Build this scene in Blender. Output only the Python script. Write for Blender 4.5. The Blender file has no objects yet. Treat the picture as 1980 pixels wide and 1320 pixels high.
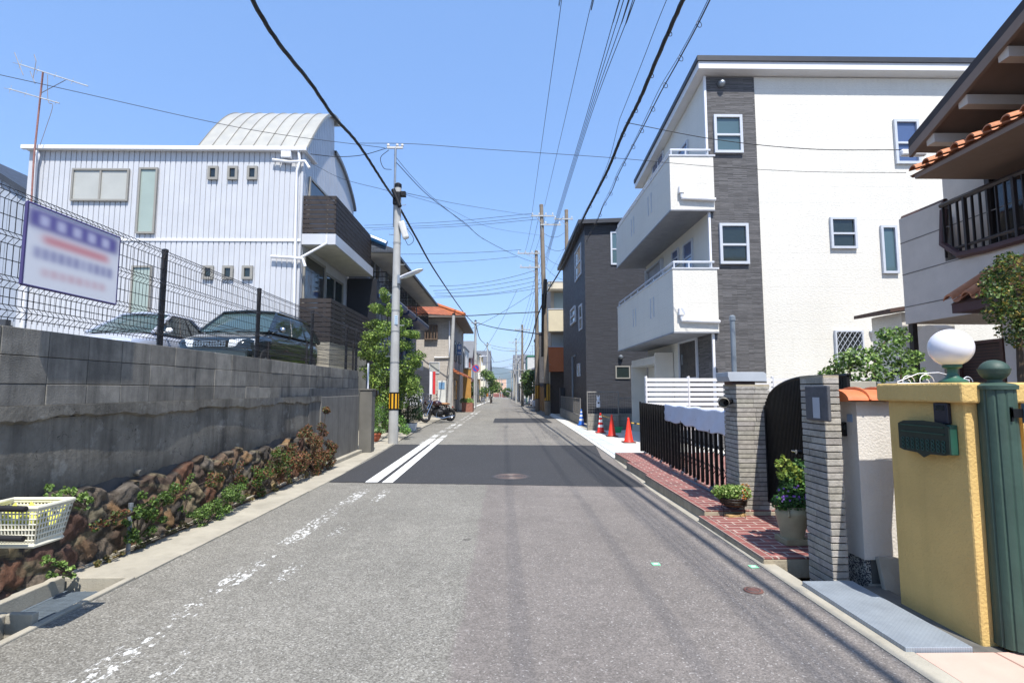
import bpy, math, random
import numpy as np
from mathutils import Vector, Matrix
R = math.radians
sc = bpy.context.scene
C = sc.collection
random.seed(7)
# ---------------------------------------------------------------- camera
FPX, CX, CY, HZ = 1030.0, 990.0, 660.0, 1.42
PITCH = math.atan(93 / FPX); YAW = math.atan(15 / FPX)
cd = bpy.data.cameras.new('camera'); cam = bpy.data.objects.new('camera', cd); C.objects.link(cam)
cd.sensor_width = 36; cd.lens = 36 * FPX / 1980; cd.clip_start = 0.05; cd.clip_end = 9000
cam.location = (0, 0, HZ); cam.rotation_euler = (R(90) + PITCH, 0, -YAW)
sc.camera = cam
CR = cam.rotation_euler.to_matrix()
# ---------------------------------------------------------------- sky, sun, exposure
SUN = Vector((0.12, -0.57, 1.0)).normalized()
EL = math.asin(SUN.z); AZ = math.atan2(SUN.x, SUN.y)
w = bpy.data.worlds.new("World"); sc.world = w; w.use_nodes = True
nt = w.node_tree; bg = nt.nodes['Background']
sky = nt.nodes.new('ShaderNodeTexSky'); sky.sky_type = 'NISHITA'; sky.sun_disc = False
sky.sun_elevation = EL; sky.sun_rotation = AZ; sky.altitude = 0; sky.air_density = 1.0; sky.dust_density = 0.6; sky.ozone_density = 3.0
mxs = nt.nodes.new('ShaderNodeMix'); mxs.data_type = 'RGBA'; mxs.inputs[0].default_value = .5
nt.links.new(sky.outputs[0], mxs.inputs[6]); mxs.inputs[7].default_value = (1.25, 2.5, 5.3, 1)
nt.links.new(mxs.outputs[2], bg.inputs[0]); bg.inputs[1].default_value = 0.15
sd = bpy.data.lights.new('sun', 'SUN'); so = bpy.data.objects.new('sun', sd); C.objects.link(so)
sd.energy = 5.0; sd.angle = R(0.53); sd.color = (1, 0.955, 0.89)
so.rotation_euler = (-SUN).to_track_quat('-Z', 'Y').to_euler(); so.location = (5, -20, 40)
sc.view_settings.view_transform = 'Standard'; sc.view_settings.look = 'None'
sc.view_settings.gamma = 1; sc.view_settings.exposure = 0.6; sc.view_settings.use_curve_mapping = False
# ---------------------------------------------------------------- helpers: where things stand
SL = -0.008
def gz(y): return SL * min(max(y, -30), 230)
def ray(px, py): return CR @ Vector(((px - CX) / FPX, (CY - py) / FPX, -1))
def onX(px, py, X):
    d = ray(px, py); t = X / d.x; return Vector((X, d.y * t, HZ + d.z * t))
def onY(px, py, Y):
    d = ray(px, py); t = Y / d.y; return Vector((d.x * t, Y, HZ + d.z * t))
def onG(px, py, h=0.0):
    d = ray(px, py); t = (h - HZ) / (d.z - SL * d.y); return Vector((d.x * t, d.y * t, HZ + d.z * t))
def s2l(v): return v / 12.92 if v <= 0.04045 else ((v + 0.055) / 1.055) ** 2.4
def hx(h):
    if not isinstance(h, str): return tuple(h)[:3]
    h = h.lstrip('#'); return tuple(s2l(int(h[i:i + 2], 16) / 255) for i in (0, 2, 4))
# ---------------------------------------------------------------- materials
class G:
    def __init__(s, name):
        s.m = bpy.data.materials.new(name); s.m.use_nodes = True; s.t = s.m.node_tree
        s.b = s.t.nodes['Principled BSDF']; s.tc = s.t.nodes.new('ShaderNodeTexCoord')
        s.gm = s.t.nodes.new('ShaderNodeNewGeometry')
        s.P = s.gm.outputs['Position']; s.O = s.tc.outputs['Object']
    def n(s, kind, ins=None, **kw):
        x = s.t.nodes.new('ShaderNode' + kind)
        for k, v in kw.items(): setattr(x, k, v)
        for k, v in (ins or {}).items(): s.set(x.inputs[k], v)
        return x
    def set(s, inp, v):
        if isinstance(v, bpy.types.NodeSocket): s.t.links.new(v, inp)
        elif inp.type == 'RGBA' and not isinstance(v, (int, float)): inp.default_value = (*hx(v), 1)
        else: inp.default_value = v
    def math(s, op, a, b=0.0, c=None, clamp=False):
        x = s.t.nodes.new('ShaderNodeMath'); x.operation = op; x.use_clamp = clamp
        s.set(x.inputs[0], a); s.set(x.inputs[1], b)
        if c is not None: s.set(x.inputs[2], c)
        return x.outputs[0]
    def vmul(s, v, sc3):
        x = s.t.nodes.new('ShaderNodeVectorMath'); x.operation = 'MULTIPLY'
        s.set(x.inputs[0], v); x.inputs[1].default_value = sc3; return x.outputs[0]
    def noise(s, v, scale, detail=4, rough=.55, col=False):
        x = s.n('TexNoise', {'Vector': v, 'Scale': scale, 'Detail': detail, 'Roughness': rough})
        return x.outputs['Color' if col else 'Fac']
    def ramp(s, f, a, b, lo=0.0, hi=1.0):
        x = s.n('MapRange', {0: f, 1: a, 2: b, 3: lo, 4: hi}); return x.outputs[0]
    def mix(s, f, a, b, mode='MIX'):
        x = s.t.nodes.new('ShaderNodeMix'); x.data_type = 'RGBA'; x.blend_type = mode
        s.set(x.inputs[0], f); s.set(x.inputs[6], a); s.set(x.inputs[7], b); return x.outputs[2]
    def scalec(s, col, f):
        x = s.t.nodes.new('ShaderNodeVectorMath'); x.operation = 'SCALE'
        s.set(x.inputs[0], col); s.set(x.inputs['Scale'], f); return x.outputs[0]
    def xyz(s, v):
        x = s.n('SeparateXYZ', {0: v}); return x.outputs
    def comb(s, x, y, z):
        c = s.n('CombineXYZ', {0: x, 1: y, 2: z}); return c.outputs[0]
    def bump(s, h, dist=.01, strength=1.0, nrm=None):
        x = s.n('Bump', {'Height': h, 'Distance': dist, 'Strength': strength})
        if nrm is not None: s.t.links.new(nrm, x.inputs['Normal'])
        return x.outputs[0]
    def out(s, col, rough=.7, nrm=None, metal=0, spec=.5, coat=0):
        s.set(s.b.inputs['Base Color'], col); s.set(s.b.inputs['Roughness'], rough)
        s.b.inputs['Metallic'].default_value = metal
        s.b.inputs['Specular IOR Level'].default_value = spec
        s.b.inputs['Coat Weight'].default_value = coat
        if nrm is not None: s.t.links.new(nrm, s.b.inputs['Normal'])
        return s.m
_mc = {}
def M(name, col, rough=.7, var=.12, vs=3, bump=0, bs=40, metal=0, spec=.5, attr=False, streak=0, coat=0, scol='#3a352e'):
    key = name
    if key in _mc: return _mc[key]
    g = G(name)
    f = g.ramp(g.noise(g.P, vs, 6), .3, .7, 1 - var, 1 + var)
    base = g.mix(0.0, col, col)
    if attr:
        a = g.n('VertexColor', layer_name='Col').outputs[0]
        base = g.mix(1.0, base, a, 'MULTIPLY')
    base = g.scalec(base, f)
    if streak:
        st = g.noise(g.vmul(g.P, (7, 7, .55)), 1, 5, .65)
        base = g.mix(g.ramp(st, .5, .78, 0, streak), base, scol)
    nr = g.bump(g.noise(g.P, bs, 3), bump, 1) if bump else None
    rr = g.ramp(g.noise(g.P, vs * 2.3, 3), .3, .7, max(rough - .08, .02), min(rough + .08, 1))
    _mc[key] = g.out(base, rr, nr, metal, spec, coat)
    return _mc[key]
def wall_uv(g, su=1, sv=1):
    p = g.xyz(g.P); u = g.math('MULTIPLY', g.math('ADD', p[0], p[1]), su)
    return g.comb(u, g.math('MULTIPLY', p[2], sv), 0.0)
def M_brick(name, c1, c2, mortar, bw, bh, ms=.01, rough=.8, var=.15, bump=.006, bs=60, rot=False, off=.5, flat=False, fine=0.0, streak=0, scol='#22201c', colvar=1.0):
    g = G(name)
    if flat:
        p = g.xyz(g.P); v = g.comb(p[1], p[0], 0.0) if rot else g.comb(p[0], p[1], 0.0)
    else: v = wall_uv(g)
    b = g.n('TexBrick', {'Vector': v, 'Color1': c1, 'Color2': c2, 'Mortar': mortar, 'Scale': 1.0, 'Mortar Size': ms, 'Mortar Smooth': .1, 'Brick Width': bw, 'Row Height': bh}, offset=off)
    col = g.scalec(b.outputs[0], g.ramp(g.noise(g.P, 5, 6), .3, .7, 1 - var, 1 + var))
    if streak:
        st = g.noise(g.vmul(g.P, (6, 6, .5)), 1, 6, .7)
        col = g.mix(g.ramp(st, .45, .75, 0, streak), col, scol)
    h = g.math('ADD', g.math('MULTIPLY', b.outputs[1], -1.0), g.math('MULTIPLY', g.noise(g.P, bs, 4), .5 + fine))
    return g.out(col, rough, g.bump(h, bump, 1))
# ---------------------------------------------------------------- mesh builder
ORG = {}
class MB:
    def __init__(s): s.v = []; s.f = []; s.mi = []; s.c = []; s.hc = False
    def add(s, vs, fs, col=None, mi=0):
        o = len(s.v); s.v += [tuple(p) for p in vs]
        for f in fs:
            s.f.append(tuple(i + o for i in f)); s.mi.append(mi)
            if col is not None: s.hc = True
            s.c.append(hx(col) if col is not None else (1, 1, 1))
        return s
    def obox(s, c, u, v, w, col=None, mi=0):
        c, u, v, w = Vector(c), Vector(u), Vector(v), Vector(w)
        vs = [c + a * u + b * v + d * w for a in (-1, 1) for b in (-1, 1) for d in (-1, 1)]
        fs = [(0, 1, 3, 2), (4, 6, 7, 5), (0, 4, 5, 1), (2, 3, 7, 6), (0, 2, 6, 4), (1, 5, 7, 3)]
        return s.add(vs, fs, col, mi)
    def box(s, x0, x1, y0, y1, z0, z1, col=None, mi=0):
        return s.obox(((x0 + x1) / 2, (y0 + y1) / 2, (z0 + z1) / 2), ((x1 - x0) / 2, 0, 0), (0, (y1 - y0) / 2, 0), (0, 0, (z1 - z0) / 2), col, mi)
    def tube(s, pts, r, n=6, col=None, mi=0, caps=True, closed=False):
        pts = [Vector(p) for p in pts]; k = len(pts); vs = []; fs = []
        rr = r if isinstance(r, (list, tuple)) else [r] * k
        prev = None
        for i, p in enumerate(pts):
            a = pts[(i - 1) % k] if (i > 0 or closed) else p
            b = pts[(i + 1) % k] if (i < k - 1 or closed) else p
            d = (b - a)
            d = d.normalized() if d.length > 1e-9 else Vector((0, 0, 1))
            if prev is None:
                up = Vector((0, 0, 1)) if abs(d.z) < .9 else Vector((1, 0, 0))
                e1 = d.cross(up).normalized()
            else:
                e1 = prev - d * prev.dot(d); e1 = e1.normalized() if e1.length > 1e-6 else d.orthogonal().normalized()
            prev = e1; e2 = d.cross(e1)
            for j in range(n):
                t = 2 * math.pi * j / n; vs.append(p + (e1 * math.cos(t) + e2 * math.sin(t)) * rr[i])
        m = k if closed else k - 1
        for i in range(m):
            for j in range(n):
                a, b = i * n + j, i * n + (j + 1) % n; c_, d_ = ((i + 1) % k) * n + (j + 1) % n, ((i + 1) % k) * n + j
                fs.append((a, b, c_, d_))
        if caps and not closed: fs += [tuple(range(n))[::-1], tuple((k - 1) * n + j for j in range(n))]
        return s.add(vs, fs, col, mi)
    def ring(s, c, u, v, rad, r, n=20, m=6, col=None, mi=0):
        c, u, v = Vector(c), Vector(u).normalized(), Vector(v).normalized()
        return s.tube([c + (u * math.cos(2 * math.pi * i / n) + v * math.sin(2 * math.pi * i / n)) * rad for i in range(n)], r, m, col, mi, closed=True)
    def lathe(s, c, prof, n=20, axis=(0, 0, 1), col=None, mi=0, flute=None):
        c = Vector(c); ax = Vector(axis).normalized(); e1 = ax.orthogonal().normalized(); e2 = ax.cross(e1); vs = []; fs = []
        for r, z in prof:
            for j in range(n):
                t = 2 * math.pi * j / n; q = r * (flute(j, n) if flute else 1)
                vs.append(c + ax * z + (e1 * math.cos(t) + e2 * math.sin(t)) * max(q, 1e-4))
        for i in range(len(prof) - 1):
            for j in range(n):
                fs.append((i * n + j, i * n + (j + 1) % n, (i + 1) * n + (j + 1) % n, (i + 1) * n + j))
        fs += [tuple(range(n))[::-1], tuple((len(prof) - 1) * n + j for j in range(n))]
        return s.add(vs, fs, col, mi)
    def prism(s, poly, vec, col=None, mi=0):
        poly = [Vector(p) for p in poly]; vec = Vector(vec); n = len(poly)
        fs = [tuple(range(n)), tuple(range(2 * n - 1, n - 1, -1))] + [(i, i + n, (i + 1) % n + n, (i + 1) % n) for i in range(n)]
        return s.add(poly + [p + vec for p in poly], fs, col, mi)
    def grid(s, rows, col=None, mi=0):
        m = len(rows[0]); vs = [p for r in rows for p in r]
        fs = [(i * m + j, i * m + j + 1, (i + 1) * m + j + 1, (i + 1) * m + j) for i in range(len(rows) - 1) for j in range(m - 1)]
        return s.add(vs, fs, col, mi)
    def blob(s, c, rad, seed=0, nu=10, nv=7, amp=.2, col=None, mi=0):
        rn = random.Random(seed); c = Vector(c); vs = []; fs = []
        ph = [rn.uniform(0, 6.28) for _ in range(6)]
        for i in range(nv + 1):
            a = math.pi * i / nv
            for j in range(nu):
                b = 2 * math.pi * j / nu
                d = 1 + amp * (math.sin(2 * b + ph[0] + a) + math.sin(3 * b + ph[1] - 2 * a) * .6 + math.sin(4 * a + ph[2] + b) * .5) + rn.uniform(-amp, amp) * .35
                if i in (0, nv): d = 1
                vs.append(c + Vector((rad[0] * math.sin(a) * math.cos(b) * d, rad[1] * math.sin(a) * math.sin(b) * d, rad[2] * math.cos(a) * (d if i not in (0, nv) else 1))))
        for i in range(nv):
            for j in range(nu): fs.append((i * nu + j, i * nu + (j + 1) % nu, (i + 1) * nu + (j + 1) % nu, (i + 1) * nu + j))
        return s.add(vs, fs, col, mi)
    def stone(s, c, rad, rn, nu=14, nv=9, col=None):
        c = Vector(c); vs = []; fs = []; pw = lambda v, e: math.copysign(abs(v) ** e, v)
        ph = [rn.uniform(0, 6.28) for _ in range(5)]; sh = rn.uniform(-.25, .25); e = rn.uniform(.45, .8)
        for i in range(nv + 1):
            a = math.pi * i / nv
            for j in range(nu):
                b = 2 * math.pi * j / nu; x = pw(math.sin(a), e) * pw(math.cos(b), .5); y = pw(math.sin(a), e) * pw(math.sin(b), e); z = pw(math.cos(a), e)
                d = 1 + .10 * math.sin(3 * b + ph[0] + a) + .08 * math.sin(5 * a + ph[1] + 2 * b) + rn.uniform(-.05, .05)
                vs.append(c + Vector((rad[0] * x * d, rad[1] * (y + sh * z) * d, rad[2] * (z + sh * .6 * y) * d)))
        for i in range(nv):
            for j in range(nu): fs.append((i * nu + j, i * nu + (j + 1) % nu, (i + 1) * nu + (j + 1) % nu, (i + 1) * nu + j))
        return s.add(vs, fs, col)
    def build(s, name, mat, par=None, smooth=False, bevel=0, label=None, cat=None, group=None, kind=None, subsurf=0):
        A = np.array(s.v, dtype=float)
        if par is not None: org = ORG[par.name]
        else:
            lo, hi = A.min(0), A.max(0); org = Vector(((lo[0] + hi[0]) / 2, (lo[1] + hi[1]) / 2, lo[2]))
        me = bpy.data.meshes.new(name); me.from_pydata([tuple(r) for r in (A - np.array(org))], [], s.f)
        for m in (mat if isinstance(mat, (list, tuple)) else [mat]): me.materials.append(m)
        if any(s.mi): me.polygons.foreach_set('material_index', s.mi)
        if s.hc:
            at = me.color_attributes.new('Col', 'FLOAT_COLOR', 'CORNER')
            cnt = [len(f) for f in s.f]; cc = np.repeat(np.array(s.c), cnt, axis=0)
            at.data.foreach_set('color', np.hstack([cc, np.ones((len(cc), 1))]).astype(np.float32).ravel())
        if smooth:
            me.polygons.foreach_set('use_smooth', [True] * len(s.f))
            if smooth != 2: me.set_sharp_from_angle(angle=R(35))
        me.update()
        o = bpy.data.objects.new(name, me); C.objects.link(o)
        if par is not None: o.parent = par; ORG[o.name] = org
        else: o.location = org; ORG[o.name] = org
        if bevel:
            bm = o.modifiers.new('b', 'BEVEL'); bm.width = bevel; bm.segments = 2; bm.limit_method = 'ANGLE'
        if subsurf:
            sm = o.modifiers.new('s', 'SUBSURF'); sm.levels = sm.render_levels = subsurf
        tag(o, label, cat, group, kind)
        return o
def tag(o, label=None, cat=None, group=None, kind=None):
    if label: o['label'] = label
    if cat: o['category'] = cat
    if group: o['group'] = group
    if kind: o['kind'] = kind
    return o
def thing(name, loc, label, cat, group=None):
    o = bpy.data.objects.new(name, None); C.objects.link(o); o.location = loc; o.empty_display_size = .2
    ORG[o.name] = Vector(loc); return tag(o, label, cat, group)
def copy_tree(o, off=(0, 0, 0), parent=None, rotz=None):
    c = o.copy(); C.objects.link(c); c.parent = parent
    if parent is None:
        c.location = Vector(o.location) + Vector(off)
        if rotz is not None: c.rotation_euler.z = rotz
    for ch in [x for x in C.objects if x.parent == o]: copy_tree(ch, parent=c)
    ORG[c.name] = Vector(c.location) if parent is None else ORG[parent.name]
    return c
def fb(mb, o, u, n, a0, a1, b0, b1, c0, c1, col=None, mi=0):
    """box in a wall frame: a along u, b up, c along the outward normal n"""
    o, u, n = Vector(o), Vector(u), Vector(n); z = Vector((0, 0, 1))
    return mb.obox(o + u * ((a0 + a1) / 2) + z * ((b0 + b1) / 2) + n * ((c0 + c1) / 2), u * ((a1 - a0) / 2), z * ((b1 - b0) / 2), n * ((c1 - c0) / 2), col, mi)
NY = ((1, 0, 0), (0, -1, 0))      # wall facing the camera
NXp = ((0, 1, 0), (1, 0, 0))      # wall facing +X (left side of the street)
NXn = ((0, -1, 0), (-1, 0, 0))    # wall facing -X (right side of the street)
def window(par, o, wd, w, h, fm, pm, style='double', ft=.05, d=.05, sill=False, label=None, nm='window'):
    u, n = wd; f = MB()
    fb(f, o, u, n, 0, w, 0, ft, 0, d); fb(f, o, u, n, 0, w, h - ft, h, 0, d)
    fb(f, o, u, n, 0, ft, ft, h - ft, 0, d); fb(f, o, u, n, w - ft, w, ft, h - ft, 0, d)
    if style == 'double': fb(f, o, u, n, ft, w - ft, h * .45, h * .45 + ft * .8, 0, d - .01)
    if style in ('slide', 'slide4'):
        k = 2 if style == 'slide' else 4
        for i in range(1, k): fb(f, o, u, n, w * i / k - ft / 2, w * i / k + ft / 2, ft, h - ft, 0, d - .01)
    if style == 'lattice':
        z = Vector((0, 0, 1)); U = Vector(u); nn = Vector(n)
        k = max(2, round(w / .16)); st = (w - 2 * ft) / k; m = int((h - 2 * ft) / st / 1.3)
        sv = (h - 2 * ft) / max(m, 1)
        for sgn in (1, -1):
            for i in range(-m, k + m):
                # diagonal clipped to the frame
                pts = []
                for t in np.linspace(0, 1, 41):
                    b = t * (h - 2 * ft); a = (i * st + sgn * b / sv * st) if sgn > 0 else (i * st + (m * st) - b / sv * st)
                    if 0 <= a <= w - 2 * ft: pts.append((a, b))
                if len(pts) > 1:
                    P0, P1 = pts[0], pts[-1]
                    f.tube([Vector(o) + U * (ft + p[0]) + z * (ft + p[1]) + nn * (d + .005) for p in (P0, P1)], .007, 4)
    if sill: fb(f, o, u, n, -.03, w + .03, -.04, 0, 0, d + .05)
    fo = f.build(nm, fm, par, label=label)
    p = MB(); fb(p, o, u, n, ft * .8, w - ft * .8, ft * .8, h - ft * .8, .004, .016)
    p.build('pane', pm, fo)
    return fo
def wy(par, x0, y0, x1, y1, Y, fm, pm, **k):
    a = onY(x0, y1, Y); b = onY(x1, y0, Y)
    return window(par, (a.x, Y, a.z), NY, b.x - a.x, b.z - a.z, fm, pm, **k)
def smooth_pts(P, n=6):
    P = [Vector(p) for p in P]
    if len(P) < 3: return P
    Q = [P[0] * 2 - P[1]] + P + [P[-1] * 2 - P[-2]]; out = []
    for i in range(1, len(Q) - 2):
        for k in range(n):
            t = k / n; a, b, c, d = Q[i - 1], Q[i], Q[i + 1], Q[i + 2]
            out.append(.5 * ((2 * b) + (c - a) * t + (2 * a - 5 * b + 4 * c - d) * t * t + (3 * b - a - 3 * c + d) * t ** 3))
    out.append(P[-1]); return out
def sagline(a, b, sag, n=14):
    a, b = Vector(a), Vector(b)
    return [a.lerp(b, i / n) - Vector((0, 0, sag * 4 * (i / n) * (1 - i / n))) for i in range(n + 1)]
# foliage: many leaf faces spread through a volume
def leaves(mb, centers, radii, n, size, cols, seed=0, up=.3, flat=1.0):
    rn = np.random.RandomState(seed); cols = [np.array(hx(c)) for c in cols]
    for ci, (c, r) in enumerate(zip(centers, radii)):
        r = np.array(r if hasattr(r, '__len__') else (r, r, r), float)
        d = rn.normal(size=(n, 3)); d /= np.linalg.norm(d, axis=1)[:, None]
        rad = rn.uniform(.35, 1.0, n) ** .6
        P = np.array(c) + d * rad[:, None] * r
        nr = d * .6 + rn.normal(size=(n, 3)) * .6 + np.array([0, 0, up]); nr /= np.linalg.norm(nr, axis=1)[:, None]
        t = np.cross(nr, rn.normal(size=(n, 3))); t /= np.linalg.norm(t, axis=1)[:, None]; b = np.cross(nr, t)
        s = size * rn.uniform(.6, 1.3, n)
        tone = rn.uniform(.8, 1.2)
        for i in range(n):
            L, W = t[i] * s[i], b[i] * s[i] * .42
            q = P[i]; k = cols[rn.randint(len(cols))] * tone * rn.uniform(.8, 1.2)
            o = len(mb.v); mb.v += [tuple(q - L * .5), tuple(q + W + nr[i] * s[i] * .08), tuple(q + L * .5), tuple(q - W + nr[i] * s[i] * .08)]
            mb.f.append((o, o + 1, o + 2, o + 3)); mb.mi.append(0); mb.c.append(tuple(k)); mb.hc = True
    return mb
def leaf_mat(name='foliage', trans=.25):
    if name in _mc: return _mc[name]
    g = G(name); a = g.n('VertexColor', layer_name='Col').outputs[0]
    g.out(a, .5, spec=.35)
    tr = g.n('BsdfTranslucent', {'Color': g.scalec(a, 1.3)}); mx = g.n('MixShader', {0: trans, 1: g.b.outputs[0], 2: tr.outputs[0]})
    g.t.links.new(mx.outputs[0], g.t.nodes['Material Output'].inputs[0]); _mc[name] = g.m
    return g.m
# ================================================================ SETTING
def interp(y, T):
    return float(np.interp(y, [t[0] for t in T], [t[1] for t in T]))
def LE(y): return interp(y, [(-20, -2.84), (9, -2.84), (11.5, -2.97), (15.6, -3.13), (24, -3.43), (36, -3.62), (80, -3.9), (240, -3.8)])
def RE(y): return interp(y, [(-20, 2.08), (4, 2.12), (8.4, 2.17), (12, 2.42), (18, 2.62), (34, 3.0), (50, 3.25), (240, 3.3)])
# --- road material: two ages of asphalt, aggregate specks, worn white lines, oil spots
def road_mat(name, dark=False):
    g = G(name); p = g.xyz(g.P)
    fine = g.noise(g.P, 90, 3, .7); mid = g.noise(g.P, 9, 6, .6); big = g.noise(g.P, .7, 4, .5)
    vo = g.n('TexVoronoi', {'Vector': g.P, 'Scale': 120}); cell = g.xyz(vo.outputs['Color'])[0]
    if dark:
        base = g.scalec(g.mix(0, '#353536', '#353536'), g.ramp(fine, .3, .7, .75, 1.3))
        base = g.mix(g.ramp(big, .4, .7, 0, .35), base, '#3b3b3d')
        base = g.mix(g.ramp(cell, .93, 1.0, 0, .35), base, '#8b8b8b')
        return g.out(base, .82, g.bump(fine, .002, 1), spec=.35)
    seam = g.math('ADD', p[0], g.math('MULTIPLY', g.math('SUBTRACT', g.noise(g.P, 2.2, 4), .5), .12))
    right = g.ramp(seam, -.30, -.25)
    farc = g.ramp(p[1], 14.9, 15.2)
    right = g.math('MULTIPLY', right, g.math('SUBTRACT', 1.0, g.math('MULTIPLY', farc, .6)))
    cl = g.mix(g.ramp(cell, .1, .95), '#625f58', '#8f8c83')
    cr = g.mix(g.ramp(cell, .1, .95), '#67625d', '#837c76')
    base = g.mix(right, cl, cr)
    base = g.scalec(base, g.ramp(mid, .3, .7, .9, 1.1)); base = g.scalec(base, g.ramp(big, .3, .7, .9, 1.1))
    lane = g.noise(g.vmul(g.P, (1.6, .12, 1)), 1, 3); base = g.scalec(base, g.ramp(lane, .3, .7, .92, 1.07))
    base = g.mix(g.ramp(cell, .965, .975, 0, .25), base, '#d0cfcb')
    sp = g.n('TexVoronoi', {'Vector': g.P, 'Scale': 1.15, 'Randomness': 1.0}).outputs['Distance']
    spots = g.math('ADD', sp, g.math('MULTIPLY', g.noise(g.P, 14, 3), .09))
    base = g.mix(g.ramp(spots, .095, .125, .6, 0), base, '#3d3a38')
    cr1 = g.n('TexVoronoi', {'Vector': g.vmul(g.P, (.7, .5, 1)), 'Scale': .8}, feature='DISTANCE_TO_EDGE').outputs['Distance']
    base = g.mix(g.math('MULTIPLY', g.ramp(cr1, .0, .008, .3, 0), farc), base, '#3a3937')
    # worn double line
    pn = g.noise(g.vmul(g.P, (22, 12, 1)), 1, 6, .75); pn2 = g.noise(g.vmul(g.P, (.4, .9, 1)), 1, 2)
    def band(x0, x1, bias):
        a = g.math('MULTIPLY', g.ramp(p[0], x0 - .01, x0 + .01), g.ramp(p[0], x1 - .01, x1 + .01, 1, 0))
        t = g.math('ADD', g.math('ADD', pn, g.math('MULTIPLY', pn2, .55)), bias)
        return g.math('MULTIPLY', a, g.ramp(t, .80, .83))
    near = g.math('MULTIPLY', g.ramp(p[1], 8.4, 8.6, 1, 0), 1.0)
    b1 = g.math('MULTIPLY', band(-2.16, -1.99, -.035), near); b2 = g.math('MULTIPLY', band(-1.79, -1.67, -.085), near)
    dash = g.ramp(p[1], 44, 45, 1, 0)
    far1 = g.math('MULTIPLY', g.math('MULTIPLY', band(-2.45, -2.25, -.02), farc), dash); far2 = g.math('MULTIPLY', g.math('MULTIPLY', band(-2.12, -1.95, -.02), farc), dash)
    pm = g.math('ADD', g.math('ADD', b1, b2), g.math('ADD', far1, far2), clamp=True)
    base = g.mix(g.math('MULTIPLY', pm, .93), base, '#dcdcd8')
    h = g.math('ADD', fine, g.math('MULTIPLY', cell, .6))
    return g.out(base, .85, g.bump(h, .0035, 1), spec=.3)
M_ROAD = road_mat('asphalt'); M_PATCH = road_mat('new_asphalt', True)
M_CONC = M('concrete', '#a09a8b', .85, .16, 2.5, .003, 90, streak=.35, scol='#6c675c')
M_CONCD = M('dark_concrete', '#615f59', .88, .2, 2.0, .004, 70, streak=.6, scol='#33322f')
M_NEWC = M('new_concrete', '#c9c7bf', .8, .07, 3, .001, 120)
M_DIRT = M('soil', '#6b6152', .95, .25, 3, .01, 30)
M_WHITEP = M('road_paint', '#e2e2de', .6, .06, 12, .001, 90)
M_STEEL = M('galvanised_steel', '#8d9399', .45, .12, 8, metal=.7)
M_BLACK = M('black_metal', '#0c0c0d', .5, .1, 8, spec=.3)
M_WIRE = M('black_cable', '#121214', .55, .1, 8)
M_WHITE = M('white_paint', '#dcdde0', .45, .04, 2)
M_POLE = M('pole_concrete', '#a3a3a0', .8, .1, 3, .001, 60, streak=.3, scol='#66645e')
M_POLEB = M('brown_pole_concrete', '#7d7264', .85, .15, 3, .001, 60, streak=.5, scol='#4a4038')
M_PORC = M('porcelain', '#d4d0c8', .3, .05, 5)
M_BROWN = M('dark_wood', '#3f342d', .7, .2, 6, .002, 60)
M_LEAF = leaf_mat()

def strip(name, fx0, fx1, ys, dz, mat, thick=0, **k):
    mb = MB(); rows = [[(fx0(y), y, gz(y) + dz), (fx1(y), y, gz(y) + dz)] for y in ys]
    mb.grid(rows)
    if thick:
        for fx in (fx0, fx1): mb.grid([[(fx(y), y, gz(y) + dz), (fx(y), y, gz(y) + dz - thick)] for y in ys])
        for y in (ys[0], ys[-1]): mb.grid([[(fx0(y), y, gz(y) + dz), (fx1(y), y, gz(y) + dz)], [(fx0(y), y, gz(y) + dz - thick), (fx1(y), y, gz(y) + dz - thick)]])
    return mb.build(name, mat, **k)
S = dict(kind='structure')
YS = [-20, -5, 0, 4, 8, 12, 16, 20, 24, 30, 36, 50, 65, 80, 110, 150, 190, 240]
strip('ground', lambda y: -1500, lambda y: 1500, [-60, 0, 40, 120, 230, 231, 3500], -.42, M_DIRT, **S)
strip('road', LE, RE, YS, 0, M_ROAD, .3, **S)
mb = MB(); rn = random.Random(8); rows = []
for i in range(41):
    f = i / 40; x = -2.83 + f * 5.0; rows.append([(x, 8.82 - .52 * f + rn.uniform(-.012, .012), gz(8.5) + .004), (x * 1.0 + (-.1 if f < .1 else 0), 12, gz(12) + .004), (-3.08 + f * 5.6, 15.3 - .4 * f + rn.uniform(-.02, .02), gz(15) + .004)])
mb.grid(rows); mb.build('new_asphalt_patch', M_PATCH, **S)
strip('small_asphalt_patch', lambda y: -.55, lambda y: 2.4, [26.5, 31.5], .004, M_PATCH, **S)
for nm_, xa, xb, ya, yb in (('left_line', -2.24, -2.04, 8.78, 17.2), ('right_line', -1.96, -1.79, 8.73, 17.2)):
    strip('road_marking', lambda y, q=xa: q - (y - 8.8) * .0155, lambda y, q=xb: q - (y - 8.8) * .0155, [ya, 12, yb], .009, M_WHITEP, **S)
strip('road_marking', lambda y: -3.5 + (y - 50) * .006, lambda y: -3.22 + (y - 50) * .006, [52, 80, 110], .006, M_WHITEP, **S)
strip('road_marking', lambda y: -3.1, lambda y: 2.9, [160, 161.0], .006, M_WHITEP, **S)
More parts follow.
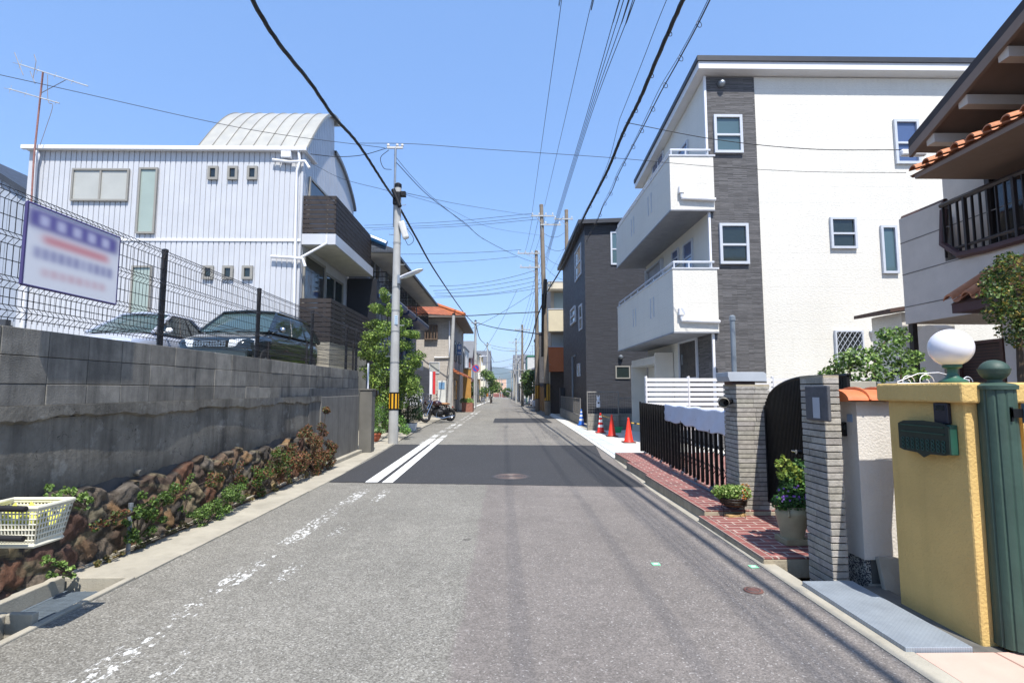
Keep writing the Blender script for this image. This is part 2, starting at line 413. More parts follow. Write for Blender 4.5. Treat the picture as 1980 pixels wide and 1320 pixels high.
# left edge: gutter slabs, rim, open gutter with grate
mb = MB(); y = 4.3
while y < 13.6:
    L = .62 if y > 4.3 else .6
    mb.box(-3.40, LE(y) - .005, y + .004, y + L - .004, gz(y) - .1, gz(y) + .012 + random.uniform(-.003, .003)); y += L
mb.build('gutter_cover', M_CONC, bevel=.006, **S)
mb = MB()
mb.box(-2.895, -2.842, -1, 4.3, -.35, -.012); mb.box(-3.56, -3.36, -1, 4.28, -.35, .0); mb.box(-3.56, -3.402, 4.28, 13, -.35, -.01)
mb.box(-3.40, -2.85, 4.305, 4.4, -.4, -.045)
mb.build('gutter_rim', M_CONC, bevel=.008, **S)
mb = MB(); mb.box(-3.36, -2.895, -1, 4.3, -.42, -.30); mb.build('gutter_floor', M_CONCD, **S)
M_GRATE = M('grate_steel', '#59636b', .6, .15, 9)
t = thing('gutter_grate', (-3.12, 3.4, -.12), 'long grey steel grating lying sunk in the open gutter below the plastic basket', 'grating')
mb = MB(); mb.box(-3.355, -3.33, 2.7, 4.28, -.16, -.11); mb.box(-2.925, -2.90, 2.7, 4.28, -.16, -.11)
for i in range(63): mb.box(-3.33, -2.925, 2.7 + i * .025, 2.716 + i * .025, -.15, -.112)
for i in range(5): mb.box(-3.29 + i * .08, -3.28 + i * .08, 2.7, 4.28, -.152, -.114)
mb.build('bars', M_GRATE, t)
mb = MB(); mb.box(-3.35, -2.9, 2.7, 4.28, -.19, -.165); mb.build('bearer', M_GRATE, t)
# concrete gutter block near frame edge
mb = MB(); c0 = onG(22, 1235); 
mb.box(-3.35, -3.0, 3.28, 3.36, -.15, .04); mb.box(-3.35, -3.08, 3.36, 3.52, -.15, .035); mb.box(-3.08, -2.91, 3.47, 3.52, -.15, .04)
mb.build('concrete_block', M_CONC, bevel=.008, label='short grey concrete channel block standing in the gutter at the road edge', cat='concrete block')
# left side beyond the retaining wall: forecourts; both sides paved
strip('left_pavement', lambda y: LE(y) - 60, lambda y: LE(y) - .002, [13.62, 16, 20, 24, 30, 36, 50, 80, 150, 240], .016, M_CONC, .1, **S)
strip('left_gutter_line', lambda y: LE(y) - .04, lambda y: LE(y), [16.6, 20, 24, 30, 36, 50, 80], .02, M('dark_gutter', '#3c3b39', .9), **S)
# right edge
strip('right_kerb', RE, lambda y: RE(y) + .14, [2.6, 3.2, 4, 5, 6, 8, 11.8], .006, M_CONC, .4, **S)
strip('right_kerb', RE, lambda y: RE(y) + .12, [11.82, 13, 16, 20, 24, 30, 36, 50], .02, M_NEWC, .1, **S)
M_SLAB = M_brick('new_gutter_slab', '#c3c9c9', '#b4bcbe', '#8d9490', .5, .5, .006, .6, .05, .002, 80, flat=True, rot=True, off=0)
strip('right_gutter_cover', lambda y: RE(y) + .12, lambda y: RE(y) + .50, [11.9, 13, 16, 20, 24], .032, M_SLAB, .1, **S)
strip('right_gutter_cover', lambda y: RE(y) + .12, lambda y: RE(y) + .42, [24.01, 30, 36, 50], .03, M_NEWC, .1, **S)
strip('apron', lambda y: RE(y) + .515, lambda y: 12.0, [11.85, 13, 16, 20.7], .026, M_NEWC, .1, **S)
strip('right_pavement', lambda y: RE(y) + .43, lambda y: RE(y) + 60, [20.72, 24, 30, 36, 50, 80, 150, 240], .016, M_CONC, .1, **S)
strip('front_garden', lambda y: 2.95 if y < 4.5 else 3.15, lambda y: 30, [1.0, 4.0, 4.7, 11.8], .05, M_DIRT, .3, **S)
strip('pink_pavement', lambda y: RE(y) + .14, lambda y: 5.0, [.5, 1.5, 3.03], .008, M_brick('pink_paving', '#c9a797', '#c2a090', '#8b7164', .6, .45, .008, .75, .06, .002, 60, flat=True), .3, **S)
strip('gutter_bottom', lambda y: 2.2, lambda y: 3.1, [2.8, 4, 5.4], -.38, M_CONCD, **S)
mb = MB(); mb.box(2.75, 2.95, 4.08, 4.57, -.36, -.04); mb.build('gutter_side', M_CONC, bevel=.01, **S)
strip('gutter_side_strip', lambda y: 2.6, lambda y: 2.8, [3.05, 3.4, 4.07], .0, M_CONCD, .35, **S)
# blue-grey steel cover plate
t = thing('gutter_cover_plate', (2.33, 3.4, 0), 'blue-grey checkered steel cover plate over the gutter below the yellow wall', 'cover plate')
g = G('plate_steel'); vo = g.n('TexBrick', {'Vector': g.comb(g.xyz(g.P)[1], g.xyz(g.P)[0], 0.0), 'Scale': 1.0, 'Brick Width': .025, 'Row Height': .014, 'Mortar Size': .003, 'Color1': '#9ba3a9', 'Color2': '#949ca3', 'Mortar': '#8b939a'})
M_PLATE = g.out(g.scalec(vo.outputs[0], g.ramp(g.noise(g.P, 6, 4), .3, .7, .9, 1.12)), .5, g.bump(vo.outputs[1], .0006, -1), metal=.3)
mb = MB(); mb.box(2.215, 2.59, 3.045, 4.07, -.03, .006); mb.build('plate', M_PLATE, t, bevel=.003)
mb = MB(); mb.box(2.23, 2.57, 3.06, 4.05, -.05, -.032); mb.build('rim', M_STEEL, t)
# brick terraces
M_PAVE = M_brick('red_paving_brick', '#874f49', '#744641', '#ab988c', .23, .105, .009, .75, .18, .003, 60, flat=True, off=.5)
M_PAVB = M_brick('red_border_brick', '#865049', '#7b4a44', '#9a877c', .075, .21, .007, .75, .18, .003, 60, flat=True, off=0)
M_SLABC = M('terrace_concrete', '#9c917c', .9, .2, 4, .006, 40, streak=.5, scol='#5b5346')
def terrace(nm_, x0, x1, y0, y1, zt, th):
    mb = MB(); mb.box(x0, x1, y0, y1, zt - th, zt - .012); mb.build(nm_ + '_base', M_SLABC, bevel=.012, **S)
    mb = MB(); mb.box(x0 + .09, x1, y0, y1, zt - .012, zt); mb.build(nm_, M_PAVE, **S)
    mb = MB(); mb.box(x0, x0 + .088, y0, y1, zt - .012, zt - .001); mb.build(nm_ + '_border', M_PAVB, **S)
terrace('brick_terrace', 2.17, 3.1, 4.57, 6.07, .02, .17)
terrace('upper_brick_terrace', 2.24, 4.6, 6.075, 8.6, .075, .5)
terrace('upper_brick_terrace', 2.31, 4.6, 8.605, 10.2, .06, .5)
terrace('upper_brick_terrace', 2.43, 4.6, 10.205, 11.83, .045, .5)
# manholes, valve lid, green survey tags
M_IRON = M('cast_iron', '#474240', .6, .2, 20, .002, 60)
c = onG(988, 921, .008)
t = thing('manhole_cover', c, 'round iron manhole cover set in the dark new asphalt patch', 'manhole cover')
mb = MB(); mb.lathe(c, [(.30, -.002), (.30, .004), (.29, .006)], 40); mb.build('lid', M_IRON, t)
mb = MB()
for r_ in (.06, .11, .16, .21, .26): mb.ring(c + Vector((0, 0, .006)), (1, 0, 0), (0, 1, 0), r_, .006, 36, 4)
mb.build('ridges', M('iron_ridge', '#5e504a', .5), t)
mb = MB(); mb.lathe(c, [(.34, -.003), (.34, .001)], 40); mb.build('frame', M('tar_ring', '#3a3a3d', .85), t)
c = onG(1457, 1141, .003)
t = thing('valve_cover', c, 'small rusty round valve lid in the road near the right kerb', 'valve cover')
mb = MB(); mb.lathe(c, [(.068, 0), (.066, .005)], 24); mb.build('lid', M('rusty_iron', '#6a4a42', .7, .2, 30), t)
mb = MB(); mb.ring(c + Vector((0, 0, .005)), (1, 0, 0), (0, 1, 0), .045, .004, 20, 4); mb.build('ring', M_IRON, t)
for px, py, lb in ((1268, 1090, 'pale green square survey tag stuck on the road, the one nearer the middle'), (1457, 1095, 'bright green square survey tag stuck on the road close to the kerb')):
    c = onG(px, py, .003); mb = MB()
    mb.box(c.x - .034, c.x + .034, c.y - .034, c.y + .034, c.z, c.z + .003)
    mb.box(c.x - .02, c.x + .015, c.y - .012, c.y - .004, c.z + .003, c.z + .0045, mi=1); mb.box(c.x - .015, c.x + .02, c.y + .006, c.y + .014, c.z + .003, c.z + .0045, mi=1)
    mb.build('survey_tag', [M('tag_green', '#86c9a0' if px < 1300 else '#5fc07f', .6), M('tag_white', '#d8e8da', .6)], label=lb, cat='tag', group='green survey tags')
# distant hills
mb = MB(); rows = []
for k, (yy, hh) in enumerate(((1500, 0), (1750, 45), (2100, 70), (2500, 40))):
    rows.append([(x, yy, hh * (1 + .25 * math.sin(x * .006 + k) + .12 * math.sin(x * .023 + 1.3 * k)) - 3) for x in range(-1200, 1201, 60)])
mb.grid(rows); mb.build('hills', M('hill_hazed', '#4f5f5c', .95, .3, .02), smooth=True, **S)  # hill colour shifted to blue-grey, part of the distance haze painted in

# ================================================================ LEFT RETAINING WALL
g = G('wall_blocks'); p = g.xyz(g.P)
base = g.mix(1.0, g.mix(0, '#827f77', '#827f77'), g.n('VertexColor', layer_name='Col').outputs[0], 'MULTIPLY')
base = g.scalec(base, g.ramp(g.noise(g.P, 6, 7, .65), .3, .7, .72, 1.25))
st = g.noise(g.vmul(g.P, (5, 5, .6)), 1, 6, .7)
base = g.mix(g.ramp(st, .45, .72, 0, .7), base, '#3c3c3b')
M_BLK = g.out(base, .9, g.bump(g.noise(g.P, 80, 5), .004, 1), spec=.3)
g = G('wall_render')
base = g.scalec(g.mix(0, '#7b776e', '#7b776e'), g.ramp(g.noise(g.P, 2.2, 8, .65), .3, .7, .6, 1.35))
st = g.noise(g.vmul(g.P, (4, 4, .45)), 1, 7, .7)
base = g.mix(g.ramp(st, .46, .72, 0, .75), base, '#383735')
base = g.mix(g.ramp(g.noise(g.P, 4.5, 6, .7), .56, .66, 0, .4), base, '#a3a29b')
ck = g.n('TexVoronoi', {'Vector': g.n('VectorMath', {0: g.P, 1: g.noise(g.P, 4, 4, col=True)}, operation='ADD').outputs[0], 'Scale': 1.1}, feature='DISTANCE_TO_EDGE').outputs['Distance']
base = g.mix(g.ramp(ck, 0, .006, .7, 0), base, '#232321')
M_REND = g.out(base, .92, g.bump(g.noise(g.P, 25, 8, .7), .012, 1), spec=.25)
g = G('rubble_stone')
a = g.n('VertexColor', layer_name='Col').outputs[0]
M_STONE = g.out(g.scalec(a, g.ramp(g.noise(g.P, 14, 6, .7), .3, .7, .5, 1.45)), .85, g.bump(g.noise(g.P, 30, 6, .7), .012, 1), spec=.3)
W = thing('retaining_wall', (-3.5, 6, -.3), 'old grey retaining wall of concrete blocks and stained render over rubble stones along the left kerb', 'wall')
mb = MB(); bl = .4; k = 0
for r_, (zb, zt) in enumerate(((1.672, 1.873), (1.464, 1.667), (1.30, 1.459))):
    y = -.2
    while y < 13.0:
        y1 = min(y + bl - .006, 13.05); v = random.uniform(.72, 1.15)
        mb.box(-3.62, -3.45 + random.uniform(-.003, .003), y, y1, zb, zt, (v, v, v * 1.01)); y += bl
mb.build('block_course', M_BLK, W, bevel=.004)
mb = MB(); mb.box(-3.61, -3.465, -.2, 13.05, -.3, 1.845); mb.build('mortar', M('mortar', '#4a4b4c', .95, .2, 8, .003), W)
def ragged(y0, y1, zf, x, zt, nm_):
    mb = MB(); n_ = int((y1 - y0) / .05); rows = []
    rn = random.Random(3)
    for i in range(n_ + 1):
        y = y0 + (y1 - y0) * i / n_; zz = zf(y) + rn.uniform(-.012, .012) + .02 * math.sin(y * 3.1) + .012 * math.sin(y * 9)
        rows.append([(x + .012 * math.sin(y * 2.2 + z * 7) * .5 + (-.03 if j == 0 else 0), y, z) for j, z in enumerate(np.linspace(zz, zt, 7))])
    mb.grid(rows); mb.grid([[(x - .1, r_[0][1], r_[0][2]), r_[0]] for r_ in rows]); mb.grid([[r_[-1], (x - .1, r_[-1][1], r_[-1][2])] for r_ in rows])
    return mb.build(nm_, M_REND, W, smooth=True)
ragged(-.2, 10.4, lambda y: 1.18, -3.415, 1.30, 'render_band')
ragged(-.2, 9.9, lambda y: .55, -3.45, 1.2, 'render')
mb = MB(); mb.box(-3.6, -3.44, 9.8, 13.05, -.3, 1.44); mb.box(-3.5, -3.41, 10.35, 13.04, -.2, 1.28)
mb.build('smooth_panel', M('panel_concrete', '#6c6a65', .88, .15, 3, .003, 50, streak=.85, scol='#3c3b39'), W, bevel=.01)
# rubble stones bedded in mortar: one displaced face, each cell a stone
rn_ = np.random.RandomState(5); ny, nz = 620, 54
Yg = np.linspace(-.2, 10.3, ny); ztop = .60 + .05 * np.sin(Yg * 2.1) + .035 * np.sin(Yg * 7.3) + .02 * np.sin(Yg * 15)
tt = np.linspace(0, 1, nz); YY, TT = np.meshgrid(Yg, tt, indexing='ij'); ZZ = -.32 + TT * (ztop[:, None] + .32)
sy, sz = [], []
r_ = 0; z_ = -.25
while z_ < .75:
    y_ = -.3 + (r_ % 2) * .12
    while y_ < 10.4:
        sy.append(y_ + rn_.uniform(-.09, .09)); sz.append(z_ + rn_.uniform(-.06, .06)); y_ += rn_.uniform(.16, .40)
    z_ += .19; r_ += 1
sy, sz = np.array(sy), np.array(sz); ns = len(sy)
wy_ = YY + .025 * np.sin(ZZ * 23 + YY * 5) + .015 * np.sin(ZZ * 51); wz_ = ZZ + .02 * np.sin(YY * 19 + 1) + .01 * np.sin(YY * 47)
D = np.sqrt(((wy_[..., None] - sy) / 1.15) ** 2 + (wz_[..., None] - sz) ** 2); o_ = np.argsort(D, axis=-1)[..., :2]
F1 = np.take_along_axis(D, o_[..., :1], -1)[..., 0]; F2 = np.take_along_axis(D, o_[..., 1:2], -1)[..., 0]; idx = o_[..., 0]
gap = np.clip((F2 - F1 - .012) / .05, 0, 1); dome = gap ** .6
tilt = rn_.uniform(-.28, .28, ns)[idx] * (YY - sy[idx]) + rn_.uniform(-.3, .3, ns)[idx] * (ZZ - sz[idx]); hgt = rn_.uniform(.012, .045, ns)[idx]
fac = .010 * np.sin(YY * 37 + rn_.uniform(0, 6, ns)[idx]) * np.sin(ZZ * 41 + rn_.uniform(0, 6, ns)[idx]) + rn_.normal(0, .0016, YY.shape)
XX = -3.415 + .07 * (1 - np.clip(ZZ / .65, 0, 1)) + dome * (hgt + tilt * .6 + fac)
XX[:, -1] -= .08
cs = [hx(c) for c in ['#6e5a48', '#7a624c', '#5c4c40', '#766a5c', '#5d463c', '#85775f', '#4c463f', '#6a6258', '#6c4c3a', '#93805f', '#86694a', '#3f3a36']]
scol = np.array(cs)[rn_.randint(0, len(cs), ns)]; CC = scol[idx] * .82 * dome[..., None] + np.array(hx('#453e36')) * (1 - dome[..., None])
lich = (np.sin(YY * 9 + 3 * np.sin(ZZ * 13)) * np.sin(ZZ * 17 + YY * 3) > .55)[..., None]; CC = np.where(lich, CC * .7 + np.array(hx('#8d8466')) * .3, CC)
mb = MB(); mb.v = [tuple(q) for q in np.stack([XX, YY, ZZ], -1).reshape(-1, 3)]
for a_ in range(ny - 1):
    for b_ in range(nz - 1):
        mb.f.append((a_ * nz + b_, (a_ + 1) * nz + b_, (a_ + 1) * nz + b_ + 1, a_ * nz + b_ + 1)); mb.mi.append(0); mb.c.append(tuple(CC[a_, b_]))
mb.hc = True; mb.build('rubble_stone', M_STONE, W, smooth=2)
mb = MB(); mb.tube([(-3.5, 5.28, .63), (-3.40, 5.28, .62)], .03, 10); mb.build('drain_pipe', M_CONCD, W)
W.location.x -= .1
# end pier
t = thing('concrete_pier', (-3.35, 13.3, 0), 'weathered square concrete pier at the far end of the retaining wall', 'pier')
mb = MB(); mb.box(-3.52, -3.22, 13.1, 13.42, -.2, 1.40); mb.build('shaft', M_CONCD, t, bevel=.01)
mb = MB(); mb.box(-3.54, -3.20, 13.08, 13.44, 1.40, 1.44); mb.build('cap', M_CONCD, t, bevel=.008)
# parking lot behind
mb = MB(); mb.box(-24, -3.615, -3, 13.3, 1.5, 1.72); mb.box(-24, -5.95, 13.3, 17.3, 1.5, 1.72); mb.build('parking_lot', M_ROAD, **S)
mb = MB(); mb.box(-5.98, -5.9, 13.3, 17.3, -.2, 1.72); mb.box(-5.9, -3.62, 13.25, 13.33, -.2, 1.75); mb.build('lot_retaining_wall', M_CONCD, label='plain concrete wall holding the raised parking lot beside the pier', cat='wall')
# ---- mesh fence
F_ = thing('mesh_fence', (-3.53, 7.5, 1.85), 'dark brown welded mesh fence standing on the grey block wall', 'fence')
M_FEN = M('brown_fence_paint', '#1a1615', .5, .1, 8)
_pa, _pb = onX(315, 560, -3.62).y, onX(499, 620, -3.62).y; _st = _pb - _pa; px_ys = [_pa - 3 * _st, _pa - 2 * _st, _pa - _st, _pa, _pb, _pb + _st, _pb + 2 * _st, 13.05]
folds = (2.82, 2.5, 2.18, 1.97)
for y in px_ys:
    mb = MB(); mb.tube([(-3.53, y, 1.75), (-3.53, y, 2.88)], .03, 10); mb.lathe((-3.53, y, 2.88), [(.034, -.01), (.034, .01), (.02, .018)], 10); mb.build('post', M_FEN, F_)
for a, b in zip(px_ys[:-1], px_ys[1:]):
    if b < 1.0: continue
    mb = MB(); z_pts = []
    for f in folds: z_pts += [(0, f + .045), (.04, f), (0, f - .045)]
    z_pts = [(0, 2.87)] + z_pts + [(0, 1.90)]
    y = a + .04
    while y < b - .03:
        mb.tube([(-3.5 + d, y, z) for d, z in z_pts], .0029, 3, caps=False); y += .05
    for d, z in z_pts[1:-1] + [(0, 2.66), (0, 2.34), (0, 2.07)]:
        mb.tube([(-3.5 + d, a, z), (-3.5 + d, b, z)], .0034, 4, caps=False)
    mb.build('mesh_panel', M_FEN, F_)
F_.location.x -= .09; F_.location.z += .015
# return of the fence beyond
t = thing('wire_fence', (-4.8, 13.2, 1.7), 'low dark rail fence running back from the pier beside the dark wagon', 'fence')
for x in (-5.85, -4.9, -3.75):
    mb = MB(); mb.tube([(x, 13.25, 1.6), (x, 13.25, 2.6)], .025, 8); mb.build('post', M_FEN, t)
mb = MB()
for z in np.arange(1.8, 2.6, .12): mb.tube([(-5.85, 13.25, z), (-3.7, 13.25, z)], .005, 4)
mb.build('rail', M_FEN, t)
# ---- the blurred sign board on the fence
X_ = -3.46
q = [onX(58, 396, X_), onX(236, 456, X_), onX(226, 588, X_), onX(54, 550, X_)]
ya, yb = q[0].y, (q[1].y + q[2].y) / 2; zt_, zb_ = (q[0].z + q[1].z) / 2, (q[2].z + q[3].z) / 2
t = thing('sign_board', (X_ - .03, ya, zb_), 'white advertising board with violet band and blurred red and blue lines on the fence', 'sign')
mb = MB(); mb.box(X_ - .03, X_ - .012, ya, yb, zb_, zt_); mb.build('board', M('board_white', '#d9d9e2', .5, .03), t)
nu, nv = 150, 90; img = np.ones((nv, nu, 3)) * np.array(hx('#ececee')); yy, xx = np.mgrid[0:nv, 0:nu] / np.array([nv, nu]).reshape(2, 1, 1)
def soft(x0, x1, y0, y1, w_=.045): 
    sg = lambda t_: 1 / (1 + np.exp(-t_ / w_ * 2))
    return sg(xx - x0) * sg(x1 - xx) * sg(yy - y0) * sg(y1 - yy)
def lay(mask, col): 
    global img
    img = img * (1 - mask[..., None]) + np.array(hx(col)) * mask[..., None]
lay(soft(.0, .97, .03, .27), '#4a3f93')
for i in range(5): lay(soft(.11 + i * .165, .20 + i * .165, .09, .22, .03) * .9, '#d9d8ec')
lay(soft(.15, .86, .33, .43) * .85, '#d65a5f')
rn = random.Random(5)
for i in range(11): lay(soft(.08 + i * .078, .135 + i * .078, .50, .64, .035) * rn.uniform(.6, .95), '#5b5a9c')
for i in range(8): lay(soft(.16 + i * .088, .225 + i * .088, .75, .85, .035) * rn.uniform(.5, .8), '#c97f86')
mb = MB()
for j in range(nv):
    for i in range(nu):
        y0, y1 = ya + (yb - ya) * i / nu, ya + (yb - ya) * (i + 1) / nu; z0, z1 = zt_ + (zb_ - zt_) * j / nv, zt_ + (zb_ - zt_) * (j + 1) / nv
        mb.add([(X_ - .011, y0, z0), (X_ - .011, y0, z1), (X_ - .011, y1, z1), (X_ - .011, y1, z0)], [(0, 1, 2, 3)]); mb.c[-1] = tuple(img[j, i]); mb.hc = True
mb.build('printed_face', M('sign_print', '#ffffff', .5, .02, attr=True), t)
mb = MB()
for a, b in (((ya, zt_), (yb, zt_)), ((yb, zt_), (yb, zb_)), ((yb, zb_), (ya, zb_)), ((ya, zb_), (ya, zt_))):
    mb.tube([(X_ - .02, a[0], a[1]), (X_ - .02, b[0], b[1])], .012, 6)
mb.build('frame', M('violet_frame', '#3c3568', .5), t)
# ================================================================ LEFT BUILDINGS
def frame_col(n, h, r=.45): return M(n, h, r, .05, 5)
FR_GREY = frame_col('window_grey', '#8d8a82'); FR_WHITE = frame_col('window_silver', '#b9bec6'); FR_DARK = frame_col('window_dark', '#2a2624'); FR_BRZ = frame_col('window_bronze', '#6a5a4c')
def glass(n, c, r=.06, s=.6): return M(n, c, r, .06, 1.5, spec=s)
GL_BLIND = glass('blind_glass', '#96a39b', .12); GL_DARK = glass('dark_glass', '#1d2426', .04, .8); GL_TEAL = glass('teal_glass', '#4c6268', .06, .8); GL_MILK = glass('frosted_glass', '#a9aaa4', .35)
GL_GREEN = glass('green_glass', '#232c29', .05, .8); GL_BLUE = glass('blue_glass', '#47587c', .06, .8); GL_CURT = glass('curtain_glass', '#8a9694', .12)
M_METALW = M('white_corrugated_metal', '#babcc0', .38, .05, 1.2, metal=0, spec=.5, streak=.12, scol='#8d8f94')
def corrugated(mb, o, wd, w, h0, hfun, pitch=.175, depth=-.03, ridge=.028):
    """vertical ribs; hfun(a) gives top height at distance a"""
    u, n = Vector(wd[0]), Vector(wd[1]); o = Vector(o); pr = []; a = 0
    while a < w:
        for da, dd in ((0, 0), (pitch - ridge - .002, 0), (pitch - ridge, depth), (pitch - .002, depth)):
            if a + da <= w: pr.append((a + da, dd))
        a += pitch
    pr.append((w, 0))
    mb.grid([[o + u * a_ + n * d_ + Vector((0, 0, h0)) for a_, d_ in pr], [o + u * a_ + n * d_ + Vector((0, 0, hfun(a_))) for a_, d_ in pr]])
YF = 17.5
pL = onY(58, 290, YF); pR = onY(588, 290, YF); XL, XR = pL.x, pR.x; ZT = (pL.z + pR.z) / 2 - .05
H1 = thing('corrugated_house', ((XL + XR) / 2, YF, 1.7), 'white corrugated metal house with a curved pale metal roof behind the parked cars', 'house')
ZB = onY(300, 640, YF).z - 1.1
mb = MB(); corrugated(mb, (XL, YF, 0), NY, XR - XL, ZB, lambda a: ZT)
# road-side wall, arc-topped
ya_, yb_, yc_ = YF, onX(648, 232, XR).y, onX(684, 402, XR).y
zv, zd, zc = onX(648, 232, XR).z, onX(645, 292, XR).z, onX(684, 404, XR).z
def arc1(a):
    t = min(1, a / (yb_ - ya_)); return ZT + .1 + (zv - ZT - .1) * math.sin(t * math.pi / 2)
def topside(a):
    if a <= yb_ - ya_: return arc1(a) - .08
    t = (a - (yb_ - ya_)) / (yc_ - yb_); return zc + (zd - zc) * math.cos(min(1, t) * math.pi / 2) ** .8
corrugated(mb, (XR, YF, 0), NXp, yc_ - YF, 0, topside, .175)
mb.build('wall', M_METALW, H1)
mb = MB(); mb.box(XL + .02, XR - .035, YF + .035, yc_, -.2, ZT - .05); mb.box(XL + .02, XR - .035, yb_, yc_ - .03, ZT - .06, zc)
mb.box(XL + .3, XR - .02, yc_ - .02, yc_, 0, zc); mb.build('back_wall', M_CONCD, H1)
M_VAULT = M('vault_roof_metal', '#aaa89f', .45, .08, 1.5, metal=.3)
xv0, xv1 = onY(385, 282, YF).x, XR + .05
mb = MB(); N_ = 16; prof = [(YF - .1 + (yb_ - YF + .15) * i / N_, ZT + .1 + (zv - ZT - .05) * math.sin(i / N_ * math.pi / 2)) for i in range(N_ + 1)]
xl_top = onY(455, 232, yb_).x
mb.grid([[(xv0, y_, z_), (xv1 + .1, y_, z_)] for i, (y_, z_) in enumerate(prof)])
mb.grid([[(xv1 + .1, y_, z_), (xv1 + .1, y_, z_ - .1)] for y_, z_ in prof]); mb.grid([[(xv1 + .1, y_, z_ - .1), (xv1 - .15, y_, z_ - .1)] for y_, z_ in prof])
mb.add([(xv0, y_, z_) for y_, z_ in prof] + [(xv0, yb_, ZT)], [tuple(range(N_ + 2))])
mb.box(xv0, xv1 + .12, yb_ + .03, yb_ + .13, zv - .22, zv + .06)
rf = mb.build('vault_roof', M_VAULT, H1, smooth=True)
mb = MB()
for k in range(9):
    x = xv0 + (xv1 + .08 - xv0) * k / 8; mb.tube([(x, y_, z_ + .01) for y_, z_ in prof], .018, 4)
mb.build('roof_rib', M('roof_rib_metal', '#77746c', .5), rf)
mb = MB(); pr2 = [(yb_ + (yc_ - yb_ + .1) * i / 12, zc + .02 + (zd - zc) * math.cos(i / 12 * math.pi / 2) ** .8 + .03) for i in range(13)]
mb.grid([[(xv0, y_, z_), (XR + .1, y_, z_)] for y_, z_ in pr2]); mb.grid([[(XR + .1, y_, z_), (XR + .1, y_, z_ - .14)] for y_, z_ in pr2]); mb.grid([[(XR + .1, y_, z_ - .14), (XR - .1, y_, z_ - .14)] for y_, z_ in pr2])
mb.build('rear_roof', M('grey_roof_trim', '#6f7276', .5), H1, smooth=True)
mb = MB(); mb.box(XL - .1, XR + .12, YF - .16, YF + 1.0, ZT, ZT + .03)
mb.box(XL - .15, XR + .14, YF - .2, YF - .08, ZT - .02, ZT + .12); mb.build('gutter', M_WHITE, H1, bevel=.02)
mb = MB(); mb.box(XL + .02, XR, YF - .028, YF, onY(300, 466, YF).z, onY(300, 461, YF).z); mb.build('seam_flashing', M_WHITE, H1)
wk = dict(ft=.06, d=.06, sill=False)
wy(H1, 137, 327, 252, 389, YF - .02, FR_GREY, GL_MILK, style='slide', **wk)
for b in ((263, 325, 307, 452), (250, 514, 296, 612)): wy(H1, *b, YF - .02, FR_GREY, GL_BLIND, style='single', **wk)
for x0 in (402, 440, 478): wy(H1, x0, 322, x0 + 21, 348, YF - .02, FR_GREY, GL_DARK, style='single', ft=.08, d=.06)
for x0 in (392, 430, 468): wy(H1, x0, 514, x0 + 22, 540, YF - .02, FR_GREY, GL_GREEN, style='single', ft=.08, d=.06)
def pt(px, py, dy=.12): return onY(px, py, YF - dy)
for pts, r_ in (([(577, 290), (580, 312), (574, 330), (568, 630)], .042), ([(527, 309), (560, 313), (590, 312), (598, 325)], .05), ([(524, 496), (560, 498), (585, 500), (590, 515)], .05), ([(582, 498), (632, 470), (632, 455)], .045), ([(71, 292), (74, 300), (68, 320), (42, 640)], .06)):
    mb = MB(); mb.tube([pt(*q_) for q_ in pts], r_, 8); mb.build('drainpipe', M_WHITE, H1, smooth=True)
a_ = pt(555, 300); mb = MB(); mb.box(a_.x - .18, a_.x + .15, YF - .2, YF - .03, a_.z - .1, a_.z + .12); mb.build('junction_box', M_WHITE, H1, bevel=.015)
# balconies
M_SLAT = M('dark_brown_slat', '#2b2422', .75, .3, 5, .002, 50)
def slats(par, x0, x1, y0, y1, z0, z1, n_, nm_='slat_panel'):
    mb = MB(); st_ = (z1 - z0) / n_
    for i in range(n_):
        a, b = z0 + i * st_ + .012, z0 + (i + 1) * st_ - .012
        mb.box(x0, x1, y0, y0 + .03, a, b); mb.box(x1 - .03, x1, y0 + .031, y1, a, b)
    y = y0 + .05
    while y < y1: mb.box(x1 - .07, x1 - .031, y, y + .05, z0, z1); y += .9
    mb.box(x0 + .0, x0 + .05, y0 + .031, y0 + .07, z0, z1)
    return mb.build(nm_, M_SLAT, par)
XB = onY(650, 400, YF + .1).x
zu1, zu0 = onY(620, 378, YF + .1).z, onY(620, 449, YF + .1).z
ye = onX(718, 480, XB).y
mb = MB(); mb.box(XR + .0, XB + .02, YF + .08, ye + .3, zu0 - .42, zu0 - .06)
bal = mb.build('balcony', M_METALW, H1)
mb = MB(); mb.box(XR + .03, XB - .02, YF + .1, ye + .2, zu0 - .44, zu0 - .425); mb.build('soffit', M('soffit_grey', '#b5b4ae', .8), bal)
slats(bal, XR, XB, YF + .1, ye, zu0 - .03, zu1, 8)
zl1, zl0 = onY(610, 576, YF + .1).z, onY(610, 660, YF + .1).z; XB2 = onY(634, 600, YF + .1).x + .1
mb = MB(); mb.box(XR + .0, XB2 - .02, YF + .12, ye, -.2, zl0 - .01); lb = mb.build('terrace_base', M_CONC, H1)
slats(lb, XR - .05, XB2, YF + .1, ye, zl0, zl1, 9)
def wxp(par, px0, py0, px1, py1, X, fm, pm, **k):   # window on a wall facing +X given near/far pixels
    a, b = onX(px0, py0, X), onX(px1, py0, X); z0 = onX(px0, py1, X).z
    return window(par, (X, a.y, z0), NXp, b.y - a.y, a.z - z0, fm, pm, **k)
z_a = zu0 + .1
window(H1, (XR + .02, YF + .5, z_a), NXp, 3.8, 2.0, FR_GREY, GL_DARK, style='slide', ft=.08)
window(H1, (XR + .02, YF + .25, zl0 + .1), NXp, 2.1, zu0 - zl0 - .75, FR_GREY, GL_DARK, style='single', ft=.09)
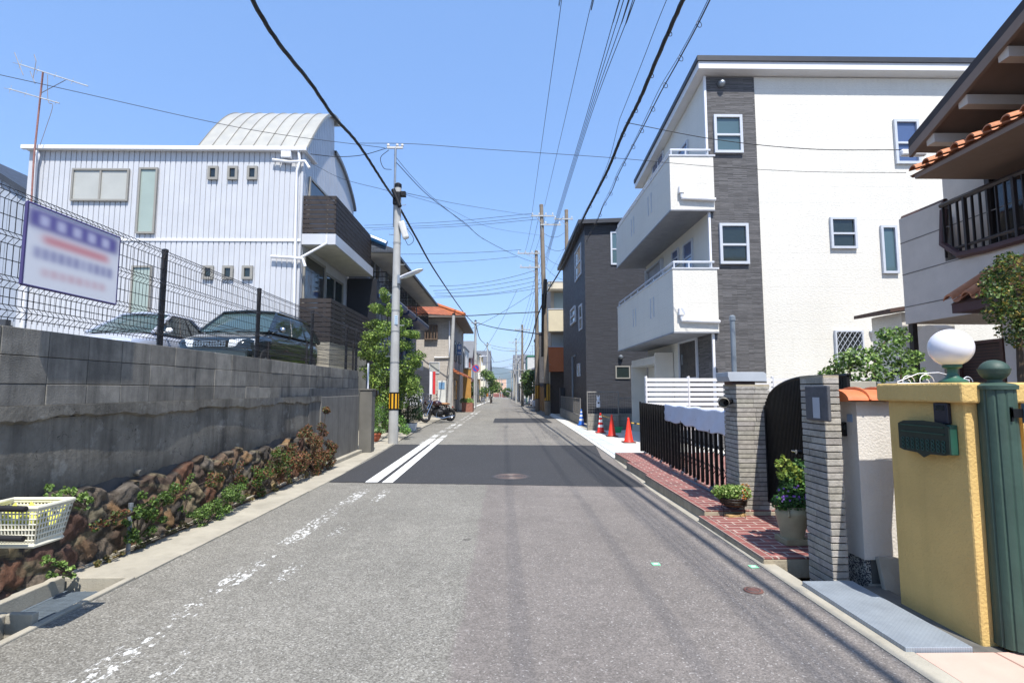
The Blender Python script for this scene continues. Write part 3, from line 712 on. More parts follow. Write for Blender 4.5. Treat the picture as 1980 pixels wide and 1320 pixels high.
window(H1, (XR + .02, YF + 2.4, zl0 + .1), NXp, 2.2, zu0 - zl0 - .95, FR_GREY, GL_GREEN, style='slide', ft=.09)
mb = MB(); a_ = onX(681, 600, -5.95); mb.box(XR + .03, -5.5, ye + .35, ye + .9, -.2, zu0 - .5); mb.build('dark_pillar', M('black_navy', '#10131c', .5), H1)
# tv antenna
a0 = onY(66, 300, YF - .3); a1 = onY(83, 140, YF - .3)
t = thing('tv_antenna', a0, 'tall rusty television antenna mast with several arms left of the corrugated house', 'antenna')
mb = MB(); low = onY(60, 400, YF - .3); mb.tube([low, a0, a1], .028, 6); mb.build('mast', M('rusty_mast', '#8b5f55', .6, .3, 20), t)
def yagi(p0, p1, el, sc_):
    mb = MB(); A, B = onY(*p0, YF - .3), onY(*p1, YF - .3); mb.tube([A, B], .02, 5)
    d = (B - A).normalized(); e = Vector((-.15, .9, .38)).normalized(); f_ = Vector((0.25, 0, 1)).normalized()
    for k in range(el):
        P_ = A.lerp(B, (k + .3) / el); L_ = sc_ * (1 - .4 * k / el); mb.tube([P_ - e * L_ , P_ + e * L_], .008, 4); 
        if k % 3 == 0: mb.tube([P_ - f_ * L_ * .45, P_ + f_ * L_ * .45], .008, 4)
    mb.build('aerial', M('aluminium', '#b9b9b6', .4, metal=.6), t)
yagi((36, 124), (170, 167), 12, .35); yagi((17, 172), (115, 200), 10, .3)
mb = MB()
for (a, b) in (((28, 102), (45, 146)), ((66, 106), (70, 120)), ((58, 138), (68, 162)), ((70, 118), (64, 152))): mb.tube([onY(*a, YF - .35), onY(*b, YF - .35)], .013, 4)
mb.tube([onY(80, 180, YF - .3), onY(127, 155, YF - .3)], .014, 4)
mb.tube(smooth_pts([onY(*q_, YF - .3) for q_ in ((92, 145), (93, 195), (102, 205), (88, 250), (77, 282))]), .012, 4)
mb.build('element', M('grey_element', '#77706c', .5), t)
# metal building further left
t = thing('grey_metal_shed', (XL - 4, 19, 1.7), 'blue-grey ribbed metal building with a dark sloping roof edge at the left frame edge', 'building')
xa, xb = onY(-120, 600, 18.6).x, onY(62, 600, 18.6).x
za, zb2 = onY(0, 345, 18.6), onY(60, 383, 18.6); slp = (zb2.z - za.z) / (zb2.x - za.x)
mb = MB(); corrugated(mb, (xa, 18.6, 0), NY, xb - xa, 1.2, lambda a: za.z + slp * (xa + a - za.x), .3, .02, .05); mb.build('wall', M('grey_blue_metal', '#99a1ad', .5, .06, 2), t)
mb = MB(); mb.prism([(xa, 18.45, za.z + slp * (xa - za.x)), (xb + .4, 18.45, za.z + slp * (xb + .4 - za.x)), (xb + .4, 18.45, za.z + slp * (xb + .4 - za.x) + .22), (xa, 18.45, za.z + slp * (xa - za.x) + .22)], (0, 8, 0)); mb.build('roof', M('dark_roof_metal', '#34383f', .5), t)
mb = MB(); mb.box(onY(4, 600, 18.4).x, onY(18, 600, 18.4).x, 18.3, 18.5, onY(10, 640, 18.4).z, onY(10, 618, 18.4).z); mb.build('vent_box', M('dark_box', '#3b3e42', .6), t)

# ---- blue-trimmed shop house
M_BLUEP = M('blue_paint', '#1f3a78', .4, .1, 5); M_NAVY = M('navy_paint', '#1d2c50', .5, .15, 4); M_GREYW = M_brick('grey_siding_wall', '#8d8f96', '#888a92', '#6e7078', 3.0, .18, .008, .7, .1, .003, 50)
H2 = thing('blue_trimmed_house', (-7, 28, 0), 'two-storey house with deep eaves, blue trim and small blue-edged balconies behind the garden tree', 'house')
Xw, Xe = -6.0, -4.75
e0, e1 = onX(760, 478, Xe), onX(845, 592, Xe); Y0, Y1 = 23.0, e1.y; ZE = e1.z
mb = MB(); mb.box(-16, Xw, Y0, Y1 - 1.0, -.2, ZE + .15); mb.build('wall', M_GREYW, H2)
mb = MB(); mb.prism([(Xe, Y0 - .6, ZE), (Xe, Y0 - .6, ZE + .16), (-9.2, Y0 - .6, ZE + 1.9), (-9.4, Y0 - .6, ZE + 1.75), (-9.4, Y0 - .6, ZE + .0)], (0, Y1 - Y0 + .6, 0)); mb.box(-13.5, -9.41, Y0 - .6, Y1, ZE, ZE + .16)
rf = mb.build('roof', M_brick('slate_blue_roof', '#4b525c', '#434a55', '#2e333b', .3, .12, .01, .6, .2, .006, 40), H2)
mb = MB()
for y in (Y0 - .6, Y1 - .1):
    mb.tube([(Xe - .3, y, ZE + .35), (-7, y, ZE + 1.15), (-9.2, y, ZE + 2.05)], .14, 8)
mb.box(-9.5, -8.9, Y0 - .6, Y1, ZE + 1.9, ZE + 2.2); mb.build('ridge_tiles', M('blue_ridge_tile', '#2f6596', .3, .1, 5), rf)
mb = MB(); mb.box(Xe + .0, Xe + .1, Y0 - .6, Y1, ZE - .02, ZE + .1); mb.box(-9, Xe, Y1 + .0, Y1 + .06, ZE - .02, ZE + .14); mb.build('gutter', FR_DARK, rf)
mb = MB(); mb.box(Xw + .01, Xe - .02, Y0 - .5, Y1 - .05, ZE - .03, ZE - .004); mb.build('soffit', M('soffit_light', '#a3a19c', .8, .12, 2), rf)
z2 = onX(730, 560, -5.3).z
for k in range(4):
    y = Y0 + .2 + k * 2.75; y2 = y + 2.2 if k < 3 else Y1 - 1.1
    mb = MB(); mb.prism([(-6, y, z2 + .12), (-5.15, y, z2 + .12), (-5.15, y, z2 - .04), (-5.25, y, z2 - .12), (-6, y, z2 - .16)], (0, y2 - y, 0)); b_ = mb.build('balcony', M_BLUEP if k == 0 else M_NAVY, H2)
    mb = MB(); mb.box(-6, -5.13, y - .02, y2 + .02, z2 + .12, z2 + .15); mb.build('balcony_floor', M_WHITE, b_)
    mb = MB()
    for zz in (.3, .55, .8, 1.0): mb.tube([(-5.95, y, z2 + zz), (-5.2, y, z2 + zz), (-5.2, y2, z2 + zz), (-5.95, y2, z2 + zz)], .018, 4)
    n_ = int((y2 - y) / .22)
    for i in range(n_ + 1): mb.tube([(-5.2, y + (y2 - y) * i / n_, z2 + .12), (-5.2, y + (y2 - y) * i / n_, z2 + 1.0)], .014, 4)
    mb.build('railing', M_BLACK, b_)
    window(H2, (Xw, y + .15, z2 + .3), NXp, y2 - y - .3, 1.75, FR_WHITE, GL_CURT if k % 2 else GL_DARK, style='slide', ft=.06)
for y in (Y0 + 6.9, Y0 + 9.6):
    mb = MB(); mb.box(Xw, Xw + .35, y - .22, y + .22, -.2, z2 - .3 if y > Y0 + 8 else z2 - .3); mb.build('column', M_NAVY, H2)
window(H2, (Xw, Y0 + 7.4, .1), NXp, 1.9, 2.5, FR_GREY, M_brick('roller_shutter', '#8c8d8d', '#888989', '#6a6b6c', 5, .09, .01, .6), style='single', ft=.08, nm='shutter')
window(H2, (Xw, Y0 + 3.2, .8), NXp, 2.6, 1.6, FR_WHITE, GL_DARK, style='slide')
mb = MB(); mb.box(Xw, Xw + .5, Y0 + 7.2, Y1 - 1.1, 2.7, 3.3); mb.build('shutter_box', M('pale_grey_metal', '#8f97a6', .5), H2)
a_ = onX(822, 640, -5.9); mb = MB(); mb.box(-6, -5.7, Y1 - 1.9, Y1 - 1.2, z2 - .6, z2 + .1); mb.build('air_conditioner', M_WHITE, H2, bevel=.02)

# ---- orange-tiled house
M_OTILE = M_brick('orange_roof_tile', '#b5683c', '#a45a33', '#6f3d24', .28, .16, .03, .6, .25, .02, 30)
M_CREAMB = M_brick('cream_brick_siding', '#b7b0a6', '#ada69c', '#8e8880', .5, .11, .008, .8, .08, .003, 50)
H3 = thing('orange_roof_house', (-7, 42, 0), 'cream sided house with an orange tiled hip roof and a beige shutter box', 'house')
Yh = 40.0; xr = onY(876, 700, Yh).x; zr = onY(840, 612, Yh).z
mb = MB(); mb.box(-14, xr, Yh, 50, -.4, zr); mb.build('wall', M_CREAMB, H3)
mb = MB(); ex = xr + .9; pk = zr + 1.9
A_ = [(-15, Yh - .9, zr), (ex, Yh - .9, zr), (ex, 50.9, zr), (-15, 50.9, zr), (-10, Yh + 3.4, pk), (xr - 3.2, Yh + 3.4, pk), (xr - 3.2, 46.6, pk), (-10, 46.6, pk)]
mb.add(A_, [(0, 1, 5, 4), (1, 2, 6, 5), (2, 3, 7, 6), (3, 0, 4, 7), (4, 5, 6, 7)]); rf = mb.build('roof', M_OTILE, H3)
mb = MB(); mb.box(-15, ex, Yh - .9, 50.9, zr - .16, zr - .01); mb.build('eave', M('eave_brown', '#6b625a', .7), rf)
mb = MB(); mb.tube([(ex, Yh - .9, zr + .06), (xr - 3.2, Yh + 3.4, pk + .1)], .13, 6); mb.build('hip_tiles', M('orange_ridge', '#b66a3c', .6), rf)
wy(H3, 822, 628, 847, 657, Yh - .001, FR_BRZ, M('beige_shutter', '#9c8b78', .6), style='slide4', ft=.07, d=.3, nm='shutter_box')
mb = MB(); q0 = onY(869, 620, Yh - .1); q1 = onY(869, 690, Yh - .1); mb.tube([q0, q1, onY(840, 691, Yh - .1)], .06, 6); mb.build('drainpipe', M_WHITE, H3)
window(H3, (xr, Yh + 1.0, 3.6), NXp, 1.8, 1.6, FR_DARK, GL_DARK, style='slide'); window(H3, (xr, Yh + 4.6, 3.6), NXp, 2.4, 1.8, FR_DARK, GL_DARK, style='slide')
window(H3, (xr, Yh + 1.0, .6), NXp, 2.4, 1.6, FR_DARK, GL_DARK, style='slide')
mb = MB(); mb.prism([(xr, Yh + .2, 2.75), (xr + 1.1, Yh + .2, 2.3), (xr + 1.1, Yh + .2, 2.4), (xr, Yh + .2, 3.0)], (0, 6, 0)); mb.build('porch_roof', M_OTILE, H3)
wy(H3, 830, 700, 850, 722, Yh - .001, FR_WHITE, GL_MILK, style='single'); 
# shopfront things in front of it
for px, col, lb in ((833.5, '#dcdde6', 'narrow white and violet vertical banner beside the red one'), (839.5, '#c2262c', 'bright red vertical banner standing before the cream house')):
    t_ = onY(px, 770, 36); b0, b1 = onY(px - 3, 762, 36), onY(px + 2.6, 718, 36)
    t = thing('banner', (b0.x, 36, gz(36)), lb, 'banner', 'vertical banners by the shop')
    mb = MB(); mb.box(b0.x, b1.x, 35.99, 36.0, b0.z, b1.z); mb.build('cloth', M('banner_' + col[1:], col, .7), t)
    mb = MB(); mb.tube([(b0.x, 36.01, gz(36)), (b0.x, 36.01, b1.z + .1), (b1.x, 36.01, b1.z + .05)], .015, 5); mb.build('pole', M_WHITE, t)
# low items: vending / shop counter
for k, (x0, x1, y0, y1, col, lb) in enumerate(((846, 862, 722, 768, '#c7c9c4', 'small white vending machine with a blue window beside the banners'),)):
    a, b = onY(x0, y1, 37), onY(x1, y0 + 14, 37)
    t = thing('vending_machine', (a.x, 37, gz(37)), lb, 'vending machine')
    mb = MB(); mb.box(a.x, b.x, 37, 37.7, gz(37), b.z); mb.build('cabinet', M('vend_white', col, .4), t, bevel=.02)
    mb = MB(); mb.box(a.x + .07, b.x - .07, 36.985, 37, (a.z + b.z) / 2, b.z - .1); mb.build('window', M('vend_blue', '#6e93b5', .2), t)

# ---- generic houses down the street
M_ARM_ANT = M('antenna_grey', '#8d8c88', .5)
def flat_house(nm_, lb, side, x, y0, y1, h, wall, roof='flat', nfl=2, frame=FR_WHITE, glassm=GL_DARK, balc=None, trim='#5b5c60', depth=9, group=None, seed=0, eave=.3):
    rn = random.Random(seed); s = 1 if side == 'R' else -1; zb = gz(y0) - .3; xo = x + s * depth; X0, X1 = min(x, xo), max(x, xo)
    t = thing(nm_, ((X0 + X1) / 2, y0, zb), lb, 'house', group)
    mb = MB(); mb.box(X0, X1, y0, y1, zb, h); mb.build('wall', wall, t)
    tm = M('trim_' + trim[1:], trim, .6, .12, 3)
    if roof == 'flat':
        mb = MB(); mb.box(X0 - .08, X1 + .08, y0 - .08, y1 + .08, h, h + .22); mb.build('parapet', tm, t, bevel=.02)
    elif roof == 'gable':      # ridge along X
        ym = (y0 + y1) / 2; r_ = (y1 - y0) * .28
        mb = MB(); mb.prism([(X0 - eave, y0 - eave, h - .05), (X0 - eave, ym, h + r_), (X0 - eave, y1 + eave, h - .05), (X0 - eave, y1 + eave, h + .1), (X0 - eave, ym, h + r_ + .18), (X0 - eave, y0 - eave, h + .1)], (X1 - X0 + 2 * eave, 0, 0)); mb.build('roof', tm, t)
        mb = MB(); mb.prism([(X0 + .01, y0, h), (X0 + .01, y1, h), (X0 + .01, ym, h + r_)], (X1 - X0 - .02, 0, 0)); mb.build('gable_wall', wall, t)
    elif roof == 'hip':
        ym = (y0 + y1) / 2; r_ = 1.7; e_ = .6; d_ = min(y1 - y0, X1 - X0) / 2 + e_ - .3
        A_ = [(X0 - e_, y0 - e_, h), (X1 + e_, y0 - e_, h), (X1 + e_, y1 + e_, h), (X0 - e_, y1 + e_, h), (X0 - e_ + d_, y0 - e_ + d_, h + r_), (X1 + e_ - d_, y0 - e_ + d_, h + r_), (X1 + e_ - d_, y1 + e_ - d_, h + r_), (X0 - e_ + d_, y1 + e_ - d_, h + r_)]
        mb = MB(); mb.add(A_, [(0, 1, 5, 4), (1, 2, 6, 5), (2, 3, 7, 6), (3, 0, 4, 7), (4, 5, 6, 7), (3, 2, 1, 0)]); mb.build('roof', tm, t)
    elif roof == 'shed':
        mb = MB(); q_ = [(X0 - .2 if s < 0 else X1 + .2, h + .9), (x - s * eave, h - .1), (x - s * eave, h + .1), (X0 - .2 if s < 0 else X1 + .2, h + 1.1)]
        mb.prism([(a, y0 - .2, b) for a, b in q_], (0, y1 - y0 + .4, 0)); mb.build('roof', tm, t)
        mb = MB(); mb.prism([(x, y0, h), (xo, y0, h), (xo, y0, h + .85)], (0, y1 - y0, 0)); mb.build('gable_wall', wall, t)
    fh = (h - zb - .3) / nfl; n = NXn if s > 0 else NXp
    for f in range(nfl):
        z0 = zb + .3 + f * fh + fh * .33; y = y0 + .8
        while y < y1 - 1.6:
            w_ = rn.choice((.8, 1.2, 1.7)); hh = min(rn.choice((.9, 1.2, 1.6)), fh * .55)
            o = (x - s * .004, y + (w_ if s > 0 else 0), z0); 
            window(t, o, n, w_, hh, frame, glassm, style='slide' if w_ > 1 else 'double', ft=.06)
            y += w_ + rn.uniform(.7, 1.8)
        if y1 - y0 > 2:
            xx = X0 + rn.uniform(1, 2) if s > 0 else X1 - rn.uniform(2.2, 3.0)
            window(t, (xx, y0 - .004, z0), NY, rn.choice((.7, 1.1)), min(1.0, fh * .45), frame, glassm, style='double', ft=.06)
    for k in range(rn.randint(1, 2)):
        ya = rn.uniform(y0 + 1, y1 - 1); xa = x + s * rn.uniform(.5, 2); mb = MB(); hh = h + rn.uniform(1.8, 3)
        mb.tube([(xa, ya, h), (xa, ya, hh)], .03, 4); mb.tube([(xa - .6, ya, hh), (xa + .6, ya, hh)], .02, 4)
        for q in range(6): mb.tube([(xa - .6 + q * .24, ya - .25, hh), (xa - .6 + q * .24, ya + .25, hh)], .012, 3)
        mb.build('antenna', M_ARM_ANT, t)
    for k in range(rn.randint(1, 3)):
        ya = rn.uniform(y0 + .5, y1 - 1.2); za = zb + .4 + rn.choice((0, 1)) * fh if nfl > 1 else zb + .4; X_a, X_b = sorted((x - s * .03, x - s * .36)); mb = MB(); mb.box(X_a, X_b, ya, ya + .8, za, za + .6); mb.build('air_conditioner', M_WHITE, t, bevel=.02)
    yd = rn.uniform(y0 + .6, y1 - 1.6); X_a, X_b = sorted((x - s * .003, x - s * .05)); mb = MB(); mb.box(X_a, X_b, yd, yd + .95, zb + .1, zb + 2.3); mb.build('door', M_BROWN, t)
    mb = MB(); mb.tube([(x - s * .08, y0 + .15, zb), (x - s * .08, y0 + .15, h)], .045, 6); mb.build('drainpipe', M_WHITE if seed % 2 else tm, t)
    if balc:
        bm_ = M('balc_' + balc[1:], balc, .6, .1, 3)
        for f in range(1, nfl):
            z0 = zb + .3 + f * fh; mb = MB(); mb.box(min(x, x - s * .9), max(x, x - s * .9), y0 + .6, y1 - .6, z0 - .12, z0 + .95); mb.build('balcony', bm_, t)
            mb = MB(); mb.tube([(x - s * .85, y0 + .65, z0 + 1.1), (x - s * .85, y1 - .65, z0 + 1.1)], .025, 5); mb.build('handrail', FR_WHITE, t)
    return t
w_ = lambda n, c: M(n, c, .8, .1, 2, .002, 40, streak=.25, scol='#77736b')
WG, WC, WW, WT, WB, WP, WR = w_('wall_grey', '#6f7173'), w_('wall_cream', '#b8ae98'), w_('wall_white', '#bdbdb9'), w_('wall_tan', '#a89272'), w_('wall_brownred', '#7d4a42'), w_('wall_pale', '#c2bda9'), w_('wall_yellow', '#c2a468')
flat_house('grey_house', 'tall dark grey house with a steep gable rising behind the orange roof house', 'L', -5.3, 52.5, 59, 6.6, WG, 'shed', 2, trim='#3b3c40', seed=1, depth=8)
flat_house('white_balcony_house', 'white house with stacked black railings beyond the grey house', 'L', -4.6, 61, 69, 6.2, WW, 'flat', 2, seed=2, balc='#c9c9c6')
flat_house('brown_base_house', 'grey house with a red-brown ground floor beyond the second utility pole', 'L', -4.5, 71, 80, 5.6, WB, 'gable', 2, seed=3, trim='#6a6a6a')
flat_house('cream_terrace_house', 'cream two-storey house partly behind the far street tree on the left', 'L', -4.4, 86, 96, 7.2, WC, 'flat', 2, seed=4, balc='#d6d4ca')
flat_house('yellow_house', 'pale yellow house with white balconies further down the left side', 'L', -4.4, 98, 110, 7.8, WR, 'flat', 3, seed=5, balc='#d9d6c8')
flat_house('white_far_house', 'small white far house with a dark hip roof, left side of the street end', 'L', -4.3, 113, 125, 5.8, WW, 'hip', 2, seed=6, trim='#4c4c50')
flat_house('tan_far_house', 'tan far house with a dark overhanging roof near the street end, left side', 'L', -4.3, 128, 142, 5.6, WT, 'hip', 2, seed=7, trim='#45464a')
flat_house('grey_far_house', 'grey far house at the very end of the left row', 'L', -4.2, 146, 170, 6.0, WG, 'gable', 2, seed=8)
flat_house('end_house', 'pinkish beige flat house closing the far end of the street', 'L', .9, 236, 250, 5.9, w_('wall_pink', '#c9a893'), 'flat', 2, seed=9, depth=5.6, trim='#8d8580')
flat_house('low_end_house', 'low cream building left of the pinkish one at the street end', 'L', -5.0, 240, 252, 2.8, WC, 'flat', 1, seed=12, depth=5)
mb = MB(); mb.box(-4.5, 1.2, 230.5, 230.7, -1.9, -.3); mb.build('red_wall', WB, label='low red-brown wall running across the far end of the street', cat='wall')
# black steel balcony frame + dish in front of grey house
t = thing('steel_balcony', (-4.4, 51, 0), 'curved black steel balcony frame with white panels in front of the grey house', 'balcony')
mb = MB()
for y in (50.5, 52.5, 54.5, 56.5): mb.tube([(-4.3, y, gz(y)), (-4.3, y, 5.2), (-4.5, y, 6.0), (-5.2, y, 6.5)], .06, 6)
for z in (3.0, 4.1, 5.2): mb.tube([(-4.3, 50.5, z), (-4.3, 56.5, z)], .05, 6)
mb.build('frame', M_BLACK, t)
mb = MB(); mb.box(-4.36, -4.32, 50.6, 52.3, 4.2, 5.3); mb.box(-5.0, -4.36, 50.4, 50.45, 4.3, 5.4); mb.build('panel', M_WHITE, t)
mb = MB(); mb.lathe((-4.4, 49.9, 3.7), [(.02, 0), (.25, .05), (.42, .16)], 16, axis=(.2, -1, .5)); mb.build('satellite_dish', M_WHITE, t, smooth=True)
# ochre wall/gate
t = thing('ochre_wall', (-4.9, 51, 0), 'ochre yellow wall panel behind the red brick fence', 'wall')
a, b = onY(886, 768, 50.2), onY(911, 713, 50.2); mb = MB(); mb.box(a.x, b.x, 50.2, 50.4, gz(50), b.z); mb.build('panel', M('ochre', '#a67c3c', .7, .15, 3), t)
mb = MB(); mb.box(a.x - .05, b.x + .05, 50.15, 50.45, b.z, b.z + .1); mb.build('coping', M_CONC, t)
# brick garden wall with pickets
t = thing('brick_garden_wall', (-4.1, 42, 0), 'reddish brick garden wall with pale pillars along the left kerb past the motorcycle', 'wall')
M_RB = M_brick('red_brick', '#7c4a48', '#6f4240', '#a3958c', .22, .08, .01, .8, .15, .004, 50)
mb = MB(); mb.box(-4.9, -4.2, 39.0, 39.25, gz(39), 1.35); mb.box(-4.32, -4.2, 39.25, 50, gz(45) - .05, .75); mb.build('brickwork', M_RB, t)
for y in (41.2, 43.6, 46, 48.4): 
    mb = MB(); mb.box(-4.36, -4.16, y, y + .25, gz(y) - .1, 1.35); mb.build('pillar', M_CONC, t)
mb = MB(); y = 39.3
while y < 50: mb.tube([(-4.26, y, .74), (-4.26, y, 1.25)], .012, 4); y += .18
mb.tube([(-4.26, 39.3, 1.2), (-4.26, 50, 1.2)], .015, 4); mb.build('pickets', M_WHITE, t)
# white fence + low planter wall left of the motorcycle
t = thing('white_fence', (-4.5, 26, 0), 'small white railing panel on a low beige wall beside the motorcycle', 'fence')
a = onX(818, 800, -4.5); b = onX(845, 745, -4.5)
mb = MB(); mb.box(-4.6, -4.45, 24.2, 29.5, gz(25), .62); mb.build('base_wall', M_CONC, t)
mb = MB()
y = 24.4
while y < 29.4: mb.tube([(-4.52, y, .62), (-4.52, y, 1.45)], .012, 4); y += .12
for z in (.68, 1.45): mb.tube([(-4.52, 24.3, z), (-4.52, 29.4, z)], .025, 5)
for y in (24.3, 26.8, 29.4): mb.tube([(-4.52, y, .6), (-4.52, y, 1.5)], .035, 5)
mb.build('railing', M_WHITE, t)
# ================================================================ RIGHT BUILDINGS
g = G('white_siding'); v = wall_uv(g)
n1 = g.noise(g.vmul(v, (14, 40, 1)), 1, 5, .65); n2 = g.n('TexBrick', {'Vector': v, 'Scale': 1.0, 'Brick Width': 3.03, 'Row Height': .455, 'Mortar Size': .004}).outputs[1]
base = g.scalec(g.mix(0, '#d8d5cc', '#d8d5cc'), g.ramp(n1, .3, .7, .90, 1.05)); base = g.mix(g.math('MULTIPLY', n2, .18), base, '#8f8c86'); base = g.mix(g.ramp(g.noise(g.vmul(g.P, (3, 3, .3)), 1, 5, .6), .5, .8, 0, .12), base, '#9a958c'); base = g.scalec(base, g.ramp(g.noise(g.P, .5, 3), .3, .7, .96, 1.03))
M_SIDE = g.out(base, .7, g.bump(g.math('ADD', n1, g.math('MULTIPLY', n2, -.08)), .012, 1), spec=.3)
def stone_tile(name, c, lo, hi):
    g = G(name); v = wall_uv(g)
    v2 = g.n('VectorMath', {0: v, 1: g.vmul(g.noise(g.P, 6, 3, col=True), (.0, .006, 0))}, operation='ADD').outputs[0]
    b = g.n('TexBrick', {'Vector': v2, 'Color1': '#000000', 'Color2': '#ffffff', 'Mortar': '#000000', 'Scale': 1.0, 'Brick Width': .38, 'Row Height': .028, 'Mortar Size': .002}, offset=.37)
    n1 = g.noise(g.vmul(v, (5, 60, 1)), 1, 4, .6)
    h = g.math('ADD', g.math('MULTIPLY', g.xyz(b.outputs[0])[0], .7), n1)
    return g.out(g.scalec(g.mix(0, c, c), g.ramp(h, .4, 1.3, lo, hi)), .75, g.bump(h, .012, 1), spec=.35)
M_TILE = stone_tile('dark_stone_tile', '#5d5c5d', .5, 1.45); M_DKH = stone_tile('charcoal_siding', '#3a3b40', .6, 1.35)
Yw = 13.7; xc = onY(1370, 400, Yw).x; XE = onY(1870, 400, Yw).x + 1.5
zT = onY(1400, 128, Yw - .1).z
H4 = thing('white_house', (xc + 3, Yw, 0), 'new white three-storey house with a dark stone-tile strip and two white corner balconies', 'house')
xs0, xs1 = xc + .03, onY(1467, 400, Yw).x
Yr = 20.0; zRb = onX(1240, 368, xc).z
slope = lambda y: zT - .25 + (y - Yw) * (onX(1240, 366, xc).z - zT + .25) / (onX(1240, 366, xc).y - Yw)
mb = MB(); mb.prism([(xc, Yw, -.3), (xc, Yr, -.3), (xc, Yr, slope(Yr)), (xc, Yw, slope(Yw))], (XE - xc, 0, 0)); mb.build('wall', M_SIDE, H4)
mb = MB(); mb.box(xs0, xs1, Yw - .03, Yw + .1, -.3, slope(Yw) - .02); mb.box(xc - .02, xc + .05, Yw - .02, Yw + 1.75, -.3, onX(1380, 640, xc).z); mb.build('stone_strip', M_TILE, H4)
mb = MB(); mb.box(xc - .03, xc + .028, Yw - .045, Yw + .02, 0, slope(Yw)); mb.build('corner_trim', M_WHITE, H4)
rf0 = MB(); ys_ = (Yw - .35, Yr + .4)
rf0.prism([(xc - .3, ys_[0], slope(ys_[0]) + .22), (xc - .3, ys_[1], slope(ys_[1]) + .22), (xc - .3, ys_[1], slope(ys_[1]) + .36), (xc - .3, ys_[0], slope(ys_[0]) + .36)], (XE - xc + .4, 0, 0))
roof = rf0.build('roof', M('dark_roof_edge', '#2d2e33', .5, .1), H4)
mb = MB(); mb.prism([(xc - .26, ys_[0] + .04, slope(ys_[0]) + .02), (xc - .26, ys_[1], slope(ys_[1]) + .02), (xc - .26, ys_[1], slope(ys_[1]) + .215), (xc - .26, ys_[0] + .04, slope(ys_[0]) + .215)], (XE - xc + .3, 0, 0)); mb.build('fascia', M('fascia_white', '#d4d5d8', .5, .03), roof)
for b in ((1381, 224, 1433, 297), (1392, 433, 1445, 511)): wy(H4, *b, Yw - .032, FR_WHITE, GL_TEAL if b[1] < 300 else GL_GREEN, style='double', ft=.07, d=.07)
wy(H4, 1731, 233, 1773, 318, Yw - .004, FR_WHITE, GL_BLUE, style='double', ft=.07, d=.07)
wy(H4, 1606, 421, 1653, 481, Yw - .004, FR_WHITE, GL_GREEN, style='double', ft=.06, d=.07)
wy(H4, 1706, 437, 1731, 529, Yw - .004, FR_WHITE, GL_TEAL, style='single', ft=.06, d=.07)
wy(H4, 1615, 639, 1666, 703, Yw - .004, FR_WHITE, GL_DARK, style='lattice', ft=.04, d=.08)
c = onY(1394, 163, Yw - .05); mb = MB(); mb.lathe(c, [(.1, 0), (.1, .06), (.075, .12), (.03, .15)], 16, axis=(0, -1, -.2)); mb.build('vent_hood', M_STEEL, H4, smooth=True)
# vent pipe standing in front
t = thing('vent_pipe', (onY(1415, 720, 12.9).x, 12.9, 0), 'tall grey metal vent pipe standing before the dark stone-tile strip', 'pipe')
a = onY(1416, 618, 12.9); mb = MB(); mb.tube([(a.x, 12.9, 0), (a.x, 12.9, a.z)], .06, 12); mb.build('tube', M('grey_pipe', '#6c7680', .45), t, smooth=True)
mb = MB(); mb.lathe((a.x, 12.9, a.z - .02), [(.075, 0), (.075, .1), (.04, .13)], 12); mb.build('cap', M('grey_pipe', ''), t)
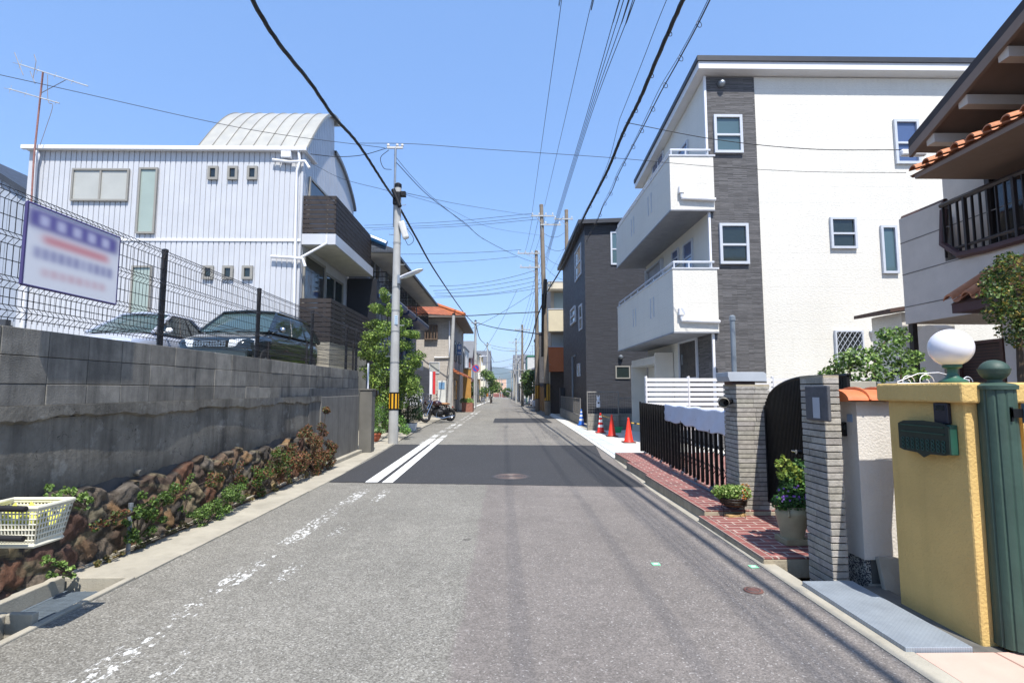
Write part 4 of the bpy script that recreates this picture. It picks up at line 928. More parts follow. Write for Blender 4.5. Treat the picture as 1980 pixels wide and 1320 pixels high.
# balconies
xb_, Yb0 = onY(1298, 450, Yw - .1).x, Yw - .12
for (pt_, pb, pxl, zzr) in ((302, 405, 1192, 288), (520, 641, 1194, 503)):
    z1 = onY(1298, pt_, Yb0).z; z0 = onY(1300, pb, Yb0).z; yend = onX(1192, 480, xb_).y; th = .12; xr_ = xc + .12
    mb = MB()
    mb.box(xb_, xb_ + th, Yb0, yend, z0, z1); mb.box(xb_ + th, xr_, Yb0, Yb0 + th, z0, z1); mb.box(xb_ + th, xr_, yend - th, yend, z0, z1)
    b_ = mb.build('balcony', M_SIDE, H4)
    mb = MB(); mb.box(xb_ + th, xr_, Yb0 + th, yend - th, z0 + .03, z0 + .2); mb.build('floor', M('soffit_white', '#b9b9b6', .8), b_)
    mb = MB(); mb.box(xb_ - .012, xr_, Yb0 - .012, yend + .012, z0 - .035, z0 - .001); mb.build('bottom_trim', M('trim_grey', '#82858c', .5), b_)
    mb = MB(); mb.box(xb_ - .02, xb_ + th + .02, Yb0 - .02, yend + .02, z1 + .001, z1 + .04); mb.box(xb_ + th + .02, xr_ + .05, Yb0 - .02, Yb0 + th + .02, z1 + .001, z1 + .04); mb.build('coping', M('coping_silver', '#c2c5ca', .4), b_)
    mb = MB(); zr_ = z1 + .2
    mb.tube([(xr_ - .05, Yb0 + .06, zr_), (xb_ + .06, Yb0 + .06, zr_), (xb_ + .06, yend - .1, zr_)], .032, 8)
    for y_ in np.arange(Yb0 + .06, yend, .95): mb.tube([(xb_ + .06, y_, z1), (xb_ + .06, y_, zr_)], .022, 6)
    for x_ in (xb_ + .45, xr_ - .12): mb.tube([(x_, Yb0 + .06, z1), (x_, Yb0 + .06, zr_)], .022, 6)
    mb.build('handrail', FR_WHITE, b_, smooth=True)
    for yy_ in (Yb0 + 1.75, Yb0 + 3.9):
        for k in (0, .34):
            f = MB(); zc_ = (z0 + z1) / 2 + .1; y_ = yy_ + k
            f.box(xb_ - .012, xb_ - .001, y_, y_ + .02, zc_ - .3, zc_ + .3); f.box(xb_ - .012, xb_ - .001, y_ + .06, y_ + .08, zc_ - .3, zc_ + .3); f.box(xb_ - .012, xb_ - .001, y_ + .021, y_ + .059, zc_ + .28, zc_ + .3); f.box(xb_ - .012, xb_ - .001, y_ + .021, y_ + .059, zc_ - .3, zc_ - .28)
            f.build('slot_frame', FR_WHITE, b_)
    mb = MB(); q_ = onY(1318, pb - 26, Yb0 - .06); mb.tube([q_ + Vector((0, 0, .2)), q_, q_ - Vector((0, 0, .05)), Vector((xr_, q_.y, q_.z - .09))], .045, 8); mb.box(q_.x - .07, q_.x + .07, Yb0 - .12, Yb0 - .001, q_.z + .08, q_.z + .26); mb.build('drainpipe', M_WHITE, b_, smooth=True)
def wxn(par, px0, py0, px1, py1, X, fm, pm, **k):   # wall facing -X, px1 = nearer (larger) side
    a, b = onX(px0, py0, X), onX(px1, py0, X); z0, z1 = onX(px1, py1, X).z, onX(px1, py0, X).z
    return window(par, (X, a.y, z0), NXn, a.y - b.y, z1 - z0, fm, pm, **k)
XS = xc - .002
wxn(H4, 1312, 270, 1331, 310, XS, FR_WHITE, GL_BLUE, style='double'); wxn(H4, 1300, 478, 1313, 512, XS, FR_WHITE, GL_BLUE, style='double'); wxn(H4, 1322, 460, 1340, 520, XS, FR_WHITE, GL_BLUE, style='double')
wxn(H4, 1252, 500, 1283, 545, XS, FR_WHITE, M('shutter_grey', '#8b8c90', .5), style='single', d=.12, nm='shutter')
wxn(H4, 1262, 290, 1284, 340, XS, FR_WHITE, GL_BLUE, style='slide')
f = wxn(H4, 1313, 650, 1349, 735, XS - .02, FR_WHITE, M('black_door', '#17181a', .35, .1), style='single', nm='door', ft=.09)
mb = MB(); q_ = onX(1319, 705, XS - .09); mb.tube([q_, q_ + Vector((0, 0, .3))], .015, 6); mb.build('handle', M_STEEL, f)
mb = MB(); a = onX(1303, 690, XS); b = onX(1250, 690, XS); zc_ = a.z; mb.box(XS - .6, XS - .02, b.y - .1, b.y, -.2, 2.35); mb.box(XS - .6, XS - .02, a.y, a.y + .12, -.2, 2.6); mb.box(XS - .6, XS - .02, a.y + .12, b.y - .1, 2.25, 2.5); mb.build('porch_wall', M('porch_white', '#c8c4ba', .8, .05, 2), H4)
mb = MB(); mb.lathe(onX(1300, 477, XS - .02) + Vector((0, 0, .25)), [(.09, 0), (.09, .05), (.04, .1)], 12, axis=(-1, 0, 0)); mb.build('vent_hood', M_STEEL, H4)
# white louvre fence
t = thing('louvre_fence', (4, 11.6, 0), 'low white horizontal-slat fence in front of the new white house', 'fence')
a = onY(1247, 731, 11.6); xf1 = 8.6; mb = MB(); zt = a.z
for i in range(11): mb.box(a.x, xf1, 11.58, 11.6, zt - .07 - i * .105, zt - i * .105)
mb.build('slat', M('fence_white', '#d8d8d8', .45, .04), t)
mb = MB(); x = a.x
for k in range(7): mb.box(x, x + .05, 11.601, 11.65, 0, zt + .04); mb.box(x + .01, x + .035, 11.565, 11.58, .4, zt + .05); x += .93
mb.build('post', M('fence_white', ''), t)

# ---- charcoal house
Yd = 25.6; Xd = onY(1131, 500, Yd).x; zD = onY(1128, 432, Yd).z; Yd2 = onX(1089, 600, Xd).y
H5 = thing('charcoal_house', (Xd + 3, Yd, 0), 'charcoal grey three-storey house with textured siding beside the white house', 'house')
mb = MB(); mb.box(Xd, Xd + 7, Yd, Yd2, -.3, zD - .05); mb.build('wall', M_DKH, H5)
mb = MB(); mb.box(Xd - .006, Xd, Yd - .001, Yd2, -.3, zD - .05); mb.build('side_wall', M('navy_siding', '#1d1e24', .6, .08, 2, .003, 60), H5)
mb = MB(); mb.prism([(Xd - .35, Yd - .3, zD - .1), (Xd + 7.3, Yd - .3, zD + .25), (Xd + 7.3, Yd - .3, zD + .45), (Xd - .35, Yd - .3, zD + .1)], (0, Yd2 - Yd + .6, 0)); mb.build('roof', M('dark_roof_edge', ''), H5)
wy(H5, 1181, 448, 1204, 512, Yd - .004, FR_WHITE, GL_TEAL, style='double', ft=.08); wy(H5, 1190, 707, 1218, 732, Yd - .004, FR_GREY, GL_GREEN, style='single', ft=.06)
c = onY(1200, 690, Yd - .02); mb = MB(); mb.lathe(c, [(.1, 0), (.11, .1), (.05, .2)], 12, axis=(0, -1, -.1)); mb.build('vent_hood', M_STEEL, H5, smooth=True)
XD = Xd - .008
wxn(H5, 1112, 468, 1124, 530, XD, FR_WHITE, GL_DARK, style='double', ft=.08); wxn(H5, 1105, 590, 1114, 622, XD, FR_WHITE, GL_TEAL, style='double', ft=.08, d=.1); wxn(H5, 1120, 586, 1126, 636, XD, FR_WHITE, GL_DARK, style='double', ft=.08); wxn(H5, 1117, 702, 1122, 727, XD, FR_WHITE, GL_CURT, style='single')
mb = MB(); a = onX(1107, 690, XD - .1); mb.tube([(XD - .1, a.y, 0), (XD - .1, a.y, a.z), (XD, a.y - .6, a.z + .05)], .06, 8); mb.build('drainpipe', M('grey_pipe', ''), H5)
mb = MB(); mb.box(Xd - .3, Xd - .01, Yd2 - .5, Yd2 - .1, -.2, 1.55); mb.build('gate_post', M('navy_siding', ''), H5)
# block walls + mesh fences in front of the charcoal house
M_GBLK = M_brick('grey_block', '#8e8a80', '#857f75', '#6f6a62', .4, .2, .008, .85, .12, .003, 60, streak=.3, scol='#4b463e')
def low_mesh(nm_, lb, p0, p1, zb, zt, hgt, cat='fence'):
    p0, p1 = Vector(p0), Vector(p1); d = p1 - p0; L = d.length; u = d.normalized()
    t = thing(nm_, (p0.x, p0.y, zb), lb, cat)
    nrm = Vector((-u.y, u.x, 0))
    mb = MB(); c_ = (p0 + p1) / 2; mb.obox((c_.x, c_.y, (zb + zt) / 2), u * L / 2, nrm * .06, (0, 0, (zt - zb) / 2)); mb.build('block_wall', M_GBLK, t)
    mb = MB(); k = int(L / .09)
    for i in range(k + 1):
        q = p0 + d * i / k; mb.tube([(q.x, q.y, zt), (q.x, q.y, zt + hgt)], .004, 3, caps=False)
    for i in range(int(hgt / .1) + 1): mb.tube([(p0.x, p0.y, zt + .02 + i * .1), (p1.x, p1.y, zt + .02 + i * .1)], .005, 3, caps=False)
    for z in (zt + hgt,): mb.tube([(p0.x, p0.y, z), (p1.x, p1.y, z)], .018, 5)
    mb.build('mesh', M('grey_mesh', '#77746f', .5), t)
    mb = MB(); k = max(1, round(L / 2))
    for i in range(k + 1):
        q = p0 + d * i / k; mb.tube([(q.x, q.y, zb), (q.x, q.y, zt + hgt + .03)], .025, 6)
    mb.build('post', M('grey_mesh', ''), t)
low_mesh('side_fence', 'low grey block wall topped with a pale wire railing running along the charcoal house', (3.5, 24.6, 0), (3.62, 34, 0), -.25, .25, .75)
a = onY(1136, 800, 20.9); b = onY(1196, 800, 20.9)
low_mesh('front_fence', 'pale concrete block wall with grid mesh facing the camera behind the traffic cones', (a.x, 20.9, 0), (b.x, 20.9, 0), -.2, a.z, .85)
low_mesh('inner_fence', 'dark section of mesh fence on the block wall right of the striped cone', (b.x + .05, 21.1, 0), (7.5, 21.1, 0), -.2, a.z, .6)
c = onY(1157, 790, 20.75); t = thing('hanging_meter', c, 'small white box marker hanging on the mesh fence above the cones', 'meter')
mb = MB(); mb.box(c.x - .07, c.x + .07, 20.7, 20.82, c.z + .05, c.z + .32); mb.build('body', M_WHITE, t, bevel=.03)
mb = MB(); mb.lathe((c.x, 20.76, c.z + .32), [(.05, 0), (.06, .06), (.02, .14)], 10); mb.box(c.x - .06, c.x - .03, 20.75, 20.77, c.z + .4, c.z + .52); mb.box(c.x + .03, c.x + .06, 20.75, 20.77, c.z + .4, c.z + .52); mb.build('top', M_WHITE, t)
mb = MB(); mb.tube([(c.x, 20.84, -.1), (c.x, 20.84, c.z + .1)], .012, 5); mb.box(c.x - .035, c.x + .035, 20.69, 20.699, c.z + .2, c.z + .26); mb.build('post', M_BLACK, t)

# ---- buildings beyond on the right
H6 = thing('cream_balcony_building', (5, 38, 0), 'cream three-storey building with an orange balcony panel beyond the charcoal house', 'building')
Y6 = 38.0; x60 = onY(1061, 700, Y6).x
z6 = lambda py: onY(1070, py, Y6).z
mb = MB(); mb.box(x60 + .25, x60 + 7, Y6 + .9, 46, -.4, z6(548)); mb.build('wall', w_('wall_beige6', '#9d9281'), H6)
for (ya__, yb__, col, e) in ((545, 558, '#d0c6b0', 0), (598, 640, '#c9bfa4', 0), (671, 718, '#b9693c', .05)):
    mb = MB(); mb.box(x60 - e, x60 + 5, Y6 - e, Y6 + 1.2, z6(yb__), z6(ya__)); b_ = mb.build('balcony', M('balc_' + col[1:], col, .7, .06, 2), H6)
    mb = MB(); mb.box(x60 - e - .03, x60 + 5, Y6 - e - .03, Y6 + 1.2, z6(ya__) + .001, z6(ya__) + .06); mb.build('handrail', FR_WHITE, b_)
mb = MB(); mb.box(x60 + .5, x60 + 4, Y6 + .86, Y6 + .9, z6(594), z6(562)); mb.build('window', GL_CURT, H6)
mb = MB(); mb.box(x60 + .3, x60 + 4, Y6 + .86, Y6 + .9, z6(668), z6(645)); mb.build('window', GL_MILK, H6)
mb = MB(); mb.box(x60 + .1, x60 + 4, Y6 + .3, Y6 + .9, -.4, z6(719)); mb.build('entrance', M_BROWN, H6)
mb = MB(); mb.box(x60 - .05, x60 + .1, Y6 - .0, Y6 + .1, -.4, z6(719)); mb.build('post', WC, H6)
flat_house('dark_narrow_house', 'narrow dark house with pale vertical strips behind the utility poles', 'R', 3.3, 50, 58, 6.6, w_('wall_slate', '#4c4b4d'), 'flat', 2, seed=21, trim='#3a3a3c')
flat_house('green_roof_house', 'white house with a green upper band seen above the trees on the right', 'R', 3.4, 78, 86, 6.2, WW, 'flat', 2, seed=22, trim='#2f7358')
flat_house('dark_hip_house', 'low house with a dark grey hip roof behind the right-hand tree', 'R', 3.6, 66, 75, 3.9, WT, 'hip', 1, seed=23, trim='#46464d')
flat_house('white_right_house', 'white flat house right of the far utility poles', 'R', 3.4, 92, 104, 6.0, WW, 'flat', 2, seed=24, balc='#cfd0ce')
flat_house('tan_right_house', 'tan house with a gable roof far down the right side', 'R', 3.4, 108, 120, 5.2, WT, 'gable', 2, seed=25)
flat_house('pale_right_house', 'pale three-storey block far down the right side', 'R', 3.3, 124, 138, 7.5, WP, 'flat', 3, seed=26)
flat_house('grey_right_house', 'grey house near the end of the right row', 'R', 3.2, 142, 158, 5.5, WG, 'hip', 2, seed=27)
flat_house('cream_right_house', 'cream house at the very end of the right row', 'R', 3.2, 165, 190, 5.8, WC, 'gable', 2, seed=28)
# brown boarding beside the pole
t = thing('board_fence', (3.1, 42, 0), 'brown wooden board fence behind the yellow-striped pole bases', 'fence')
mb = MB(); 
for i in range(14): mb.box(3.15, 3.2, 39.5 + i * .6, 40.05 + i * .6, gz(42), 1.55 + .05 * (i % 2))
mb.build('boards', M('fence_brown', '#8c6238', .8, .2, 5), t)
mb = MB()
for i in range(5): mb.box(3.08, 3.15, 39.45 + i * 2.1, 39.55 + i * 2.1, gz(42), 1.7)
mb.build('post', M('fence_post_tan', '#a98a5c', .8), t)

# ---- cream stucco house at right with tiled eaves
M_STUC = M('cream_stucco', '#c8beb2', .9, .06, 3, .006, 70); M_CLAY = M('clay_tile', '#b0704a', .6, .2, 8, .004, 30); M_EAVE = M('eave_beige', '#857366', .85, .06)
XH = 7.5
def hp(px, py, X=XH): return onX(px, py, X)
H7 = thing('stucco_house', (XH + 2, 8, 0), 'cream stucco house with orange clay tile eaves and dark balcony railing, right frame edge', 'house')
yF = hp(1741, 470).y; yR = hp(1825, 460).y; yn = 3.5; zfl = hp(1757, 626).z; 
zrl = hp(1980, 322).z; zp = hp(1740, 415).z
# parapet wall with curved top
top = [(yF, hp(1739, 424).z)] + [(yF + (yR - yF) * t_, hp(1739, 424).z + (hp(1822, 390).z - hp(1739, 424).z) * math.sin(t_ * math.pi / 2)) for t_ in np.linspace(.15, 1, 8)]
zbal = hp(1980, 462).z
poly = [(XH, yF, zfl)] + [(XH, a_, b_) for a_, b_ in top] + [(XH, yR, zbal), (XH, yn, zbal), (XH, yn, zfl)]
mb = MB(); mb.prism(poly, (.16, 0, 0)); mb.box(XH + .16, 12, yF - .16, yF, zfl, top[0][1] + .0); par_ = mb.build('balcony_wall', M_STUC, H7)
mb = MB()
for py in (470, 532, 595):
    z_ = hp(1745, py).z; mb.box(XH - .004, XH + .0, yn, yF, z_ - .012, z_ + .006)
mb.build('groove', M('groove_grey', '#77716a', .9), par_)
mb = MB(); mb.tube([(XH + .08, a_, b_ + .02) for a_, b_ in top], .05, 6); mb.tube([(XH + .02, yR - .02, zbal + .9), (XH - .02, yR, zbal + .3), (XH - .06, yR - .35, zbal + .03), (XH - .04, yR - .8, zbal), (XH - .04, yn, zbal)], .06, 6); mb.build('coping', M('maroon_trim', '#4b2e2b', .5), par_)
mb = MB(); zr2 = hp(1824, 398).z
mb.tube([(XH - .03, yR - .02, zr2), (XH - .03, yn, zr2)], .045, 6); mb.tube([(XH - .03, yR - .1, zbal + .16), (XH - .03, yn, zbal + .16)], .03, 5)
y = yR - .05; k = 0
while y > yn: mb.box(XH - .05 - (.02 if k % 6 == 3 else 0), XH - .01, y - (.04 if k % 6 == 3 else .018), y, zbal + .05, zr2); y -= .14; k += 1
mb.build('railing', M('bronze_rail', '#2f2725', .45), par_)
# upper wall set back + sliding door
XU = XH + .9; zt_e = onX(1756, 338, XH - .85).z
mb = MB(); mb.box(XU, 14, yn, onX(1823, 370, XU).y, zfl, zt_e + .6); mb.build('upper_wall', M_STUC, H7)
window(H7, (XU, onX(1915, 400, XU).y, zbal - .1), NXn, 2.6, 2.25, M('bronze_frame', '#2d2523', .4), GL_DARK, style='slide', ft=.09, d=.08, nm='sliding_door')
# tile eave row
XT = XH - .85; yT0, yT1 = onX(1755, 335, XT).y, 3.0; zt_ = zt_e
mb = MB(); mb.box(XT + .05, XU, yT1, yT0 - .08, zt_ - .1, zt_ - .02); ev = mb.build('eave', M_EAVE, H7)
mb = MB()
def tiles(mb, X0, y0, y1, z0, run, rise, pitch=.27, rows=3, r=.075):
    y = y0
    while y > y1:
        for k in range(rows):
            a_, b_ = k * run / rows, (k + 1) * run / rows + .05
            pts = []
            for s_ in (a_, b_):
                pts.append([(X0 + s_, y + r * math.cos(q_), z0 + s_ / run * rise + r * math.sin(q_) * 1.0 + .015 * (rows - k)) for q_ in np.linspace(math.pi, 0, 8)])
            mb.grid(pts); mb.grid([pts[0], [(X0 + a_, y + r * .8 * math.cos(q_), z0 + a_ / run * rise + r * .7 * math.sin(q_) + .015 * (rows - k)) for q_ in np.linspace(math.pi, 0, 8)]])
            lo = [(X0 + s_, y - pitch / 2 + .07 * math.cos(q_), z0 + s_ / run * rise - .035 * math.sin(q_) + .02) for s_ in (a_, b_) for q_ in np.linspace(math.pi, 0, 6)]
            mb.grid([lo[:6], lo[6:]])
        y -= pitch
tiles(mb, XT, yT0 - .1, yT1, zt_, 1.6, .5); mb.build('clay_tiles', M_CLAY, ev, smooth=True)
mb = MB(); mb.prism([(XT + .03, yT1, zt_ - .02), (XT + 1.65, yT1, zt_ + .50), (XT + 1.65, yT1, zt_ + .44), (XT + .08, yT1, zt_ - .05)], (0, yT0 - yT1, 0)); mb.build('tile_bed', M('tile_bed_brown', '#5a3a2b', .8), ev)  # plain dark brown bed beneath the clay tile rows
# gable verge
XG = XH - .55; g0, g1 = onX(1757, 287, XG), onX(1985, 12, XG)
d_ = (g1 - g0); g2 = g0 + d_ * 1.02
mb = MB(); o_ = Vector((0, 0, .14)); mb.prism([g0, g2, g2 + o_, g0 + o_], (6, 0, 0)); mb.prism([g2, g2 + Vector((0, -4, -3.2)), g2 + Vector((0, -4, -3.06)), g2 + o_], (6, 0, 0)); rf = mb.build('roof', M('roof_slate_dark', '#3d3533', .7, .15), H7)
mb = MB(); dn = Vector((0, 0, -.16)); mb.prism([g0 + Vector((0, .01, 0)), g2, g2 + dn, g0 + dn], (.06, 0, 0)); mb.prism([g0 + dn + Vector((.061, 0, .08)), g2 + dn + Vector((.061, 0, .08)), g2 + Vector((.061, 0, -.0)), g0 + Vector((.061, 0, -.0))], (1.6, 0, 0)); mb.build('verge_board', M_EAVE, rf)
for t_ in (.18, .48, .8):
    q_ = g0 + d_ * t_ + Vector((.0, 0, -.3)); mb = MB(); mb.box(q_.x + .062, q_.x + 1.6, q_.y - .08, q_.y + .08, q_.z + .02, q_.z + .17); mb.build('purlin', M_STUC, rf)
mb = MB(); XV = XH + .8; y9 = g0.y - .9; sl_ = d_.z / -d_.y; yb9 = g0.y - (zt_ + .5 - g0.z) / sl_; yb9 = min(yb9, g0.y - .3); mb.prism([(XV, yb9, g0.z + (g0.y - yb9) * sl_ - .35), (XV, yb9, zt_ + .1), (XV, 3.2, zt_ + .1), (XV, 3.2, g2.z - .4), (XV, g2.y, g2.z - .4)], (.1, 0, 0)); mb.build('gable_wall', M_STUC, H7)
# fitting at the end of the eave
q_ = onX(1752, 296, XH - .4); mb = MB(); mb.obox(q_ + Vector((.12, 0, 0)), (.22, 0, 0), (0, .05, 0), (0, 0, .06)); mb.build('wall_light', M_WHITE, H7, bevel=.03)
# lower tile canopy
XL2 = XH - 1.0; lo = onX(1828, 586, XL2); mb = MB(); mb.box(XL2 + .04, XH, 4.2, lo.y - .06, lo.z - .16, lo.z - .03); cv = mb.build('canopy', M('maroon_trim', ''), H7)
mb = MB(); tiles(mb, XL2, lo.y - .05, 4.2, lo.z, 1.0, .62, .3, 2, .09); mb.build('clay_tiles', M_CLAY, cv, smooth=True)
mb = MB(); mb.prism([(XL2 + .03, 4.2, lo.z - .03), (XL2 + 1.0, 4.2, lo.z + .6), (XL2 + 1.0, 4.2, lo.z + .5), (XL2 + .1, 4.2, lo.z - .05)], (0, lo.y - 4.25, 0)); mb.build('tile_bed', M('tile_bed_brown', ''), cv)
# ground storey: recessed wall with arch pier, shutter
XQ = XH + 1.6
mb = MB(); mb.box(XQ, 13, 3.0, yF - .2, -.1, zfl + .1); mb.box(XH + .17, XQ, 3.0, yF, zfl + .01, zfl + .1); mb.build('lower_wall', M_STUC, H7)
a, b = onX(1785, 700, XQ - .3), onX(1822, 700, XQ - .3); zt2 = onX(1800, 628, XQ - .3).z
mb = MB(); w2 = (a.y - b.y) / 2 + .1; ym = (a.y + b.y) / 2; mb.prism([(XQ - .35, ym + w2, -.1)] + [(XQ - .35, ym + w2 * math.cos(q_), zt2 - w2 + w2 * math.sin(q_)) for q_ in np.linspace(0, math.pi, 12)] + [(XQ - .35, ym - w2, -.1)], (.34, 0, 0)); mb.build('arch_pier', M_STUC, H7)
a, b = onX(1858, 700, XQ), onX(1946, 700, XQ); window(H7, (XQ, a.y, 0), NXn, a.y - b.y, onX(1880, 660, XQ).z, M('maroon_trim', ''), M_brick('brown_slat_shutter', '#4b332b', '#452f28', '#2a1d19', 5, .06, .008, .6), style='single', ft=.06, nm='shutter')
a = onX(1945, 700, XH + .02); mb = MB(); mb.box(XH + .02, XH + .3, a.y - .32, a.y, -.1, zfl + .0); mb.build('porch_post', M_STUC, H7); mb = MB(); mb.box(XH + .03, XH + .12, yF - .12, yF - .02, -.1, zfl); mb.build('porch_post', FR_DARK, H7)
# small dark roof between the houses
t = thing('shed_roof', (8.0, 11.4, 0), 'small brown shed roof peeking out between the white house and the stucco house', 'shed')
a = onY(1709, 606, 11.4); mb = MB(); mb.prism([(a.x, 11.2, a.z), (a.x + 1.6, 11.2, a.z + .25), (a.x + 1.6, 11.2, a.z + .33), (a.x, 11.2, a.z + .08)], (0, 1.2, 0)); mb.build('roof', M('brown_roof', '#4e3a34', .6), t)
mb = MB(); mb.box(a.x + .35, a.x + 1.5, 11.35, 12.3, 0, a.z + .02); mb.build('wall', M_SIDE, t)
c = onY(1700, 640, Yw - .1); mb = MB(); mb.tube([(c.x - .15, Yw - .02, c.z), (c.x - .12, Yw - .1, c.z + .02), (c.x + .25, Yw - .1, c.z), (c.x + .25, Yw - .1, 0)], .06, 8); mb.build('drainpipe', M_WHITE, H4, smooth=True)

# ================================================================ RIGHT FRONTAGE
# split-face tile pillars
g = G('split_face_tile'); a_ = g.n('VertexColor', layer_name='Col').outputs[0]
M_SPLIT = g.out(g.scalec(a_, g.ramp(g.noise(g.P, 18, 6, .7), .3, .7, .72, 1.25)), .85, g.bump(g.noise(g.P, 60, 5, .7), .006, 1), spec=.3)
def tile_pillar(nm_, lb, x0, x1, y0, y1, z0, z1, seed, cat='pillar', hr=.052):
    rn = random.Random(seed); t = thing(nm_, ((x0 + x1) / 2, (y0 + y1) / 2, z0), lb, cat)
    mb = MB(); mb.box(x0 + .012, x1 - .012, y0 + .012, y1 - .012, z0, z1 - .01); mb.build('core', M('dark_grout', '#3d3a36', .95), t)
    mb = MB(); z = z0
    while z < z1 - .02:
        h = min(hr, z1 - z) - .008
        for (ax, lo_, hi_) in (('y', x0, x1), ('x', y0, y1)):
            p_ = lo_; 
            while p_ < hi_ - .01:
                L = min(rn.uniform(.18, .24), hi_ - p_);
                if hi_ - p_ - L < .05: L = hi_ - p_
                v = rn.uniform(.82, 1.12); c_ = tuple(np.array(hx('#9b978f')) * v * np.array([1, rn.uniform(.97, 1.0), rn.uniform(.93, 1.0)])); e = rn.uniform(0, .006)
                if ax == 'y': mb.box(p_, p_ + L - .002, y0 - e, y0 + .012, z, z + h, c_); mb.box(p_, p_ + L - .002, y1 - .012, y1 + e, z, z + h, c_)
                else: mb.box(x0 - e, x0 + .0119, p_, p_ + L - .002, z, z + h, c_); mb.box(x1 - .0119, x1 + e, p_, p_ + L - .002, z, z + h, c_)
                p_ += L
        z += hr
    mb.build('face_tiles', M_SPLIT, t, bevel=.003)
    mb = MB(); mb.box(x0 - .002, x1 + .002, y0 - .002, y1 + .002, z1 - .01, z1 + .012); mb.build('cap', M_SLABC, t)
    return t
b0 = onG(1433, 1001, .03); yp = b0.y; xp0 = b0.x; xp1 = onY(1492, 900, yp).x + .01
zt = onY(1460, 745, yp).z; ypb = onX(1408, 850, xp0).y
PIL1 = tile_pillar('tile_pillar', 'grey split-tile gate pillar carrying the flat lamp, between black sliding gate and arched gate', xp0, xp1, yp, yp + .36, .02, zt, 3)
t = thing('gate_lamp', ((xp0 + xp1) / 2, yp + .18, zt), 'flat pale grey box lamp on top of the tile pillar', 'lamp')
a = onY(1408, 737, yp - .02); b = onY(1482, 719, yp - .02)
mb = MB(); mb.prism([(a.x + .02, yp - .02, a.z), (b.x - .0, yp - .02, a.z), (b.x, yp - .02, b.z - .02), (b.x - .03, yp - .02, b.z), (a.x, yp - .02, b.z), (a.x, yp - .02, b.z - .05)], (0, .36, 0)); mb.build('housing', M('lamp_grey', '#a3a8ad', .4), t, bevel=.004)
mb = MB(); mb.box(a.x + .07, b.x - .1, yp + .06, yp + .26, zt + .012, a.z - .001); mb.build('neck', M('maroon_trim', ''), t)
c = onX(1396, 775, xp0 - .06); t = thing('round_lamp', c, 'weathered round tubular lamp fixed to the road side of the tile pillar', 'lamp')
mb = MB(); mb.tube([(c.x + .06, yp + .12, c.z), (c.x - .04, yp + .08, c.z - .02)], .028, 8); mb.build('bracket', M_BLACK, t)
mb = MB(); mb.lathe((c.x - .03, yp + .16, c.z), [(.055, 0), (.06, .02), (.062, .12), (.055, .125), (.05, .03), (.02, .02)], 18, axis=(-.35, -1, -.15)); mb.build('shade', M('aged_tin', '#6d6a63', .55, .35, 25, metal=.3), t, smooth=True)
# arched gate
XA = xp1 - .06; yA0, yA1 = yp - .01, 4.6
t = thing('arched_gate', (XA, (yA0 + yA1) / 2, .12), 'black arched garden gate of fine vertical bars between the two tile pillars', 'gate')
zlo, zhi = onX(1497, 792, XA).z, onX(1548, 733, XA).z
def archz(y): s_ = min(1, (yA0 - y) / (yA0 - yA1) / .62); return zlo + (zhi + .02 - zlo) * math.sqrt(max(0, 1 - (1 - s_) ** 2))
mb = MB(); y = yA1 + .02; nb = 0
while y < yA0 - .01: mb.box(XA - .008, XA + .008, y, y + .014, .2, archz(y)); y += .028
mb.build('bars', M_BLACK, t)
mb = MB(); mb.tube([(XA, y_, archz(y_)) for y_ in np.linspace(yA0, yA1, 14)], .018, 6); mb.box(XA - .014, XA + .014, yA1, yA0, .16, .2); mb.box(XA - .014, XA + .014, yA1, yA1 + .04, .2, archz(yA1)); mb.box(XA - .014, XA + .014, yA0 - .03, yA0, .2, zlo); mb.box(XA + .009, XA + .012, yA1, yA0, .2, zlo - .04); mb.build('frame', M_BLACK, t)
c = onX(1549, 873, XA - .03); mb = MB(); mb.lathe(c, [(.022, 0), (.022, .05)], 10, axis=(-1, 0, 0)); mb.tube([c + Vector((-.04, 0, 0)), c + Vector((-.05, .08, 0))], .009, 6); mb.build('handle', M('chrome', '#c8c8c8', .15, .02, metal=1), t)
# second pillar
x2_ = onX(1615, 1000, 2.45); XP2 = 2.47; yq0 = 4.1; yq1 = onX(1563, 1060, XP2).y
PIL2 = tile_pillar('tile_pillar', 'taller-looking grey split-tile gate pillar beside the cream wall, right of the arched gate', XP2, XP2 + .118, yq0, yq1, -.3, onY(1600, 728, yq0).z, 4)
t = thing('name_plate', (XP2 - .03, yq0 + .2, 1.3), 'blurred dark panel with a pale centre mounted high on the right tile pillar', 'plate')
a, b = onX(1556, 742, XP2 - .03), onX(1604, 820, XP2 - .03); mb = MB(); mb.box(XP2 - .035, XP2 - .008, b.y, a.y, onX(1600, 815, XP2 - .03).z, onX(1600, 745, XP2).z); mb.build('panel', M('plate_dark', '#4b4c50', .6, .2, 12), t, bevel=.01)
ym = (a.y + b.y) / 2; mb = MB(); mb.box(XP2 - .039, XP2 - .036, ym - .05, ym + .04, 1.2, 1.36); mb.build('label', M('plate_pale', '#a9adb3', .6), t, bevel=.0)
# concrete coping block wall behind
t = thing('coping_wall', (3.3, 4.9, 0), 'grey concrete block wall top showing behind the orange coping tiles', 'wall')
a, b = onY(1618, 752, 5.0), onY(1686, 737, 5.0); mb = MB(); mb.box(a.x, b.x, 5.0, 5.2, 0, a.z); mb.build('blocks', M_GBLK, t); mb = MB(); mb.box(a.x - .02, b.x + .02, 4.97, 5.23, a.z, b.z); mb.build('coping', M_CONC, t, bevel=.006)
